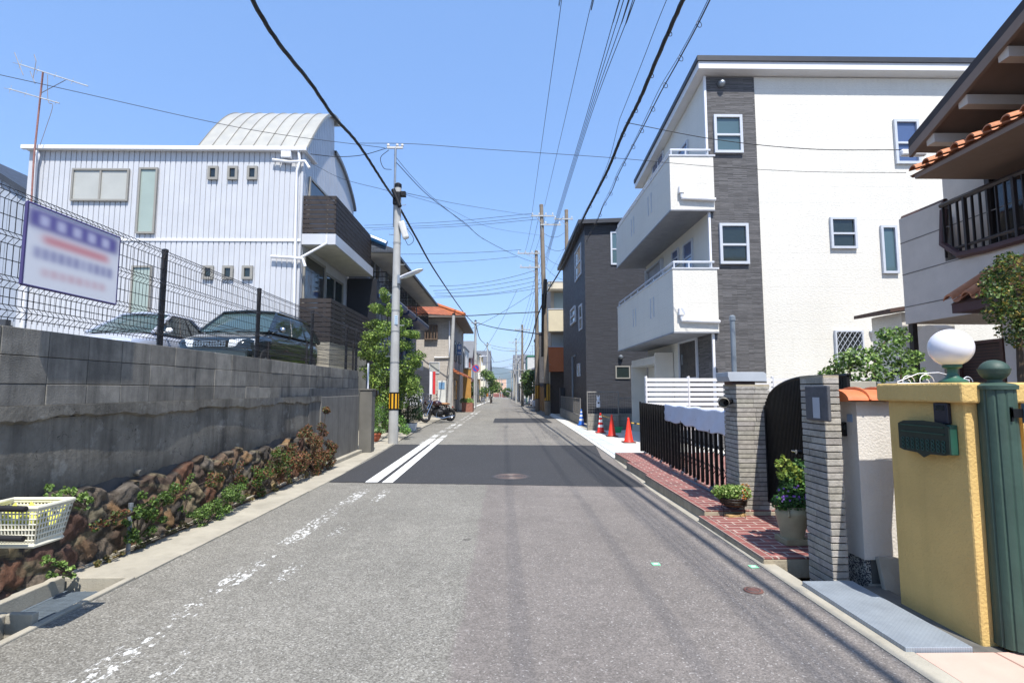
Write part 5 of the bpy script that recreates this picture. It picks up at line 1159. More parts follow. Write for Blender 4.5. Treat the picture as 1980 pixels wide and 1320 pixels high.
# cream wall with chamfer, pebble base, orange coping
t = thing('cream_wall', (2.9, 4, 0), 'cream stucco wall stub with orange coping tiles and a speckled pebble base', 'wall')
E = lambda px, py, Y: onY(px, py, Y)
p1 = Vector((2.728, 4.36, 0)); p2 = Vector((2.728, 4.12, 0)); p3x = onY(1745, 900, 4.12).x
fp = [(p1.x, 4.36), (p2.x, 4.12), (p3x + .3, 4.12), (p3x + .3, 4.36)]
zt = onY(1668, 776, 4.12).z; zb = onY(1676, 1082, 4.12).z
mb = MB(); mb.prism([(x, y, zb) for x, y in fp], (0, 0, zt - zb)); mb.build('stucco', M('white_stucco', '#c9c4bb', .9, .05, 3, .006, 60, streak=.12, scol='#8a857a'), t)
g = G('pebbledash'); vo = g.n('TexVoronoi', {'Vector': g.P, 'Scale': 110}); M_PEB = g.out(g.mix(g.ramp(g.xyz(vo.outputs['Color'])[0], .45, .6), '#3c3d42', '#b5b3ab'), .8, g.bump(vo.outputs['Distance'], .004, 1))
ins = .012
mb = MB(); mb.prism([(2.74, 4.34, -.4), (2.74, 4.132, -.4), (2.78, 4.132, -.4), (2.78, 4.34, -.4)], (0, 0, zb + .4)); mb.build('pebble_base', M_PEB, t)
mb = MB(); mb.box(2.782, p3x + .29, 4.135, 4.34, -.4, zb); mb.build('base', M_CONCD, t)
mb = MB(); c0_, c1_ = onY(1617, 771, 4.0), onY(1712, 775, 3.86)
for k in range(4):
    x0 = p1.x - .10 + k * .17; mb.grid([[(x0 + dx, 4.05 + .0 + (1 - math.cos(q_)) * .20, zt + .01 + .085 * math.sin(q_)) for q_ in np.linspace(0, math.pi, 12)] for dx in (0, .165)])
    mb.grid([[(x0, 4.05 + (1 - math.cos(q_)) * .20, zt + .01 + .085 * math.sin(q_)) for q_ in np.linspace(0, math.pi, 12)], [(x0, 4.05 + (1 - math.cos(q_)) * .20, zt + .0) for q_ in np.linspace(0, math.pi, 12)]])
    mb.tube([(x0 + .166, 4.05 + (1 - math.cos(q_)) * .20, zt + .015 + .09 * math.sin(q_)) for q_ in np.linspace(0, math.pi, 12)], .012, 5)
mb.build('coping_tiles', M('orange_coping', '#c06a3c', .55, .15, 8, .002), t, smooth=True)
c = onX(1636, 831, 2.70); t = thing('door_bell', (2.70, 4.3, c.z), 'small black intercom box on the shaded edge of the cream wall', 'intercom')
mb = MB(); mb.box(2.69, 2.727, 4.24, 4.33, c.z - .05, c.z + .06); mb.build('case', M_BLACK, t, bevel=.006); mb = MB(); mb.box(2.695, 2.72, 4.236, 4.2395, c.z + .0, c.z + .04); mb.build('camera_window', GL_DARK, t)
c = onY(1645, 808, 4.2); mb = MB(); mb.box(2.722, 2.727, 4.17, 4.23, c.z - .03, c.z + .03); mb.build('wall_tag', M('tag_blue', '#7f97b5', .5), label='small blurred blue tag stuck on the cream wall beside the intercom', cat='tag')
# leaning slab
t = thing('leaning_slab', (p3x, 3.7, 0), 'grey concrete slab leaning against the foot of the cream wall', 'slab')
a, b = onY(1712, 1150, 4.0), onY(1744, 1085, 4.0); mb = MB(); mb.prism([(a.x - .02, 3.95, -.1), (a.x + .2, 3.95, -.1), (a.x + .2, 4.08, b.z), (a.x + .02, 4.08, b.z)], (0, .04, .0)); mb.build('slab', M_CONC, t, bevel=.004)
mb = MB(); mb.box(a.x + .0, a.x + .1, 4.0, 4.03, -.12, -.08); mb.build('wedge', M_CONC, t)
# ---- yellow wall
M_YEL = M('yellow_stucco', '#c9a968', .85, .09, 3, .007, 60, streak=.18, scol='#7c6a3a')
b1, b2 = onG(1747, 1165), onG(1893, 1249); XY = (b1.x + b2.x) / 2 ; yn_, yf_ = b2.y, b1.y
zc0 = onX(1720, 775, XY - .05).z; zc1 = onX(1800, 740, XY - .05).z
YW = thing('yellow_wall', (XY + .1, (yn_ + yf_) / 2, 0), 'yellow stucco gate wall with a projecting cap carrying the mailbox and globe lamp', 'wall')
mb = MB(); mb.box(XY, XY + .32, yn_, yf_, -.2, zc0 + .02); mb.build('wall', M_YEL, YW, bevel=.012)
mb = MB(); mb.box(XY - .045, XY + .36, yn_ - .04, yf_ + .05, zc0, zc1); mb.build('cap', M_YEL, YW, bevel=.014)
t = thing('yellow_wall', (3.3, 3.3, 0), 'second yellow stucco wall continuing to the right behind the green column', 'wall')
mb = MB(); mb.box(XY + .325, 5, 3.1, 3.3, -.1, zc0 + .02); mb.build('wall', M_YEL, t); mb = MB(); mb.box(XY + .365, 5.1, 3.05, 3.35, zc0 + .02, zc1); mb.build('cap', M_YEL, t, bevel=.01)
# mailbox
M_GRN = M('green_enamel', '#1f4a3c', .4, .15, 10, .001, 60); M_DGRN = M('dark_green_enamel', '#14261f', .45, .1, 10)
ma, mz0 = onX(1741, 880, XY - .05), onX(1840, 888, XY - .05); mb_y1, mb_y0 = onX(1741, 850, XY - .05).y, onX(1838, 850, XY - .05).y; z0_, z1_ = onX(1838, 880, XY - .05).z, onX(1838, 822, XY - .05).z
t = thing('mailbox', (XY - .05, mb_y0, z0_), 'ornate dark green metal mailbox mounted on the yellow wall', 'mailbox')
mb = MB(); mb.box(XY - .05, XY - .002, mb_y0, mb_y1, z0_, z1_); mb.build('case', M_GRN, t, bevel=.004)
mb = MB(); pts = [(mb_y0, z0_ + .005), (mb_y0 + .04, z0_ - .006), ((mb_y0 + mb_y1) / 2 - .05, z0_ - .01), ((mb_y0 + mb_y1) / 2, z0_ - .035), ((mb_y0 + mb_y1) / 2 + .05, z0_ - .01), (mb_y1 - .04, z0_ - .006), (mb_y1, z0_ + .005)]
top_ = [(mb_y1, z1_ - .01), (mb_y1 - .05, z1_ + .01), ((mb_y0 + mb_y1) / 2, z1_ + .018), (mb_y0 + .05, z1_ + .01), (mb_y0, z1_ - .01)]
mb.prism([(XY - .052, a_, b_) for a_, b_ in pts + top_], (-.008, 0, 0)); mb.build('face_plate', M_DGRN, t)
mb = MB(); mb.box(XY - .068, XY - .061, mb_y0 + .03, mb_y1 - .03, z1_ - .062, z1_ - .056); mb.box(XY - .068, XY - .061, mb_y0 + .03, mb_y1 - .03, z1_ - .02, z1_ - .014)
for i in range(9):
    for j in range(3): mb.ring((XY - .063, mb_y0 + .04 + i * (mb_y1 - mb_y0 - .08) / 8, z0_ + .02 + j * .025), (0, 1, 0), (0, 0, 1), .011, .0025, 8, 4)
mb.build('relief', M_GRN, t)
c1_, c2_ = onX(1806, 778, XY - .02), onX(1836, 820, XY - .02)
t = thing('intercom', (XY - .02, c2_.y, c2_.z), 'black intercom unit above the right end of the green mailbox', 'intercom')
mb = MB(); mb.box(XY - .03, XY - .002, c2_.y, c1_.y, c2_.z, c1_.z); mb.build('case', M('navy_plastic', '#1b1d2b', .4), t, bevel=.006)
mb = MB(); mb.box(XY - .033, XY - .03, c2_.y + .02, c1_.y - .02, c1_.z - .045, c1_.z - .015); mb.build('lens', GL_DARK, t)
# globe lamp
lc = onX(1838, 672, XY + .14); base = Vector((XY + .14, lc.y, zc1))
t = thing('globe_lamp', base, 'large white flattened globe lamp on a green base on the yellow wall', 'lamp')
rz_ = lc.z; s_ = 1030 / lc.y; RX, RZ = 37 / s_, 36.5 / s_
mb = MB(); mb.lathe((base.x, base.y, 0), [(math.sin(q_) * RX, rz_ - math.cos(q_) * RZ) for q_ in np.linspace(.25, math.pi, 24)], 32); 
g = G('opal_glass'); M_OPAL = g.out(g.scalec(g.mix(0, '#dcdbe0', '#dcdbe0'), 1.0), .22, spec=.5); g.b.inputs['Subsurface Weight'].default_value = .4; g.b.inputs['Subsurface Radius'].default_value = (.08, .08, .08)
mb.build('globe', M_OPAL, t, smooth=2)
zb_l = rz_ - RZ * math.cos(.25)
mb = MB(); mb.lathe((base.x, base.y, zc1), [(.075, 0), (.075, .012), (.06, .022), (.035, .04), (.026, .065), (.03, zb_l - zc1 - .02), (.05, zb_l - zc1 - .012), (.052, zb_l - zc1 + .004)], 24); mb.build('base', M('green_enamel_light', '#2c5a49', .45, .1, 8), t, smooth=True)
# green fluted column
cb = onG(1961, 1268, .01); ctp = onY(1910, 752, cb.y); r0 = 31 / 1030 * cb.y
CYL = thing('green_column', (cb.x, cb.y + r0, .0), 'green fluted gate column topped with a ball finial at the right edge', 'column')
cy = cb.y + r0; czt = onY(1910, 752, cy - r0).z; cxx = onY(1945, 1000, cy).x
mb = MB()
fl = lambda j, n: 1 - .055 * (1 if (j % 6) == 0 else 0)
mb.lathe((cxx, cy, 0), [(r0 * 1.08, 0), (r0 * 1.06, .04), (r0 * 1.02, czt * .5), (r0, czt)], 72, flute=fl); mb.build('shaft', M('green_column_paint', '#30473d', .6, .2, 4, .002, 40, streak=.35, scol='#49584c'), CYL)
mb = MB(); mb.lathe((cxx, cy, czt), [(r0 * 1.12, -.002), (r0 * 1.14, .02), (r0 * .95, .03), (r0 * .4, .04), (r0 * .38, .05)] + [(r0 * .82 * math.sin(q_), .05 + .06 - .062 * math.cos(q_)) for q_ in np.linspace(.5, 1.5, 6)] + [(r0 * .86, .112), (r0 * .86, .118)] + [(r0 * .8 * math.sin(q_), .11 - .06 * math.cos(q_)) for q_ in np.linspace(1.65, 3.14, 8)], 32); mb.build('finial', M('green_column_paint', ''), CYL, smooth=True)
# black bracket at the frame edge
c = onY(1962, 800, 3.0); t = thing('hinge_bracket', c, 'black gate hinge bracket with a blue-grey bar right of the green column', 'hinge')
mb = MB(); mb.box(c.x - .045, c.x + .02, 2.97, 2.99, c.z - .02, c.z + .03); mb.box(c.x - .045, c.x - .035, 2.97, 3.1, c.z - .04, c.z + .04); mb.build('bracket', M_BLACK, t); mb = MB(); mb.box(c.x + .021, c.x + .12, 2.95, 2.98, c.z - .05, c.z + .06); mb.build('bar', M('blue_grey_plate', '#4f5f6c', .4), t)
# gate scrollwork whose shadow falls on the right wall
t = thing('iron_gate_scroll', (3.05, 2.7, 0), 'black wrought iron gate scroll just inside the right frame edge', 'gate')
mb = MB()
for (z_, r_) in ((.95, .10), (.72, .13), (.45, .1)):
    mb.tube([(3.22 + r_ * (1 - k / 40) * math.cos(k * .3), 2.86, z_ + r_ * (1 - k / 40) * math.sin(k * .3)) for k in range(32)], .012, 5)
mb.build('scroll', M_BLACK, t)
mb = MB(); mb.tube([(3.33, 2.86, .05), (3.33, 2.86, 1.2)], .014, 6); mb.tube([(3.08, 2.86, .15), (3.4, 2.86, .15)], .012, 6); mb.build('bar', M_BLACK, t)
# ---- black accordion gate
g0_ = onG(1242, 884, .05); g1_ = Vector((xp0 + .12, yp + .40, .09))
t = thing('accordion_gate', ((g0_.x + g1_.x) / 2, (g0_.y + g1_.y) / 2, .15), 'long black folding accordion gate standing on the red brick terrace', 'gate')
L_ = (g1_ - g0_); n_ = 54; zt0 = onY(1242, 778, g0_.y).z; zt1 = 1.13
mb = MB(); ml = MB(); u_ = L_.normalized()
nx = Vector((-u_.y, u_.x, 0))
for i in range(n_ + 1):
    f = i / n_; q = g0_ + L_ * f; zt = zt0 + (zt1 - zt0) * f; off = (.02 if i % 2 else -.02)
    big = i in (0, 26, 27)
    mb.obox((q.x + nx.x * off, q.y + nx.y * off, (.11 + zt) / 2), u_ * (.03 if big else .0155), nx * .016, (0, 0, (zt - .11) / 2 + (.02 if big else 0)))
for i in range(0, n_ - 1, 2):
    a_, b_ = g0_ + L_ * (i / n_), g0_ + L_ * ((i + 2) / n_)
    for z_ in (.35, .62, .9, 1.0):
        for s1 in (1, -1):
            za_, zb_ = z_ - .07 * s1, z_ + .07 * s1
            ml.tube([(a_.x, a_.y, za_), (b_.x, b_.y, zb_)], .006, 4)
mb.build('vertical_bars', M_BLACK, t); ml.build('lattice', M_BLACK, t)
for i in range(4, n_, 7):
    mb = MB(); q = g0_ + L_ * (i / n_); mb.lathe((q.x - .03, q.y, .07 + .03), [(.028, -.012), (.03, 0), (.028, .012)], 12, axis=(1, .3, 0)); mb.box(q.x - .012, q.x + .012, q.y - .012, q.y + .012, .10, .17); mb.build('wheel', M_STEEL, t)
mb = MB(); q0, q1 = g0_ + Vector((-.08, .05, .02)), g1_ + Vector((-.1, -.1, .02)); mb.tube([q0, q1], .018, 8); mb.build('gate_rail', M('rail_blue_grey', '#5a626c', .5), label='blue-grey pipe rail lying on the bricks along the foot of the black gate', cat='rail')
# white towel over the gate
ta, tb = .42, .99; NU, NV = 30, 16; rows = []
rn = random.Random(9)
for i in range(NU + 1):
    f = ta + (tb - ta) * i / NU; q = g0_ + L_ * f; zt = zt0 + (zt1 - zt0) * f + .03; r = []
    drop = .25 + .012 * math.sin(i * .33 + 1) + .012 * math.sin(i * 1.1) + .07 * f
    for j in range(-6, NV + 1):
        if j < 0: a_ = .04 + .02 * math.sin(i * .5); z_ = zt - .09 * (-j) / 6 * 1.5; off = .045
        else: z_ = zt - drop * j / NV; off = -.05 - .015 * math.sin(i * .9 + j * .2) * j / NV - .006 * math.sin(i * 2.3 + j)
        if j == 0: off = -.03; z_ = zt + .006
        r.append((q.x + nx.x * -off * -1, q.y + nx.y * off, z_ + .008 * math.sin(i * .8)))
    rows.append(r)
mb = MB(); mb.grid(rows); ob = mb.build('white_towel', M('white_cloth', '#cdd1dc', .95, .04, 5, .01, 35), smooth=2, label='white towelling cloth draped over the near half of the black gate', cat='cloth')
sm = ob.modifiers.new('s', 'SOLIDIFY'); sm.thickness = .008
# ---- wire stand with flower bowl
ps = onG(1418, 1005, .02)
t = thing('plant_stand', ps, 'round black wire plant stand on the lower brick terrace', 'plant stand')
mb = MB(); R_ = .15
mb.ring(ps + Vector((0, 0, .008)), (1, 0, 0), (0, 1, 0), R_ * 1.05, .004, 28, 5)
zb_ = .25
for z_, k in ((.16, .75), (.19, .9), (.22, 1.0), (zb_, 1.03)): mb.ring(ps + Vector((0, 0, z_)), (1, 0, 0), (0, 1, 0), R_ * k, .0045, 28, 5)
for k in range(4):
    a_ = k * math.pi / 2 + .5; d_ = Vector((math.cos(a_), math.sin(a_), 0)); mb.tube([ps + d_ * R_ * 1.05 + Vector((0, 0, .01)), ps + d_ * R_ * .95 + Vector((0, 0, zb_))], .004, 5)
mb.build('wire_frame', M_BLACK, t)
mb = MB(); mb.ring(ps + Vector((0, 0, .14)), (1, 0, 0), (0, 1, 0), R_ * .45, .004, 20, 4); mb.build('inner_ring', M_BLACK, t)
t = thing('flower_bowl', ps + Vector((0, 0, .15)), 'bowl of mixed green and orange-tinged plants resting in the wire stand', 'plant')
mb = MB(); mb.lathe(ps, [(.08, .155), (.13, .19), (.15, .255), (.14, .255), (.08, .22)], 20); mb.build('bowl', M('coir_brown', '#4d3d2a', .9, .3, 20, .006, 60), t)
mb = MB(); leaves(mb, [ps + Vector((dx, dy, .31)) for dx, dy in ((-.13, 0), (0, -.08), (.11, .02), (0, .08), (-.06, -.06), (.08, -.08))], [(.10, .09, .075)] * 6, 420, .03, ['#7f9a45', '#6b8a3a', '#8fa85c', '#5b7a35', '#a9b870'], 2)
leaves(mb, [ps + Vector((.13, -.04, .33)), ps + Vector((.06, -.12, .31))], [(.06, .06, .08)] * 2, 200, .024, ['#b5723a', '#d9d6cf', '#8c9a50'], 3); mb.build('foliage', M_LEAF, t)
mb = MB(); c_ = ps + Vector((.0, -.0, .0)); mb.obox((ps.x + .01, ps.y - .02, ps.z + .04), (.11, .03, 0), (-.015, .045, 0), (0, 0, .036)); mb.build('stone_block', M('tan_brick', '#a08458', .85, .2, 20, .004), label='tan half brick lying inside the foot ring of the plant stand', cat='brick', bevel=.01)
# ---- jar with purple flowers
pj = onG(1533, 1046, .075)
mb = MB(); mb.box(pj.x - .11, pj.x + .12, pj.y - .10, pj.y + .12, .021, .075); mb.build('paver_block', M('tan_paver', '#978b6e', .9, .15, 12, .004), label='square tan paver under the big glazed jar', cat='paver', bevel=.008)
t = thing('glazed_jar', pj, 'tall beige-green glazed jar with small handles and purple flowers by the arched gate', 'pot')
H_ = onY(1540, 968, pj.y).z - .075
pr_ = [(a_ * 1.42, b_) for a_, b_ in [(.060, 0), (.064, .01), (.075, H_ * .3), (.092, H_ * .65), (.098, H_ * .82), (.088, H_ * .93), (.078, H_ * .96), (.086, H_), (.08, H_), (.07, H_ - .02)]]
prr = []
for (a_, b_), (c_, d_) in zip(pr_[:-1], pr_[1:]):
    k = max(1, int((d_ - b_) / .012))
    for i in range(k): f = i / k; prr.append((a_ + (c_ - a_) * f + (.0015 if (len(prr) % 2 and .05 < b_ < H_ * .8) else 0), b_ + (d_ - b_) * f))
prr.append(pr_[-1])
mb = MB(); mb.lathe(pj, prr, 36); mb.build('body', M('glaze_green_beige', '#9b9478', .45, .18, 7, .002, 40, streak=.25, scol='#5d5c44'), t, smooth=2)
mb = MB()
for a_ in (-2.2, -.9, .8):
    d_ = Vector((math.cos(a_), math.sin(a_), 0)); mb.tube([pj + d_ * .125 + Vector((0, 0, H_ * .93)), pj + d_ * .158 + Vector((0, 0, H_ * .9)), pj + d_ * .16 + Vector((0, 0, H_ * .8)), pj + d_ * .134 + Vector((0, 0, H_ * .76))], .009, 6)
mb.build('handle', M('glaze_green_beige', ''), t, smooth=True)
t = thing('purple_flower_plant', pj + Vector((0, 0, H_)), 'leafy plant with small purple flowers growing out of the glazed jar', 'plant')
mb = MB(); leaves(mb, [pj + Vector((dx, dy, H_ + dz)) for dx, dy, dz in ((-.10, -.05, .04), (.02, -.07, .05), (0, .03, .12), (.09, .03, .16), (.11, .02, .3), (-.01, 0, .2))], [(.10, .09, .08)] * 3 + [(.09, .08, .13)] * 3, 420, .03, ['#35572c', '#466e35', '#2a4a27', '#5b7f40'], 5)
for k in range(5): 
    e_ = pj + Vector((-.12 + .05 * k, -.03, H_ + .42 - .04 * abs(k - 1))); leaves(mb, [pj.lerp(e_, .8) + Vector((0, 0, .04)), e_], [(.03, .03, .05)] * 2, 30, .036, ['#8d9a45', '#6a8038'], 30 + k)
mb.build('foliage', M_LEAF, t)
mb = MB()
for k in range(4): mb.tube(smooth_pts([pj + Vector((0, 0, H_)), pj + Vector((-.02 - .01 * k, -.02, H_ + .15)), pj + Vector((-.06 + .03 * k, -.03, H_ + .29))]), .003, 4)
mb.build('stems', M('stem_green', '#4d5a2c', .7), t)
mb = MB(); rn = random.Random(4)
for k in range(34):
    c_ = pj + Vector((rn.uniform(-.2, .12), rn.uniform(-.16, -.08), H_ + rn.uniform(.06, .2)))
    for q_ in range(5):
        a_ = q_ * 1.257; mb.add([c_, c_ + Vector((.008 * math.cos(a_), -.003, .008 * math.sin(a_))), c_ + Vector((.012 * math.cos(a_ + .5), -.004, .012 * math.sin(a_ + .5))), c_ + Vector((.008 * math.cos(a_ + 1), -.003, .008 * math.sin(a_ + 1)))], [(0, 1, 2, 3)])
mb.build('flowers', M('petal_purple', '#8a5fc0', .6), t)
# ---- cones
def cone(px, py, col, lb, striped=None, band='#d9d9d9'):
    c = onG(px, py, .03); c.y += .14; t = thing('traffic_cone', c, lb, 'traffic cone', 'traffic cones by the driveway')
    mb = MB(); mb.box(c.x - .18, c.x + .18, c.y - .18, c.y + .18, c.z, c.z + .03); mb.build('base', M('cone_base_' + col[1:], striped or '#5a2a22', .7), t, bevel=.012)
    m1 = M('cone_' + col[1:], col, .45, .08, 6)
    mb = MB(); mb.lathe(c, [(.145, .03), (.125, .06), (.03, .66), (.028, .70), (.018, .71)], 20); sh = mb.build('body', m1, t, smooth=True)
    if striped:
        for z0, z1 in ((.2, .29), (.38, .47), (.55, .61)):
            mb = MB(); r_ = lambda z: .125 - (z - .06) / .6 * .095 + .003
            mb.lathe(c, [(r_(z0) - .002, z0), (r_(z0), z0 + .002), (r_(z1), z1 - .002), (r_(z1) - .002, z1)], 20)
            mb.build('reflective_band', M('band_white', band, .4), t, smooth=True)
    else:
        mb = MB(); mb.ring(c + Vector((0, 0, .69)), (1, 0, 0), (0, 1, 0), .025, .008, 12, 5); mb.build('top_ring', m1, t)
    return c
c1 = cone(1218, 856, '#d8331f', 'plain orange-red traffic cone nearest the camera, beside the black gate')
c2 = cone(1185, 844, '#d8331f', 'plain orange-red traffic cone in the middle, between the nearer plain and the striped one')
c3 = cone(1163, 837, '#d12a20', 'red traffic cone with white bands behind the two plain cones', striped='#8a2a20')
c4 = cone(1125, 822, '#1f62b8', 'blue traffic cone with white bands by the block wall', striped='#1b4f94')
def bar(a, b, lb):
    t = thing('barrier_bar', (a + b) / 2, lb, 'barrier bar', 'striped bars between the cones')
    mb = MB(); mk = MB(); n_ = 12
    for i in range(n_): (mb if i % 2 else mk).tube([a.lerp(b, i / n_), a.lerp(b, (i + 1) / n_)], .017, 8)
    mb.build('yellow_bands', M('bar_yellow', '#c9a23a', .5), t); mk.build('black_bands', M_BLACK, t)
z_ = Vector((0, 0, .62)); bar(c3 + z_, c2 + z_ + Vector((0, .0, -.03)), 'yellow and black striped bar from the banded red cone to the middle cone')
bar(c1 + z_ - Vector((0, 0, .05)), c1 + Vector((1.0, .2, .42)), 'yellow and black striped bar running right from the nearest cone')
c = onG(1192, 834, .03); t = thing('green_bucket', (4.1, 18.8, .03), 'bright green plastic tub lying between the cones and the mesh fence', 'tub')
c = onG(1200, 838, .03); mb = MB(); mb.lathe(c + Vector((0, .6, .0)), [(.14, 0), (.2, .16), (.22, .17), (.19, .15), (.12, .02)], 18); mb.build('tub', M('green_plastic', '#2fa36a', .4), t); mb = MB(); mb.ring(c + Vector((0, .6, .17)), (1, 0, 0), (0, 1, 0), .215, .012, 18, 5); mb.build('rim', M('green_plastic', ''), t)

# ================================================================ UTILITY POLES
M_INS = M('insulator_white', '#c9c7c2', .3); M_ARM = M('crossarm_grey', '#a9a9a4', .5, .1, metal=.3)
def upole(x, y, top, r0, r1, lb, mat=M_POLE, arms=(), stripe=None, lean=(0, 0), group=None, bolts=True, z0=None):
    z0 = gz(y) - .1 if z0 is None else z0; t = thing('utility_pole', (x, y, z0), lb, 'utility pole', group)
    X = lambda z: x + lean[0] * (z - z0) / (top - z0); Y = lambda z: y + lean[1] * (z - z0) / (top - z0)
    rr = lambda z: r0 + (r1 - r0) * (z - z0) / (top - z0)
    mb = MB(); zs = np.linspace(z0, top, 10); mb.tube([(X(z), Y(z), z) for z in zs], [rr(z) for z in zs], 16); mb.build('shaft', mat, t, smooth=True)
    mb = MB(); mb.lathe((X(top), Y(top), top - .12), [(r1 * 1.08, 0), (r1 * 1.08, .11), (r1 * .6, .15)], 14); mb.build('cap', M_BLACK if mat is M_POLE else mat, t)
    if bolts:
        z = z0 + 2.6; k = 0
        while z < top - .6:
            mb = MB(); s_ = 1 if k % 2 else -1; mb.tube([(X(z) + s_ * rr(z) * .8, Y(z), z), (X(z) + s_ * (rr(z) + .13), Y(z), z), (X(z) + s_ * (rr(z) + .13), Y(z), z + .03)], .01, 5); mb.build('step_bolt', M_STEEL, t); z += .9; k += 1
    for (az, x0, x1, nins) in arms:
        mb = MB(); mb.box(X(az) + x0, X(az) + x1, Y(az) - r1 - .08, Y(az) - r1, az - .045, az + .045); arm = mb.build('crossarm', M_ARM, t)
        mb = MB()
        for i in range(nins):
            xi = X(az) + x0 + .1 + (x1 - x0 - .2) * i / max(1, nins - 1)
            if abs(xi - X(az)) < .12: xi += .25
            mb.lathe((xi, Y(az) - r1 - .04, az + .045), [(.02, 0), (.02, .05), (.055, .06), (.04, .1), (.055, .11), (.03, .17)], 8)
        mb.build('insulators', M_INS, arm)
        mb = MB(); mb.tube([(X(az) + x0 * .6, Y(az) - r1 - .04, az), (X(az), Y(az) - r1, az - .5)], .02, 5); mb.build('brace', M_ARM, arm)
    if stripe:
        za, zb, k = stripe
        mb = MB(); mb.tube([(X(za), Y(za), za), (X(zb), Y(zb), zb)], rr((za + zb) / 2) + .012, 20); sl = mb.build('sleeve', M_BLACK, t)
        mb = MB(); R_ = rr((za + zb) / 2) + .014
        for i in range(k):
            a0 = 2 * math.pi * i / k - math.pi / 2 - .1; w2 = math.pi / k * .5
            mb.grid([[(X(za) + R_ * math.cos(q), Y(za) + R_ * math.sin(q), z) for q in np.linspace(a0 - w2, a0 + w2, 5)] for z in (za + .04, zb - .04)])
        mb.build('yellow_stripe', M('stripe_yellow', '#cf9a1e', .5), sl)
    return t
b = onG(760, 858); top = onY(762.5, 356, b.y).z; zsa, zsb = onY(760, 792, b.y).z, onY(760, 758, b.y).z
UP1 = upole(b.x, b.y, top, .142, .098, 'near round concrete utility pole with black and yellow striped sleeve on the left kerb', arms=(), stripe=(zsa, zsb, 9), lean=(.0, 0))
PX, PY = b.x, b.y
mb = MB()
e1_ = onY(757, 286, PY); mb.tube([(PX - .1, PY, top - 1.3), (PX - .1, PY, e1_.z)], .035, 8); mb.build('extension_pipe', M_STEEL, UP1)
mb = MB(); mb.box(PX - .35, PX + .12, PY - .03, PY + .03, e1_.z - .02, e1_.z + .03)
for dx in (-.32, -.05, .1): mb.lathe((PX + dx, PY, e1_.z + .03), [(.03, 0), (.05, .04), (.03, .1)], 8)
mb.build('top_bracket', M_INS, UP1)
mb = MB(); c = onY(762, 385, PY); mb.box(PX - .12, PX + .10, PY - .18, PY - .08, c.z - .22, c.z + .18); mb.tube([(PX - .12, PY - .15, c.z + .25), (PX + .1, PY - .16, c.z - .3)], .07, 8); mb.build('cable_closure', M_BLACK, UP1, bevel=.03)
c = onY(782, 447, PY); mb = MB(); mb.obox((c.x, PY - .1, c.z), (.09, 0, .03), (0, .09, 0), (-.08, 0, .26)); mb.build('transformer_box', M_INS, UP1, bevel=.05)
c = onY(780, 376, PY); mb = MB(); mb.box(c.x - .08, c.x + .08, PY - .1, PY + .05, c.z - .08, c.z + .07); mb.build('black_box', M_BLACK, UP1, bevel=.01)
for py in (470, 555, 600, 640, 700):
    c = onY(762, py, PY); mb = MB(); rr_ = .15; mb.ring((PX, PY, c.z), (1, 0, 0), (0, 1, 0), .118 + (py - 356) / 502 * .03, .006, 20, 4); mb.build('band', M_STEEL, UP1)
c = onY(766, 620, PY); mb = MB(); mb.box(PX + .0, PX + .09, PY - .135, PY - .128, c.z - .12, c.z + .14); mb.build('number_plate', M('plate_blue_white', '#a9bccb', .5), UP1)
mb = MB()
for k in range(4): mb.box(PX + .015, PX + .075, PY - .139, PY - .136, c.z + .09 - k * .06, c.z + .105 - k * .06)
mb.build('plate_mark', M('mark_grey', '#66788a', .6), UP1)
# street lamp arm
a0, a1 = onY(766, 540, PY), onY(818, 520, PY - .6)
t = thing('street_lamp', a0, 'slim white LED street lamp reaching right from the near utility pole', 'street lamp')
dv = (a1 - a0); side = Vector((-dv.y, dv.x, 0)).normalized()
mb = MB(); rows = []
for i in range(11):
    f = i / 10; q = a0 + dv * (.12 + .88 * f); w_2 = .10 * math.sin(min(1, .25 + f * 1.5) * math.pi / 2) * (1 if f < .85 else math.cos((f - .85) / .15 * 1.4)); h_2 = .05 * (1 if f < .8 else 1 - (f - .8) / .2 * .8)
    rows.append([q + side * w_2 * math.cos(a_) + Vector((0, 0, h_2 * math.sin(a_))) for a_ in np.linspace(0, 2 * math.pi, 13)])
mb.grid(rows); mb.build('lamp_head', M_WHITE, t, smooth=True)
mb = MB(); mb.tube([Vector((PX + .1, PY - .05, a0.z - .03)), a0 + dv * .16], .04, 8); mb.box(PX + .06, PX + .13, PY - .16, PY + .02, a0.z - .15, a0.z + .1); mb.build('arm', M_STEEL, t)
mb = MB(); q = a0 + dv * .55 - Vector((0, 0, .048)); mb.obox(q, dv * .28, side * .06, (0, 0, .006)); mb.build('light_panel', M('led_panel', '#cfd3d6', .3), t)
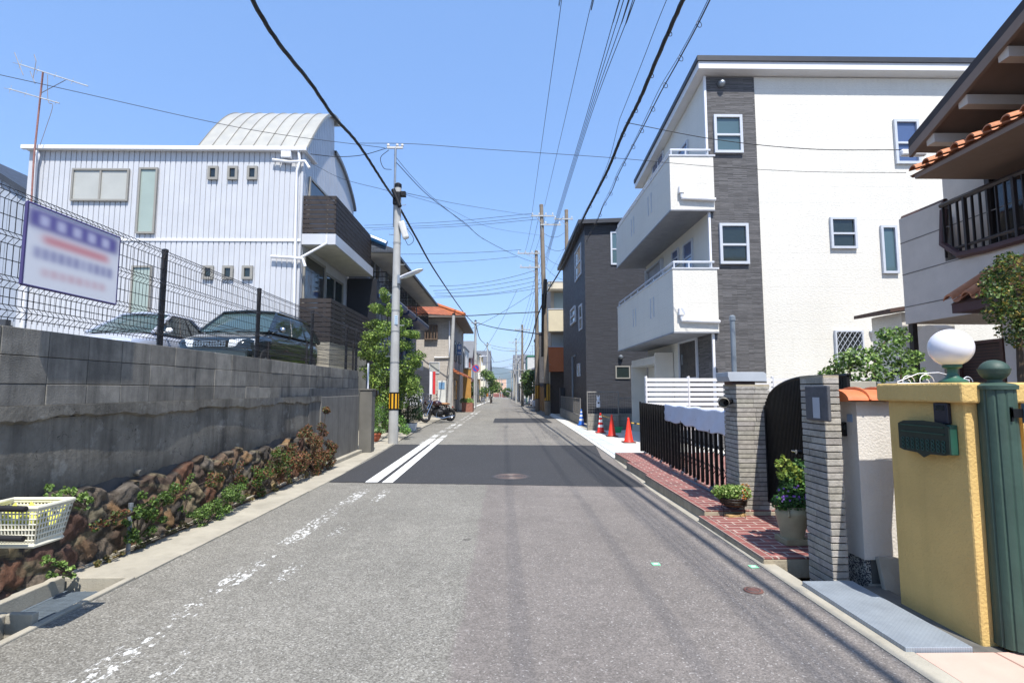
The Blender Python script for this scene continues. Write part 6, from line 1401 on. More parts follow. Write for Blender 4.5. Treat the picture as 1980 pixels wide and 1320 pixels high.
# right-hand poles
bR = onG(1056, 800); PR = (2.92, 36.0)
zt = onY(1048, 396, 36).z
UP2 = upole(PR[0], 36, zt, .2, .13, 'tall brown-grey utility pole on the right with crossarms and yellow stripes', M_POLEB, arms=((onY(1048, 419, 36).z, -.75, .85, 4), (onY(1050, 436, 36).z, -.1, 1.3, 2)), lean=(-.36, 0), stripe=(onY(1056, 775, 36).z, onY(1056, 741, 36).z, 9))
c = onY(1052, 575, 36); mb = MB(); mb.tube([(PR[0] - .35, 35.75, onY(1050, 690, 36).z), (PR[0] - .3, 35.75, onY(1050, 570, 36).z)], .09, 8); mb.tube([(PR[0] - .2, 35.7, c.z - .8), (PR[0] - .12, 35.75, c.z + 1.2)], .13, 8); mb.build('cable_bundle', M_BLACK, UP2)
x_ = onY(1042, 700, 42).x
UP3 = upole(x_, 44, onY(1042, 485, 44).z, .19, .13, 'second utility pole close behind the tall brown one, with side crossarms', M_POLEB, arms=((onY(1042, 491, 44).z, -1.6, .3, 4), (onY(1042, 518, 44).z, -1.4, .3, 3)), lean=(-.05, 0), stripe=(onY(1038, 771, 44).z, onY(1038, 744, 44).z, 9))
x_ = onY(1096, 500, 41).x
UP4 = upole(x_, 41, onY(1096, 406, 41).z, .19, .14, 'utility pole rising behind the charcoal house roof', M_POLEB, arms=((onY(1096, 425, 41).z, -1.0, .5, 3),), stripe=None)
def far_pole(px, ptop, Y, lb, arms=((0.5, 1.6, 4),), r=.17, mat=M_POLE, stripe=False, group=None):
    x = onY(px, 740, Y).x; zt = onY(px, ptop, Y).z
    return upole(x, Y, zt, r, r * .65, lb, mat, arms=[(zt - d, -w2 / 2, w2 / 2, k) for d, w2, k in arms], bolts=False, group=group)
far_pole(1010, 628, 62, 'thin leaning utility pole right of the street centre with crossarms', ((.6, 1.8, 4), (5.3, 2.2, 4)), mat=M_POLEB)
far_pole(998, 655, 85, 'pale utility pole crowded with crossarms right of the street centre', ((.6, 2.4, 4), (2.0, 2.0, 3), (3.2, 1.6, 2)))
far_pole(993, 700, 120, 'slim far utility pole near the vanishing point, right side', ((.5, 2.2, 4), (2.2, 1.6, 3)))
far_pole(989, 715, 160, 'tiny farthest utility pole on the right', ((.5, 2.2, 4),))
far_pole(1003, 690, 98, 'pale bare utility pole beside the crowded one', ((1.0, 1.4, 2),))
# left far poles
UP5 = upole(onY(872, 700, 37.5).x - .12, 37.5, onY(876, 606, 37.5).z, .17, .11, 'leaning pale concrete pole before the cream orange-roof house', M_POLE, lean=(.28, 0), bolts=False)
UP6 = upole(onY(919, 700, 60).x, 60, onY(921, 619, 60).z, .2, .12, 'concrete utility pole behind the round blue no-parking sign', M_POLE, arms=((onY(921, 625, 60).z, -.5, .5, 2),), bolts=False)
far_pole(942, 662, 92, 'pale utility pole with orange band beside the left street tree', ((.4, 1.2, 2),))
far_pole(966, 728, 170, 'far thin white pole on the left near the street end', ((.4, 1.0, 2),), .14, group='far thin poles')
far_pole(970, 732, 185, 'farthest thin white pole on the left by the street end', ((.4, 1.0, 2),), .14, group='far thin poles')
a = onY(942, 763, 91.8); mb = MB(); mb.tube([(a.x, 92, a.z - .3), (a.x, 92, a.z + .25)], .2, 12); mb.build('pole_band', M('orange_band', '#a8632c', .6), label='orange warning band wrapped round the far left pole', cat='band')
# street lamp on far pole
a = onY(941, 668, 91.6); t = thing('street_lamp', a, 'small white lamp arm on the far left utility pole', 'street lamp')
mb = MB(); q = onY(927, 690, 91.6); mb.tube([(a.x, 91.8, q.z + .2), (q.x + .4, 91.6, q.z + .2)], .06, 6); mb.build('arm', M_WHITE, t); mb = MB(); mb.obox((q.x, 91.6, q.z + .15), (.5, 0, -.08), (0, .12, 0), (0, 0, .06)); mb.build('lamp_head', M_WHITE, t)
# no-parking sign
c = onY(920, 712, 50); t = thing('no_parking_sign', (c.x, 50, gz(50)), 'round blue no-parking sign with red rim and slash', 'road sign')
r_ = .34
mb = MB(); mb.lathe((c.x, 50, c.z), [(r_, 0), (r_, .02)], 32, axis=(0, -1, 0)); mb.build('rim', M('sign_red', '#c0303c', .4), t)
mb = MB(); mb.lathe((c.x, 49.979, c.z), [(r_ * .8, 0), (r_ * .8, .004)], 32, axis=(0, -1, 0)); mb.build('face', M('sign_blue', '#2b58b0', .4), t)
mb = MB(); d_ = r_ * .62; mb.obox((c.x, 49.972, c.z), (d_, 0, -d_), (0, .002, 0), (.035, 0, .035)); mb.build('slash', M('sign_red', ''), t)
mb = MB(); mb.tube([(c.x, 50.04, gz(50)), (c.x, 50.04, c.z + .3)], .03, 8); mb.build('pole', M_STEEL, t)
c = onY(888, 676, 42.5); t = thing('street_sign', (c.x, 42.5, gz(42)), 'small blue rectangular plate on a thin grey post by the brick garden wall', 'road sign')
mb = MB(); mb.box(c.x - .17, c.x + .17, 42.48, 42.5, c.z - .42, c.z + .42); mb.build('plate', M('sign_blue_pale', '#4f76a8', .4), t)
mb = MB(); mb.box(c.x - .1, c.x + .1, 42.47, 42.48, c.z + .05, c.z + .3); mb.box(c.x - .12, c.x + .12, 42.47, 42.48, c.z - .3, c.z - .2); mb.build('marking', M_WHITE, t)
mb = MB(); mb.tube([(c.x, 42.53, gz(42)), (c.x, 42.53, c.z + .4)], .035, 8); mb.build('post', M_STEEL, t)

# ================================================================ CABLES
def wire(pts, r, lb, group=None, nm_='overhead_cable', n=4, par=None, sm_=6, twist=0):
    P_ = smooth_pts(pts, sm_); mb = MB()
    if twist:
        Q = []
        for a_, b_ in zip(P_[:-1], P_[1:]):
            k = max(1, int((b_ - a_).length / .12)); Q += [a_.lerp(b_, i / k) for i in range(k)]
        Q.append(P_[-1]); mb.tube(Q, r, 6)
        for ph in (0, 2.1, 4.2):
            mb.tube([q + Vector((math.cos(i * .8 + ph), 0, math.sin(i * .8 + ph))) * r * .7 for i, q in enumerate(Q)], r * .45, 4)
    else: mb.tube(P_, r, n)
    return mb.build(nm_, M_WIRE, par, smooth=2, label=None if par else lb, cat=None if par else 'cable', group=group)
def XP(X, *pp): return [onX(a, b, X) for a, b in pp]
# thick bundle, right
Wb = [Vector((2.85, -16, 8.3)), Vector((2.85, -5, 7.55))] + XP(2.85, (1450, -280), (1320.6, 0), (1272, 110), (1236, 195), (1204, 259), (1176, 327), (1151, 377), (1121, 437), (1091, 509), (1057, 566))
wire(Wb, .038, 'thick black twisted cable bundle running down the right side to the tall brown pole', twist=1)
wire([Wb[-1]] + [onY(1037, 619, 44), onY(1026, 660, 55), onY(1012, 687, 70), onY(998, 706, 90), onY(992, 720, 120)], .05, 'thick cable sagging on beyond the tall brown pole')
W2 = [Vector((3.0, -16, 8.0)), Vector((3.0, -6, 7.3))] + XP(3.0, (1560, -400), (1371, 4), (1316, 110), (1278, 178), (1248, 237), (1221, 288), (1195, 339), (1183, 369), (1166, 399), (1157, 422), (1134, 467))
t = thing('looped_cable', W2[-1], 'black cable hung with small loops right of the thick bundle', 'cable')
wire(W2, .012, '', par=t, nm_='cable'); wire([p_ + Vector((0, 0, .07 * math.sin(i * .9) ** 2 + .05)) for i, p_ in enumerate(W2)], .006, '', par=t, nm_='messenger_wire')
mb = MB(); Ws = smooth_pts(W2, 8)
acc = 0; last = Ws[0]
for a_, b_ in zip(Ws[:-1], Ws[1:]):
    acc += (b_ - a_).length
    if acc > .75: acc = 0; mb.ring(b_ + Vector((0, 0, -.03)), (.8, .3, 0), (0, 0, 1), .05, .006, 12, 4)
mb.build('loop', M_WIRE, t)
mb = MB(); Ws = smooth_pts(Wb, 8); acc = 0
for a_, b_ in zip(Ws[:-1], Ws[1:]):
    acc += (b_ - a_).length
    if acc > 1.1 and b_.y < 25: acc = 0; mb.ring(b_ + Vector((.02, 0, -.02)), (.8, .3, 0), (0, 0, 1), .05, .007, 12, 4)
mb.build('cable_hanger', M_WIRE, label='row of small wire hanger loops strung along the thick right bundle', cat='hangers')
wire(XP(3.0, (1400, -250), (1289, 0), (1240, 125), (1198, 231)), .007, 'thin black wire ending at the insulator beside the thick right bundle')
wire(XP(2.95, (1198, 231), (1170, 330), (1120, 430), (1062, 530)), .006, 'thin black wire just left of the thick right bundle past the insulator')
PP = 'thin parallel power wires high over the right kerb'
for k, pp in enumerate((((1106, -180), (1086, 0), (1057, 210), (1028, 417)), ((1190, -180), (1145, 0), (1096, 215), (1053, 399)))):
    q = [Vector((1.72 if k == 0 else 2.58, -25, 13.2))] + [onX(a, b, 1.72 if k == 0 else 2.58) for a, b in pp[:-1]] + [onY(*pp[-1], 36)]
    wire(q, .01, ('leftmost high power wire running to the tall brown pole, nearest the street centre', 'second high power wire from the left, to the top of the tall brown pole')[k], nm_='power_wire')
for k, (x0, X) in enumerate(((1197.5, 2.95), (1206, 3.0), (1217, 3.05), (1227, 3.1))):
    q = [Vector((X, -25, onX(x0, 0, X).z + .5)), onX(x0 + 45, -150, X), onX(x0, 0, X)] + [onX(x0 + (a - x0 + d * k) * 1.0, b, X) for a, b, d in ((1135, 220, 3), (1079, 407, 2), (1060, 480, 1.5))] + [onY(1046 + 3 * k, 508 + 4 * k, 43.8)]
    wire(q, .011, 'one of four close parallel power wires over the right kerb', PP, nm_='power_wire')
for k in range(4):
    a_ = onY(1046 + k * 3, 492 + k * 6, 44); b_ = onY(1004 + k * 4, 640 + k * 8, 62); c_ = onY(992 + k * 3, 662 + k * 6, 85); wire([a_, a_.lerp(b_, .5) - Vector((0, 0, .4)), b_, c_], .012, 'thin power wire descending between the far right poles', 'far wires between right poles', nm_='power_wire')
for k in range(3):
    a_ = onY(1030 + k * 12, 419, 36); b_ = onY(1014 + k * 9, 492 + k, 44); wire([a_, a_.lerp(b_, .5) - Vector((0, 0, .2)), b_], .012, 'short power wire from the tall brown pole to the next pole', 'short wires between near right poles', nm_='power_wire')
for k in range(5):
    a_ = onY(1052 + k, 430 + 22 * k, 36); b_ = onY(1088 + 3 * k, 420 + 30 * k, 41); wire(sagline(a_, b_, .3, 6), .014, 'short slack wire joining the tall brown pole and the pole behind the charcoal house', 'slack wires between right poles', nm_='power_wire')
# thick bundle, left
Wl = [onX(480, -14, -2.95)] + XP(-2.98, (488, 0), (540, 85), (600, 160), (645, 225), (693, 279), (744, 357)) + [onY(762, 383, PY - .15)]
Wl = [Vector((-2.9, -14, 6.6)), Vector((-2.9, -3, 6.05)), onX(395, -190, -2.9)] + Wl[1:]
wire(Wl, .028, 'thick black twisted cable bundle running down the left side to the near concrete pole', twist=1)
wire([onY(764, 388, PY - .12), onY(774, 404, 16), onY(803, 456, 19.5), onY(846, 531, 28), onY(898, 606, 48), onY(921, 630, 60)], .035, 'thick black cable from the near concrete pole down to the pole behind the no-parking sign', twist=1)
wire([onY(921, 630, 60), onY(928, 655, 72), onY(941, 670, 92), onY(955, 700, 130)], .05, 'thick cable continuing between the far left poles')
wire([onY(700, 600, 40), onY(876, 610, 37.5), onY(960, 607, 37), onY(1045, 603, 36)], .03, 'dark horizontal cable crossing the street from the leaning pole')
wire([onY(921, 624, 60), onY(960, 634, 52), onY(1010, 641, 44), onY(1052, 647, 36)], .04, 'thick dark cable crossing the street from behind the no-parking sign to the tall brown pole')
wire([onY(-120, 118, 11.4), onY(0, 145, 12), onY(127, 173, 12.6), onY(399, 234, 13.7), onY(547, 261, 14.3), onY(744, 286, PY)], .008, 'long thin wire sloping across the sky above the corrugated house', sm_=8)
wire([onY(693, 277, 11.0), onY(800, 278.5, 11.2), onY(935, 288.5, 11.4), onY(1180, 305, 11.7), onY(1376, 322, 11.2), onY(1560, 332, 10.6), onY(1752, 334, 9.9)], .006, 'thin wire crossing the street from the left bundle to the stucco house', sm_=8)
wire([onY(1210, 237, 12.5), onY(1378, 269, 11.6), onY(1560, 288, 10.6), onY(1752, 290, 9.9)], .009, 'thin service wire from the right bundle to the stucco house eave', sm_=8)
wire([onY(764, 312, PY), onY(830, 380, 18), onY(900, 432, 23), onY(935, 462, 27), onY(1002, 496, 36), onY(1042, 510, 44)], .014, 'long wire sagging from the near concrete pole across to the second right pole', sm_=8)
wire([onY(762, 300, PY), onY(800, 345, 17), onY(846, 390, 20.5), onY(935, 463, 27.4)], .009, 'wire joining the long sagging one midway from the top of the near pole', sm_=8)
wire([onY(783, 373, PY), onY(900, 397, 24), onY(1028, 417, 36)], .008, 'thin wire from the near concrete pole to the left arm of the tall brown pole', sm_=8)
wire([onY(783, 376, PY), onY(860, 400, 20), onY(950, 440, 26), onY(1045, 455, 36)], .006, 'faint lower wire from the near concrete pole toward the tall brown pole', sm_=8)
wire([onY(600, 298, YF - .3), onY(650, 303, 16.8), onY(700, 300, 15.9), onY(750, 286, PY)], .012, 'black drooping wire from the corrugated house corner to the near pole top', sm_=8)
wire([onY(600, 315, YF - .3), onY(660, 345, 16.6), onY(735, 365, 15.2), onY(762, 372, PY)], .006, 'thin lower wire from the corrugated house corner to the near pole', sm_=8)
wire([onY(752, 290, PY), onY(736, 305, PY), onY(742, 325, PY), onY(757, 328, PY - .1)], .01, 'small hanging loop of wire at the top of the near concrete pole')
wire([onY(770, 400, PY), onY(776, 430, PY), onY(784, 438, PY), onY(800, 462, PY), onY(790, 474, PY), onY(783, 462, PY)], .008, 'thin looping wire around the white box on the near pole')
CW = 'cross-street wires to the right poles'
for k, (ax, ay, bx, by) in enumerate(((704, 436, 1028, 413), (704, 441, 1028, 420), (720, 444, 1040, 424))):
    wire([onY(ax, ay, 45), onY((ax + bx) / 2, (ay + by) / 2 + 4, 40), onY(bx, by, 36)], .014, 'one of three thin parallel cross-street wires reaching the tall brown pole', CW, sm_=8)
rn = random.Random(12)
for k, (ax, ay, bx, by, Ya) in enumerate(((650, 489, 1008, 483, 50), (700, 507, 1000, 496, 60), (830, 553, 1040, 521, 48), (838, 562, 1040, 534, 50), (840, 567, 1045, 541, 52), (842, 571, 1045, 549, 54), (836, 575, 1048, 556, 56), (880, 650, 1045, 556, 62), (935, 680, 1000, 560, 90), (940, 664, 1000, 674, 92), (950, 672, 1003, 676, 92), (930, 700, 1000, 690, 110), (940, 712, 998, 705, 120), (950, 722, 996, 716, 130), (955, 733, 996, 728, 150), (958, 740, 992, 738, 165))):
    A_, B_ = onY(ax, ay, Ya), onY(bx, by, Ya); wire(sagline(A_, B_, .25 + .1 * (k % 3), 8), .013 + Ya * .00012, 'one of many thin wires strung across the street further down', 'wires crossing the street in the distance', sm_=2)
# ================================================================ CARS
M_TYRE = M('tyre_rubber', '#17171a', .85, .1, 10); M_RIM = M('rim_silver', '#9a9da1', .3, metal=.8); M_LENS = M('headlight_lens', '#c9ced2', .08, .05, 5, spec=.8); M_CHR = M('chrome_trim', '#bfc2c6', .18, .03, metal=1)
M_CGL = glass('car_glass', '#3d5052', .03, .9); M_CGL2 = glass('car_side_glass', '#1f2b28', .03, .9); M_BLKP = M('black_plastic', '#1a1b1d', .6)
def car(ox, oy, zg, L, W, H, paint, lb, boxy, dark=False):
    t = thing('parked_car', (ox, oy + L / 2, zg), lb, 'car', 'cars parked behind the wall')
    hw = W / 2; T = lambda x, y, z: (ox + x, oy + y, zg + z)
    belt = H * .655; hood0 = H * .50
    st = [(0.0, .62, .38, hood0 * .72), (.03, .78, .30, hood0 * .86), (.12, .90, .24, hood0 * .97), (.35, .97, .20, hood0 * 1.08), (.8, 1, .18, hood0 * 1.20), (1.15, 1, .18, belt * .985), (1.5, 1, .18, belt), (L * .6, 1, .18, belt * 1.01), (L - .45, 1, .2, belt * 1.02), (L - .12, .95, .25, belt * .98), (L, .86, .35, belt * .9)]
    rows = []
    for y, k, zb, zt in st:
        w_ = hw * k; h = zt - zb; r = []
        for (a, b) in ((-.55, 0), (-.92, .06), (-1, .25), (-1.0, .6), (-.975, .84), (-.90, .95), (-.62, 1.0), (0, 1.025), (.62, 1.0), (.90, .95), (.975, .84), (1.0, .6), (1, .25), (.92, .06), (.55, 0)):
            r.append(T(w_ * a, y, zb + h * b))
        rows.append(r)
    mb = MB(); mb.grid(rows); n = len(rows[0]); mb.add(rows[0], [tuple(range(n))]); mb.add(rows[-1], [tuple(range(n))[::-1]])
    body = mb.build('body', paint, t, smooth=2)
    # greenhouse
    y0, y1 = 1.05, L - (.12 if boxy else .35); ry0, ry1 = (1.85, L - .55) if boxy else (2.0, L - 1.15)
    zb, zt = belt - .03, H - .03; wb, wt = hw * .93, hw * .74
    ring_ = lambda f, bulge: [T(s * (wb + (wt - wb) * f) * c_, (y0 + (ry0 - y0) * f) if e else (y1 + (ry1 - y1) * f), zb + (zt - zb) * f) for (s, e, c_) in ((-1, 1, 1), (1, 1, 1), (1, 0, 1), (-1, 0, 1))]
    mb = MB(); R0, R1 = ring_(0, 0), ring_(1, 0)
    def fan(a, b, c_, d, k=6, bul=.0, axis=(0, 0, 0)):
        rws = []
        for j in range(5):
            g_ = j / 4; rws.append([Vector(a).lerp(Vector(b), i / k).lerp(Vector(d).lerp(Vector(c_), i / k), g_) + Vector(axis) * bul * math.sin(math.pi * i / k) for i in range(k + 1)])
        return rws
    mb.grid(fan(R0[0], R0[1], R1[1], R1[0], bul=.07, axis=(0, -1, 0))); ws = mb.build('windscreen', M_CGL, t, smooth=2)
    mb = MB(); mb.grid(fan(R0[1], R0[2], R1[2], R1[1], bul=.03, axis=(1, 0, 0))); mb.grid(fan(R0[3], R0[0], R1[0], R1[3], bul=.03, axis=(-1, 0, 0))); mb.grid(fan(R0[2], R0[3], R1[3], R1[2], bul=.04, axis=(0, 1, 0))); mb.build('side_glass', M_CGL2, t, smooth=2)
    mb = MB(); rws = []
    for i in range(9):
        f = i / 8; y = ry0 - .06 + (ry1 - ry0 + .12) * f; lift = .045 * math.sin(math.pi * (.12 + .8 * f)); rws.append([T(wt * 1.02 * a, y, zt + lift - .05 * a * a * (1.0)) for a in np.linspace(-1, 1, 9)])
    mb.grid(rws); lo = [[(p_[0], p_[1], p_[2] - .04) for p_ in (r[0], r[-1])] for r in rws]
    mb.grid([[r[0] for r in rws], [l[0] for l in lo]]); mb.grid([[r[-1] for r in rws], [l[1] for l in lo]]); mb.build('roof', paint, t, smooth=2)
    mb = MB(); mb.tube([Vector(R1[0]) + Vector((0, -.05, .01)), Vector(R1[0]).lerp(Vector(R1[1]), .5) + Vector((0, -.11, .045)), Vector(R1[1]) + Vector((0, -.05, .01))], .038, 6)
    for s in (0, 1): mb.tube([Vector(R1[1 if s else 0]), Vector(R1[2 if s else 3])], .04, 6)
    mb.build('roof_edge', paint, t, smooth=True)
    for s in (0, 1):
        mb = MB(); e_ = Vector((.012 if s else -.012, -.01, 0)); mb.tube([Vector(R0[s]) + e_, Vector(R1[s]) + e_], .042, 6); mb.build('front_pillar', paint, t, smooth=True)
        mb = MB(); a, b = (2, 2) if s else (3, 3); mb.tube([Vector(R0[a]), Vector(R1[a])], .06, 6); mb.build('rear_pillar', paint, t)
        for fr in ((.40, .62) if not boxy else (.36, .66)):
            q0 = Vector(R0[1 if s else 0]).lerp(Vector(R0[2 if s else 3]), fr + .02); q1 = Vector(R1[1 if s else 0]).lerp(Vector(R1[2 if s else 3]), fr)
            sx = Vector((.03 if s else -.03, 0, 0)); mb = MB(); mb.tube([q0 + sx, q1 + sx * .3], .028, 5); mb.build('side_pillar', paint if dark else M_BLKP, t)
        sx = 1 if s else -1
        mb = MB(); mb.blob(T(sx * (hw + .09), 1.45, belt + .06), (.10, .05, .075), 3, 10, 7, .03); mb.tube([T(sx * hw * .93, 1.45, belt), T(sx * (hw + .04), 1.45, belt + .03)], .02, 5); mb.build('wing_mirror', M_WHITE if not dark else M_CHR, t, smooth=2)
        hl = MB(); rows = []
        for i in range(7):
            f = i / 6; x = hw * (.44 + .50 * f); yy = .0 + .30 * f ** 2.2 + .015; rows.append([T(sx * x, yy - .03, hood0 * .72 + .02 * f), T(sx * x, yy - .035, hood0 * (.80 + .04 * f)), T(sx * x, yy + .02, hood0 * (.93 + .05 * f))])
        hl.grid(rows); hl.build('headlight', M_LENS, t, smooth=2)
        for yw in (.78, L - .8):
            mb = MB(); mb.lathe(T(sx * (hw - .2), yw, .31), [(.2, 0), (.29, .0), (.31, .03), (.31, .17), (.29, .205), (.19, .205)], 24, axis=(sx, 0, 0)); wh = mb.build('wheel', M_TYRE, t, smooth=True)
            mb = MB(); mb.lathe(T(sx * (hw - .19), yw, .31), [(.19, .18), (.17, .19), (.04, .2)], 12, axis=(sx, 0, 0)); mb.build('rim', M_RIM, wh)
    mb = MB(); g0, g1 = hood0 * .72, hood0 * .90
    mb.box(ox - hw * .40, ox + hw * .40, oy - .045, oy + .06, zg + g0, zg + g1); gr = mb.build('grille', M_BLKP, t, bevel=.01)
    mb = MB()
    for i in range(12): x = ox - hw * .38 + i * hw * .76 / 11; mb.box(x - .006, x + .006, oy - .055, oy - .046, zg + g0 + .01, zg + g1 - .01)
    for i in range(4): z = zg + g0 + .015 + i * (g1 - g0 - .03) / 3; mb.box(ox - hw * .39, ox + hw * .39, oy - .058, oy - .0555, z - .005, z + .005)
    mb.build('grille_bars', M_CHR, gr)
    mb = MB(); mb.box(ox - hw * .95, ox + hw * .95, oy - .07, oy + .2, zg + .24, zg + g0 - .04); mb.build('bumper', paint, t, bevel=.04)
    mb = MB(); mb.box(ox - .16, ox + .16, oy - .085, oy - .072, zg + .32, zg + .47); mb.build('number_plate', M_WHITE, t)
    mb = MB(); mb.tube([Vector(R0[0]).lerp(Vector(R0[1]), .2) + Vector((0, -.06, .01)), Vector(R0[0]).lerp(Vector(R0[1]), .55) + Vector((0, .05, .09))], .008, 4); mb.tube([Vector(R0[0]).lerp(Vector(R0[1]), .55) + Vector((0, -.08, .01)), Vector(R0[0]).lerp(Vector(R0[1]), .9) + Vector((0, .03, .09))], .008, 4); mb.build('wipers', M_BLKP, t)
    if boxy:
        for sx in (-1, 1):
            mb = MB(); mb.tube([T(sx * wt * .95, ry0 + .2, H + .0), T(sx * wt * .95, ry0 + .3, H + .05), T(sx * wt * .95, ry1 - .3, H + .05), T(sx * wt * .95, ry1 - .15, H)], .018, 5); mb.build('roof_rail', M_CHR, t)
    for sx in (-1, 1):
        mb = MB(); 
        for yy in (2.05, 3.0): mb.box(*sorted((ox + sx * (hw + .002), ox + sx * (hw + .02))), oy + yy, oy + yy + .14, zg + belt * .86, zg + belt * .86 + .025)
        mb.build('door_handle', paint, t)
    return t
car(-6.80, 12.4, 1.80, 4.8, 1.86, 1.68, M('green_black_paint', '#131c1c', .12, .05, 2, coat=1), 'dark green-black estate car parked nearest the street behind the mesh fence', True, True)
car(-9.45, 12.1, 1.80, 4.0, 1.72, 1.60, M('silver_paint', '#b5bac6', .18, .03, 2, metal=.3, coat=1), 'pale silver hatchback parked on the far side of the dark estate car', False)
# ================================================================ MOTORCYCLE, BICYCLES
def at_rot(c, ang):
    ca, sa = math.cos(ang), math.sin(ang)
    return lambda x, y, z: Vector((c.x + x * ca - y * sa, c.y + x * sa + y * ca, c.z + z))
def wheel(t, Tf, x, r, w_, name='wheel'):
    u = Tf(1, 0, 0) - Tf(0, 0, 0); ax = Tf(0, 1, 0) - Tf(0, 0, 0)
    mb = MB(); mb.ring(Tf(x, 0, r), u, (0, 0, 1), r - w_, w_, 24, 8); o = mb.build(name, M_TYRE, t, smooth=2)
    mb = MB(); mb.ring(Tf(x, 0, r), u, (0, 0, 1), r - 2.1 * w_, w_ * .3, 24, 5); mb.lathe(Tf(x, 0, r) - ax * .06, [(.04, 0), (.04, .12)], 8, axis=ax)
    for k in range(12):
        a = k * math.pi / 6; mb.tube([Tf(x, 0, r) , Tf(x, 0, r) + (u * math.cos(a) + Vector((0, 0, 1)) * math.sin(a)) * (r - 2 * w_)], .004, 3)
    mb.build('spokes', M_CHR, o)
def motorcycle(c, ang, lb):
    t = thing('motorcycle', c, lb, 'motorcycle', 'motorcycles on the left kerb'); T0 = at_rot(c, ang); Tf = lambda x, y, z: T0(x * 1.08, y * 1.1, z * 1.08)
    wheel(t, Tf, .72, .32, .07); wheel(t, Tf, -.66, .32, .08)
    mb = MB()
    for s in (-.09, .09): mb.tube([Tf(.72, s, .32), Tf(.40, s, .95)], .022, 6)
    mb.build('fork', M_CHR, t)
    mb = MB(); mb.tube([Tf(.42, 0, .9), Tf(-.1, 0, .78), Tf(-.6, 0, .74)], .03, 6); mb.tube([Tf(.42, 0, .85), Tf(.25, 0, .35), Tf(-.2, 0, .3), Tf(-.35, 0, .72)], .025, 6); mb.tube([Tf(-.15, .1, .35), Tf(-.66, .1, .32)], .02, 5); mb.tube([Tf(-.15, -.1, .35), Tf(-.66, -.1, .32)], .02, 5); mb.tube([Tf(-.5, .1, .72), Tf(-.64, .12, .35)], .025, 5); mb.tube([Tf(-.5, -.1, .72), Tf(-.64, -.12, .35)], .025, 5); mb.build('frame', M_BLACK, t)
    mb = MB(); mb.blob(Tf(.12, 0, .86), (.26, .25, .15), 2, 14, 8, .04); mb.build('fuel_tank', M('tank_maroon', '#3a1c1a', .2, coat=1), t, smooth=2)
    mb = MB(); mb.blob(Tf(-.38, 0, .84), (.25, .2, .06), 5, 14, 6, .04); mb.build('seat', M('tan_leather', '#9a714a', .5), t, smooth=2)
    mb = MB(); q = Tf(.06, 0, .45); mb.blob(q, (.3, .24, .22), 4, 10, 7, .1)
    for k in range(5): mb.lathe(Tf(.12, 0, .58 + k * .03), [(.10, 0), (.10, .015)], 12)
    mb.blob(Tf(-.3, 0, .55), (.22, .2, .2), 6, 10, 7, .08); mb.blob(Tf(.0, .0, .62), (.22, .13, .12), 7, 10, 7, .08); mb.build('engine', M('engine_dark', '#1c1d1f', .5, metal=.3), t)
    mb = MB(); mb.lathe(Tf(.5, 0, .93), [(.03, 0), (.09, .04), (.1, .12), (.085, .13)], 16, axis=Tf(1, 0, 0) - Tf(0, 0, 0)); mb.build('headlight', M_CHR, t, smooth=True)
    mb = MB(); mb.tube([Tf(.28, -.38, 1.12), Tf(.36, -.2, 1.1), Tf(.4, 0, 1.0), Tf(.36, .2, 1.1), Tf(.28, .38, 1.12)], .014, 6); mb.build('handlebar', M_CHR, t)
    for s in (-1, 1):
        mb = MB(); mb.lathe(Tf(.34, s * .33, 1.26), [(.05, 0), (.05, .01)], 12, axis=Tf(1, 0, 0) - Tf(0, 0, 0)); mb.tube([Tf(.32, s * .27, 1.12), Tf(.33, s * .32, 1.25)], .007, 4); mb.build('mirror', M_CHR, t)
    mb = MB(); mb.tube([Tf(.2, .13, .5), Tf(.25, .15, .25), Tf(-.1, .16, .2), Tf(-.75, .17, .3)], .03, 7); mb.build('exhaust', M_CHR, t)
    u = Tf(1, 0, 0) - Tf(0, 0, 0)
    for x, a0, a1, r in ((.72, .6, 2.2, .35), (-.66, .9, 2.6, .36)):
        mb = MB(); rows = [[Tf(x, 0, .32) + (u * math.cos(a) + Vector((0, 0, 1)) * math.sin(a)) * r + (Tf(0, s, 0) - Tf(0, 0, 0)) for s in (-.07, 0, .07)] for a in np.linspace(a0, a1, 9)]
        mb.grid(rows); mb.build('mudguard', M_CHR if x > 0 else M_BLACK, t)
    mb = MB(); mb.lathe(Tf(-.78, 0, .68), [(.04, 0), (.04, .03)], 10, axis=-u); mb.build('tail_light', M('tail_red', '#a02018', .3), t)
def bicycle(c, ang, lb, col, grp):
    t = thing('bicycle', c, lb, 'bicycle', grp); Tf = at_rot(c, ang); wheel(t, Tf, .52, .32, .02); wheel(t, Tf, -.5, .32, .02)
    m = M('bike_' + col[1:], col, .4); mb = MB()
    for a, b in (((.52, 0, .32), (.38, 0, .95)), ((.42, 0, .75), (-.05, 0, .3)), ((-.05, 0, .3), (-.18, 0, .8)), ((-.05, 0, .3), (-.5, 0, .32)), ((-.16, 0, .7), (-.5, 0, .32)), ((.42, 0, .8), (-.12, 0, .5))): mb.tube([Tf(*a), Tf(*b)], .016, 5)
    mb.build('frame', m, t)
    mb = MB(); mb.tube([Tf(.25, -.27, 1.02), Tf(.38, 0, .98), Tf(.25, .27, 1.02)], .012, 5); mb.build('handlebar', M_CHR, t)
    mb = MB(); mb.blob(Tf(-.2, 0, .86), (.12, .08, .035), 1, 8, 6, .05); mb.build('saddle', M_BLKP, t)
    mb = MB(); mb.obox(Tf(.62, 0, .85), (Tf(.13, 0, 0) - Tf(0, 0, 0)), (Tf(0, .16, 0) - Tf(0, 0, 0)), (0, 0, .11)); mb.build('basket', M_STEEL, t)
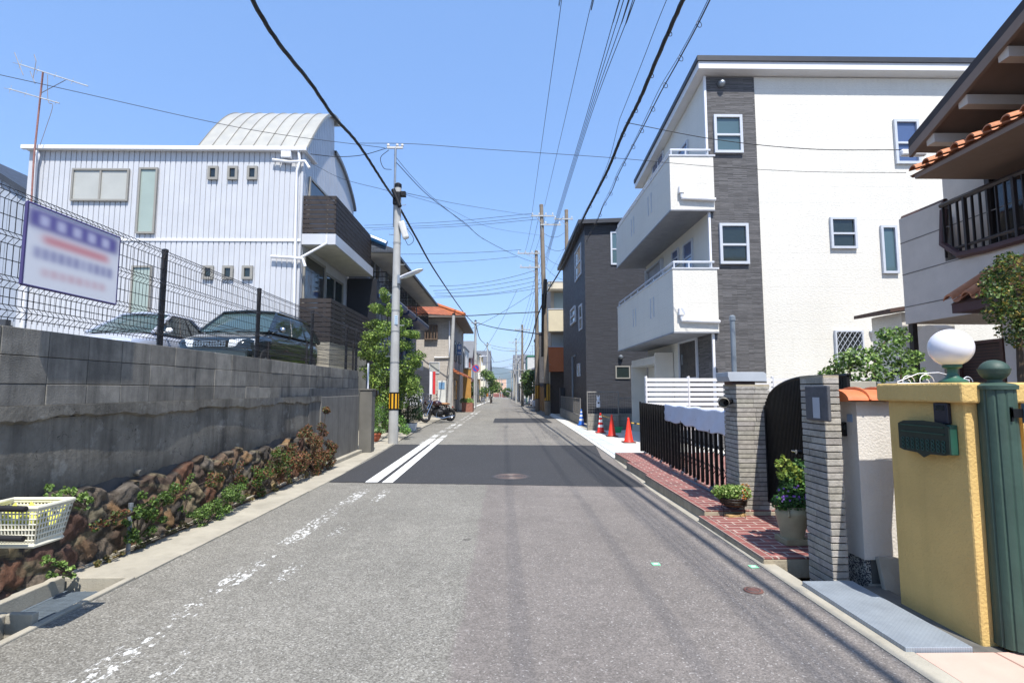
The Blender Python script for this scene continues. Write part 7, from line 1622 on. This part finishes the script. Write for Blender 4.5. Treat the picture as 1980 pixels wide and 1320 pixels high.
c = onY(848, 808, 26.6); motorcycle(Vector((c.x, c.y, gz(c.y) + .02)), math.radians(222), 'black and chrome retro motorcycle with tan seat parked on the left kerb')
c = onY(834, 800, 28.2); motorcycle(Vector((c.x, c.y, gz(c.y) + .02)), math.radians(205), 'second dark motorcycle half hidden behind the front one beside the white railing')
for px, Y, an, cc, lb in ((893, 58, 80, '#3a3a3d', 'dark bicycle by the pole behind the no-parking sign'), (934, 76, 70, '#7c7f84', 'bicycle parked left of the orange-banded pole'), (951, 84, 95, '#2f3236', 'bicycle parked beyond the orange-banded pole')):
    x = onY(px, 770, Y).x; bicycle(Vector((x, Y, gz(Y) + .02)), math.radians(an), lb, cc, 'bicycles parked along the street')
for px, Y, an, cc, lb in ((1012, 66, 100, '#8b8d92', 'silver bicycle leaning at the right kerb, left of the white-grey one'), (1024, 62, 75, '#c9cbd0', 'white-grey bicycle at the right kerb below the street trees')):
    x = onY(px, 770, Y).x; bicycle(Vector((x, Y, gz(Y) + .02)), math.radians(an), lb, cc, 'bicycles parked along the street')
# ================================================================ BASKET at the left edge
t = thing('cycle_basket', (-2.8, 3.2, .45), 'cream plastic lattice basket with a yellow cloth and black bars at the left frame edge', 'basket')
YB_ = 3.15; rR = onY(80, 980, YB_); bR_ = onY(66, 1055, YB_); ztop, zbot = rR.z, bR_.z; wx = .36; dep = .21
M_CRM = M('cream_plastic', '#cfcbb8', .45, .05, 6)
def bk(f, a, b):  # f height fraction; a along X 0..1; b along Y 0..1
    x1 = bR_.x + (rR.x - bR_.x) * f; x0 = rR.x - wx + .03 * (1 - f); y0 = YB_ - .02 * f - .0; y1 = YB_ + dep - .02 * (1 - f) + .02 * f
    return Vector((x0 + (x1 - x0) * a, y0 + (y1 - y0) * b, zbot + (ztop - zbot) * f))
mb = MB()
def stripq(p, q, w_, th=.003):
    d = (q - p).normalized(); return p, q
loop = lambda f, n_=6: [bk(f, i / n_, 0) for i in range(n_)] + [bk(f, 1, i / n_) for i in range(n_)] + [bk(f, 1 - i / n_, 1) for i in range(n_)] + [bk(f, 0, 1 - i / n_) for i in range(n_)]
for f in (.14, .28, .42, .56, .70, .84): mb.tube(loop(f), .0052, 5, closed=True)
for k, (n_, fn) in enumerate(((17, lambda f, s: bk(f, s, 0)), (11, lambda f, s: bk(f, 1, s)), (17, lambda f, s: bk(f, s, 1)), (11, lambda f, s: bk(f, 0, s)))):
    for i in range(n_ + 1): mb.tube([fn(.1, i / n_), fn(.9, i / n_)], .005, 4)
mb.build('lattice', M_CRM, t)
mb = MB(); mb.tube(loop(1.0), .012, 8, closed=True); mb.tube(loop(.93), .007, 6, closed=True); mb.build('rim', M_CRM, t, smooth=True)
mb = MB(); lp0, lp1 = loop(0), loop(.12); mb.add(lp0, [tuple(range(len(lp0)))]); mb.grid([lp0 + lp0[:1], lp1 + lp1[:1]]); mb.tube(loop(.0), .012, 6, closed=True); mb.build('bottom', M_CRM, t)
mb = MB(); rn = random.Random(2)
rows = [[bk(.35 + .6 * abs(math.sin(i * .9 + j * .5)) * (.5 + .5 * math.sin(j)) + rn.uniform(-.04, .04), i / 12, .08 + .84 * j / 8) for j in range(9)] for i in range(13)]
mb.grid(rows); mb.build('yellow_cloth', M('yellow_cloth', '#c2c04e', .8, .1, 20), label='crumpled yellow cloth lying inside the cream basket', cat='cloth', smooth=2)
for z_, y_ in ((onY(20, 984, YB_ - .05).z, YB_ - .05), (onY(20, 1041, YB_ - .05).z, YB_ - .05)):
    e = onY(50, 984, y_).x; mb = MB(); mb.tube([(e, y_, z_), (e - .35, y_, z_ + .01)], .017, 10); mb.build('grip', M('black_rubber', '#17171b', .6), t, smooth=True)
mb = MB(); mb.tube([(-3.05, 3.1, .9), (-3.08, 3.1, -.0)], .02, 8); mb.tube([(-3.05, 3.1, .74), (-2.9, 3.1, .74)], .014, 6); mb.build('support_tube', M_BLACK, t)
# pipe stub
c = onG(247, 1074, .0); t = thing('pipe_post', c, 'short grey steel pipe standing at the back of the gutter slabs', 'pipe')
h_ = onY(243, 972, c.y).z; mb = MB(); mb.tube([c - Vector((0, 0, .05)), (c.x, c.y, h_)], .018, 12); mb.build('tube', M('pipe_grey', '#6b747c', .5, .15, 12), t, smooth=True)
mb = MB(); mb.lathe((c.x, c.y, h_ - .035), [(.021, 0), (.021, .035), (.016, .036)], 12); mb.build('collar', M_STEEL, t)
# ================================================================ PLANTS
def plant(nm_, lb, pads, n, size, cols, seed, cat='plant', group=None, stems=None, stem_r=.01, up=.3, base=None):
    """pads: (point, radii)"""
    P0 = base or min((p[0] for p in pads), key=lambda q: q.z)
    t = thing(nm_, P0, lb, cat, group); mb = MB()
    for i, (c_, r_) in enumerate(pads):
        rr = r_ if hasattr(r_, '__len__') else (r_,) * 3
        leaves(mb, [c_], [rr], max(20, int(n * (rr[0] * rr[1] * rr[2]) ** (1 / 3) / .1)), size, cols, seed + i, up)
    mb.build('foliage', M_LEAF, t)
    if stems:
        mb = MB()
        for s in stems: mb.tube(smooth_pts(s, 4), [stem_r * (1 - .6 * i / (len(smooth_pts(s, 4)) - 1)) for i in range(len(smooth_pts(s, 4)))], 6)
        mb.build('stem', M('bark', '#4d4033', .9, .25, 12, .004), t, smooth=True)
    return t
GRN = ['#3a5225', '#4a622b', '#587234', '#324a27', '#67803e']; RED = ['#6b4433', '#7a5238', '#56603a', '#5f3b30', '#84603f', '#46522c']; LIME = ['#5f7b36', '#75904a', '#4f6c30', '#869f58']
def wp(px, py, X=-3.3): return onX(px, py, X)
def clump(lb, pts, n, size, cols, seed, X=-3.3, nm_='wall_creeper', r=.12, grp='plants on the rubble wall'):
    rn = random.Random(seed); pads = []
    for (px, py, rp) in pts:
        c_ = wp(px, py, X); rr = rp / 1030 * c_.y
        for k in range(4): pads.append((c_ + Vector((rn.uniform(-.02, .06), rn.uniform(-rr, rr), rn.uniform(-rr, rr) * .8)), (min(.09, rr * .5), rr * rn.uniform(.35, .6), rr * rn.uniform(.35, .6))))
    b_ = min((p[0] for p in pads), key=lambda q: q.z)
    plant(nm_, lb, pads, n, size, cols, seed, 'creeper', grp, stems=[[b_, p[0]] for p in pads[::3]], stem_r=.006, base=Vector((b_.x, b_.y, b_.z)))
clump('large tangle of red-brown and green creeper at the far end of the rubble stones', [(628, 800, 14), (622, 840, 22), (600, 870, 34), (640, 880, 18), (575, 900, 28), (612, 905, 26), (560, 870, 20), (590, 830, 16), (635, 860, 18), (545, 915, 18), (625, 895, 20)], 260, .028, RED, 1)
clump('green creeper climbing over pale stones left of the red-brown tangle', [(540, 900, 20), (515, 915, 22), (490, 915, 18), (530, 870, 16), (500, 940, 18), (470, 930, 16), (545, 890, 18)], 210, .024, GRN + RED[:2], 2)
clump('low fresh green weeds spilling onto the gutter slabs', [(380, 1000, 16), (405, 985, 22), (440, 965, 22), (465, 950, 20), (420, 955, 22), (430, 985, 18), (395, 1000, 18)], 240, .02, LIME + GRN, 3, -3.26, 'weed')
clump('ivy patch on dark stones above the steel pipe', [(300, 975, 24), (275, 1000, 24), (255, 1030, 20), (320, 960, 18), (300, 1015, 18), (285, 970, 20), (250, 1000, 14)], 220, .022, GRN, 4)
clump('thin fringe of green leaves on top of the stones behind the basket', [(110, 955, 14), (140, 957, 14), (165, 960, 12), (90, 950, 12), (150, 975, 12)], 70, .026, LIME, 5, -3.36)
clump('small weeds rooted at the foot of the stones near the open gutter', [(82, 1085, 12), (105, 1100, 14), (128, 1105, 10), (90, 1110, 8)], 80, .026, LIME, 6, -3.32, 'weed')
clump('small green tuft between two stones above the slabs', [(370, 928, 12), (360, 965, 10), (348, 985, 8)], 70, .022, GRN, 7)
clump('tuft of dry creeper on pale stones mid wall', [(440, 890, 10), (460, 905, 14), (455, 930, 12)], 80, .022, RED + GRN[:2], 8)
clump('dry brown grass and tiny weeds along the back edge of the gutter slabs', [(330, 1022, 8), (350, 1012, 8), (480, 962, 8), (505, 955, 8), (530, 945, 9), (560, 932, 9), (290, 1045, 8), (265, 1058, 8), (590, 922, 8), (180, 1092, 8), (205, 1080, 8), (225, 1072, 8)], 200, .018, ['#7a6a45', '#6b6a3c', '#8a7a52', '#5a6236'], 9, -3.36, 'dry_grass')
clump('trailing brown creeper hanging over stones in the middle of the rubble', [(400, 930, 14), (418, 915, 14), (345, 945, 14), (235, 985, 14), (215, 1000, 12), (190, 1010, 12)], 150, .022, RED + GRN[:3], 10)
# garden tree by the pole
def P20(px, py, dy=0): return onY(px, py, 19.8 + dy)
pads = []; rn = random.Random(31)
for (px, py, rx, ry) in ((748, 574, 10, 10), (738, 600, 20, 8), (764, 596, 12, 8), (730, 622, 24, 8), (775, 628, 16, 8), (790, 642, 20, 7), (752, 645, 24, 8), (716, 655, 22, 9), (800, 645, 12, 6), (722, 672, 30, 10), (780, 668, 26, 9), (748, 690, 30, 10), (800, 690, 20, 9), (712, 690, 16, 8), (730, 708, 26, 9), (775, 706, 28, 10), (805, 700, 12, 8), (750, 725, 28, 10), (785, 730, 26, 10), (745, 745, 26, 12), (778, 752, 26, 14), (720, 735, 16, 12), (800, 745, 16, 14), (735, 765, 20, 12), (765, 775, 20, 14)):
    for k in range(4):
        c_ = P20(px + rn.uniform(-.7, .7) * rx, py + rn.uniform(-.9, .9) * ry, rn.uniform(-.9, 1.0)); pads.append((c_, (rx * .0150, .42, ry * rn.uniform(.014, .024))))
base = onG(742, 818); base = Vector((P20(742, 800).x, 19.8, gz(20)))
stems = [[base + Vector((dx, dy, 0)), P20(px, 740), P20(px2, py2)] for dx, dy, px, px2, py2 in ((-.2, 0, 728, 722, 660), (0, .1, 742, 738, 600), (.1, -.1, 748, 750, 580), (.2, 0, 755, 785, 665), (-.05, .2, 735, 775, 640), (.15, .1, 752, 800, 690))]
plant('garden_tree', 'light green layered garden tree with several thin trunks behind the near utility pole', pads, 85, .065, ['#66813a', '#7f9844', '#526c2d', '#92a652', '#425a28'], 40, 'tree', stems=stems, stem_r=.035, up=.8, base=base)
pads = [(onY(px, py, 21.5) + Vector((0, rn.uniform(-.6, .6), 0)), (r * .021, .5, r * .021)) for px, py, r in ((790, 745, 16), (800, 765, 16), (778, 760, 18), (795, 785, 17), (775, 790, 18), (804, 800, 12), (785, 810, 16), (770, 735, 14), (768, 808, 12))]
plant('hedge_shrub', 'dense dark green upright shrub right of the near utility pole', pads, 150, .06, ['#2c4220', '#38512a', '#46602f', '#243a1c'], 60, 'shrub', stems=[[onY(788, 822, 21.5), onY(790, 760, 21.5)]], stem_r=.06)
pads = [(onY(px, py, 17.2) + Vector((0, rn.uniform(-.3, .3), 0)), (r * .017, .3, r * .017)) for px, py, r in ((728, 800, 13), (740, 790, 14), (752, 805, 14), (735, 818, 12), (750, 822, 10), (770, 815, 12), (782, 828, 10), (790, 832, 7))]
plant('low_bush', 'low bright green bush at the foot of the garden tree', pads, 130, .045, ['#4f7030', '#628538', '#3c5a26', '#76984a'], 70, 'bush')
c = onG(724, 853, .02); t = thing('terracotta_pot', c, 'round terracotta pot at the foot of the concrete pier', 'pot')
mb = MB(); mb.lathe(c, [(.10, 0), (.15, .06), (.185, .14), (.19, .2), (.215, .205), (.215, .245), (.195, .25), (.18, .2)], 24); mb.build('body', M('terracotta', '#a3583c', .75, .12, 8), t, smooth=True)
mb = MB(); mb.lathe(c, [(.17, .2), (.17, .215)], 20); mb.build('soil', M('potting_soil', '#352a20', .95), t)
plant('potted_plant', 'pale green leafy plant in the terracotta pot', [(c + Vector((dx, dy, .3)), (.11, .11, .07)) for dx, dy in ((-.1, 0), (.08, -.05), (.18, .05), (0, .08), (.25, -.04))], 90, .05, ['#7f9a62', '#99ae7c', '#64854a'], 80)
c = onG(793, 832, .02); t = thing('white_pot', c, 'white plastic plant trough beside the dark shrub', 'pot')
mb = MB(); mb.prism([(c.x - .2, c.y - .1, c.z), (c.x + .2, c.y - .1, c.z), (c.x + .25, c.y - .12, c.z + .28), (c.x - .25, c.y - .12, c.z + .28)], (0, .3, 0)); mb.build('trough', M_WHITE, t, bevel=.02); mb = MB(); mb.box(c.x - .24, c.x + .24, c.y - .115, c.y + .17, c.z + .281, c.z + .29); mb.build('soil', M('potting_soil', ''), t)
# thin white post by the pier
c = onY(711, 755, 13.9); mb = MB(); mb.tube([(c.x, 13.9, 0.9), (c.x, 13.9, onY(711, 702, 13.9).z)], .025, 8); mb.lathe((c.x, 13.9, .0), [(.05, 0), (.03, .9)], 8); mb.build('thin_post', M_WHITE, label='thin white post standing just beyond the concrete pier', cat='post')
# street trees further on
def street_tree(px, py, Y, r, lb, seed, cols=GRN, gx=1.0):
    rn = random.Random(seed); pads = []
    for k in range(16):
        a = rn.uniform(0, 6.28); e = rn.uniform(-.8, .9); d = rn.uniform(.2, .85)
        pads.append((onY(px, py, Y) + Vector((math.cos(a) * d * r * gx, math.sin(a) * d * r, e * r)), (r * .38, r * .38, r * .3)))
    c_ = onY(px, py, Y); plant('street_tree', lb, pads, 30, .16 + Y * .0006, cols, seed, 'tree', 'street trees', stems=[[Vector((c_.x, Y, gz(Y))), c_]], stem_r=.12)
street_tree(949, 742, 82, 2.0, 'bright green street tree beside the orange-banded pole on the left', 100, LIME + GRN, .7)
street_tree(905, 752, 64, 1.0, 'small green shrub tree behind the ochre wall', 101)
street_tree(1032, 735, 60, 1.9, 'dark green street tree in front of the hip-roofed house on the right', 102, gx=.8)
street_tree(1024, 752, 72, 1.2, 'smaller green tree left of the dark street tree on the right', 103)
street_tree(980, 762, 215, 2.2, 'tiny far tree left of the pinkish end house', 104)
plant('planter_plants', 'row of small potted plants along the brick garden wall', [(onY(px, 775, 43) + Vector((0, 0, 0)), (.3, .6, .25)) for px in (896, 904, 910)], 60, .1, LIME, 110)
mb = MB(); a, b = onY(893, 784, 42.6), onY(914, 778, 42.6); mb.box(a.x, b.x, 42.5, 44.5, gz(43), b.z); mb.build('stone_planter', M('planter_red', '#8b5d4e', .8, .3, 6), label='low reddish stone planter edge at the end of the brick garden wall', cat='planter')
# shrub behind the cream wall, tree at right edge
pads = []; rn = random.Random(77)
for px, py, r in ((1610, 715, 12), (1630, 700, 22), (1655, 690, 24), (1640, 725, 22), (1680, 700, 24), (1700, 680, 24), (1725, 665, 22), (1712, 645, 14), (1735, 690, 24), (1710, 720, 26), (1750, 712, 24), (1765, 690, 18), (1680, 728, 22), (1745, 655, 14), (1770, 725, 18), (1735, 640, 10), (1595, 722, 8)):
    c_ = onY(px, py, 6.3 + rn.uniform(-.4, .5)); pads.append((c_, (r * .0062, .16, r * .0055)))
b_ = Vector((4.5, 6.3, .05)); plant('garden_shrub', 'light green leafy shrub rising behind the orange coping tiles', pads, 130, .042, ['#48652a', '#5c7a36', '#77934a', '#3a5524', '#8aa25c'], 120, 'shrub', stems=[[b_, onY(1690, 720, 6.3), onY(1712, 660, 6.3)], [b_ + Vector((.2, 0, 0)), onY(1740, 690, 6.3)], [b_ + Vector((-.2, 0, 0)), onY(1640, 700, 6.3)]], stem_r=.018, base=b_, up=.6)
pads = []
for px, py, r in ((1930, 530, 26), (1960, 515, 28), (1990, 530, 30), (1925, 570, 24), (1950, 560, 30), (1985, 575, 30), (1930, 605, 22), (1960, 600, 28), (1995, 620, 28), (1955, 635, 22), (1975, 655, 20), (1920, 545, 18), (2020, 560, 40), (2030, 620, 40), (1945, 500, 14)):
    c_ = onY(px, py, 5.6 + rn.uniform(-.35, .35)); pads.append((c_, (r * .0056, .17, r * .0053)))
b_ = Vector((5.6, 5.7, .05)); plant('garden_tree', 'dark green garden tree at the right frame edge under the clay tile canopy', pads, 190, .034, ['#34481f', '#465c28', '#5d7434', '#2a3d1b', '#8a7a3a'], 140, 'tree', stems=[[b_, Vector((5.6, 5.7, 1.6)), onY(1970, 560, 5.6)]], stem_r=.05, base=b_, up=.6)
# scrolled wire on the yellow wall top
t = thing('wire_scroll', (XY + .2, 3.5, zc1), 'thin white scrolled wire ornament along the top behind the globe lamp', 'ornament')
mb = MB()
for px, r in ((1755, .05), (1790, .06), (1870, .04)):
    c_ = onY(px, 735, 3.75); mb.tube([c_ + Vector((r * (1 - k / 26) * math.cos(k * .4), 0, r * (1 - k / 26) * math.sin(k * .4) - .01)) for k in range(20)], .003, 4)
mb.tube([onY(1735, 738, 3.75), onY(1775, 722, 3.75), onY(1815, 720, 3.75), onY(1875, 735, 3.75)], .003, 4)
mb.build('scroll', M_WHITE, t)
mb = MB(); mb.tube([onY(1735, 741, 3.75), onY(1885, 741, 3.75)], .004, 4); mb.build('base_wire', M_WHITE, t)
# ================================================================ HAZE
hm = bpy.data.materials.new('haze_air'); hm.use_nodes = True; ht = hm.node_tree
for n_ in list(ht.nodes):
    if n_.type != 'OUTPUT_MATERIAL': ht.nodes.remove(n_)
hv = ht.nodes.new('ShaderNodeVolumePrincipled'); hv.inputs['Color'].default_value = (.80, .88, 1, 1); hv.inputs['Density'].default_value = .00025; hv.inputs['Anisotropy'].default_value = .2
ht.links.new(hv.outputs[0], [n_ for n_ in ht.nodes if n_.type == 'OUTPUT_MATERIAL'][0].inputs['Volume'])
mb = MB(); mb.box(-1520, 1520, -80, 3520, -3.6, 150); mb.build('haze', hm, kind='stuff', label='pale blue air between the camera and the far hills')
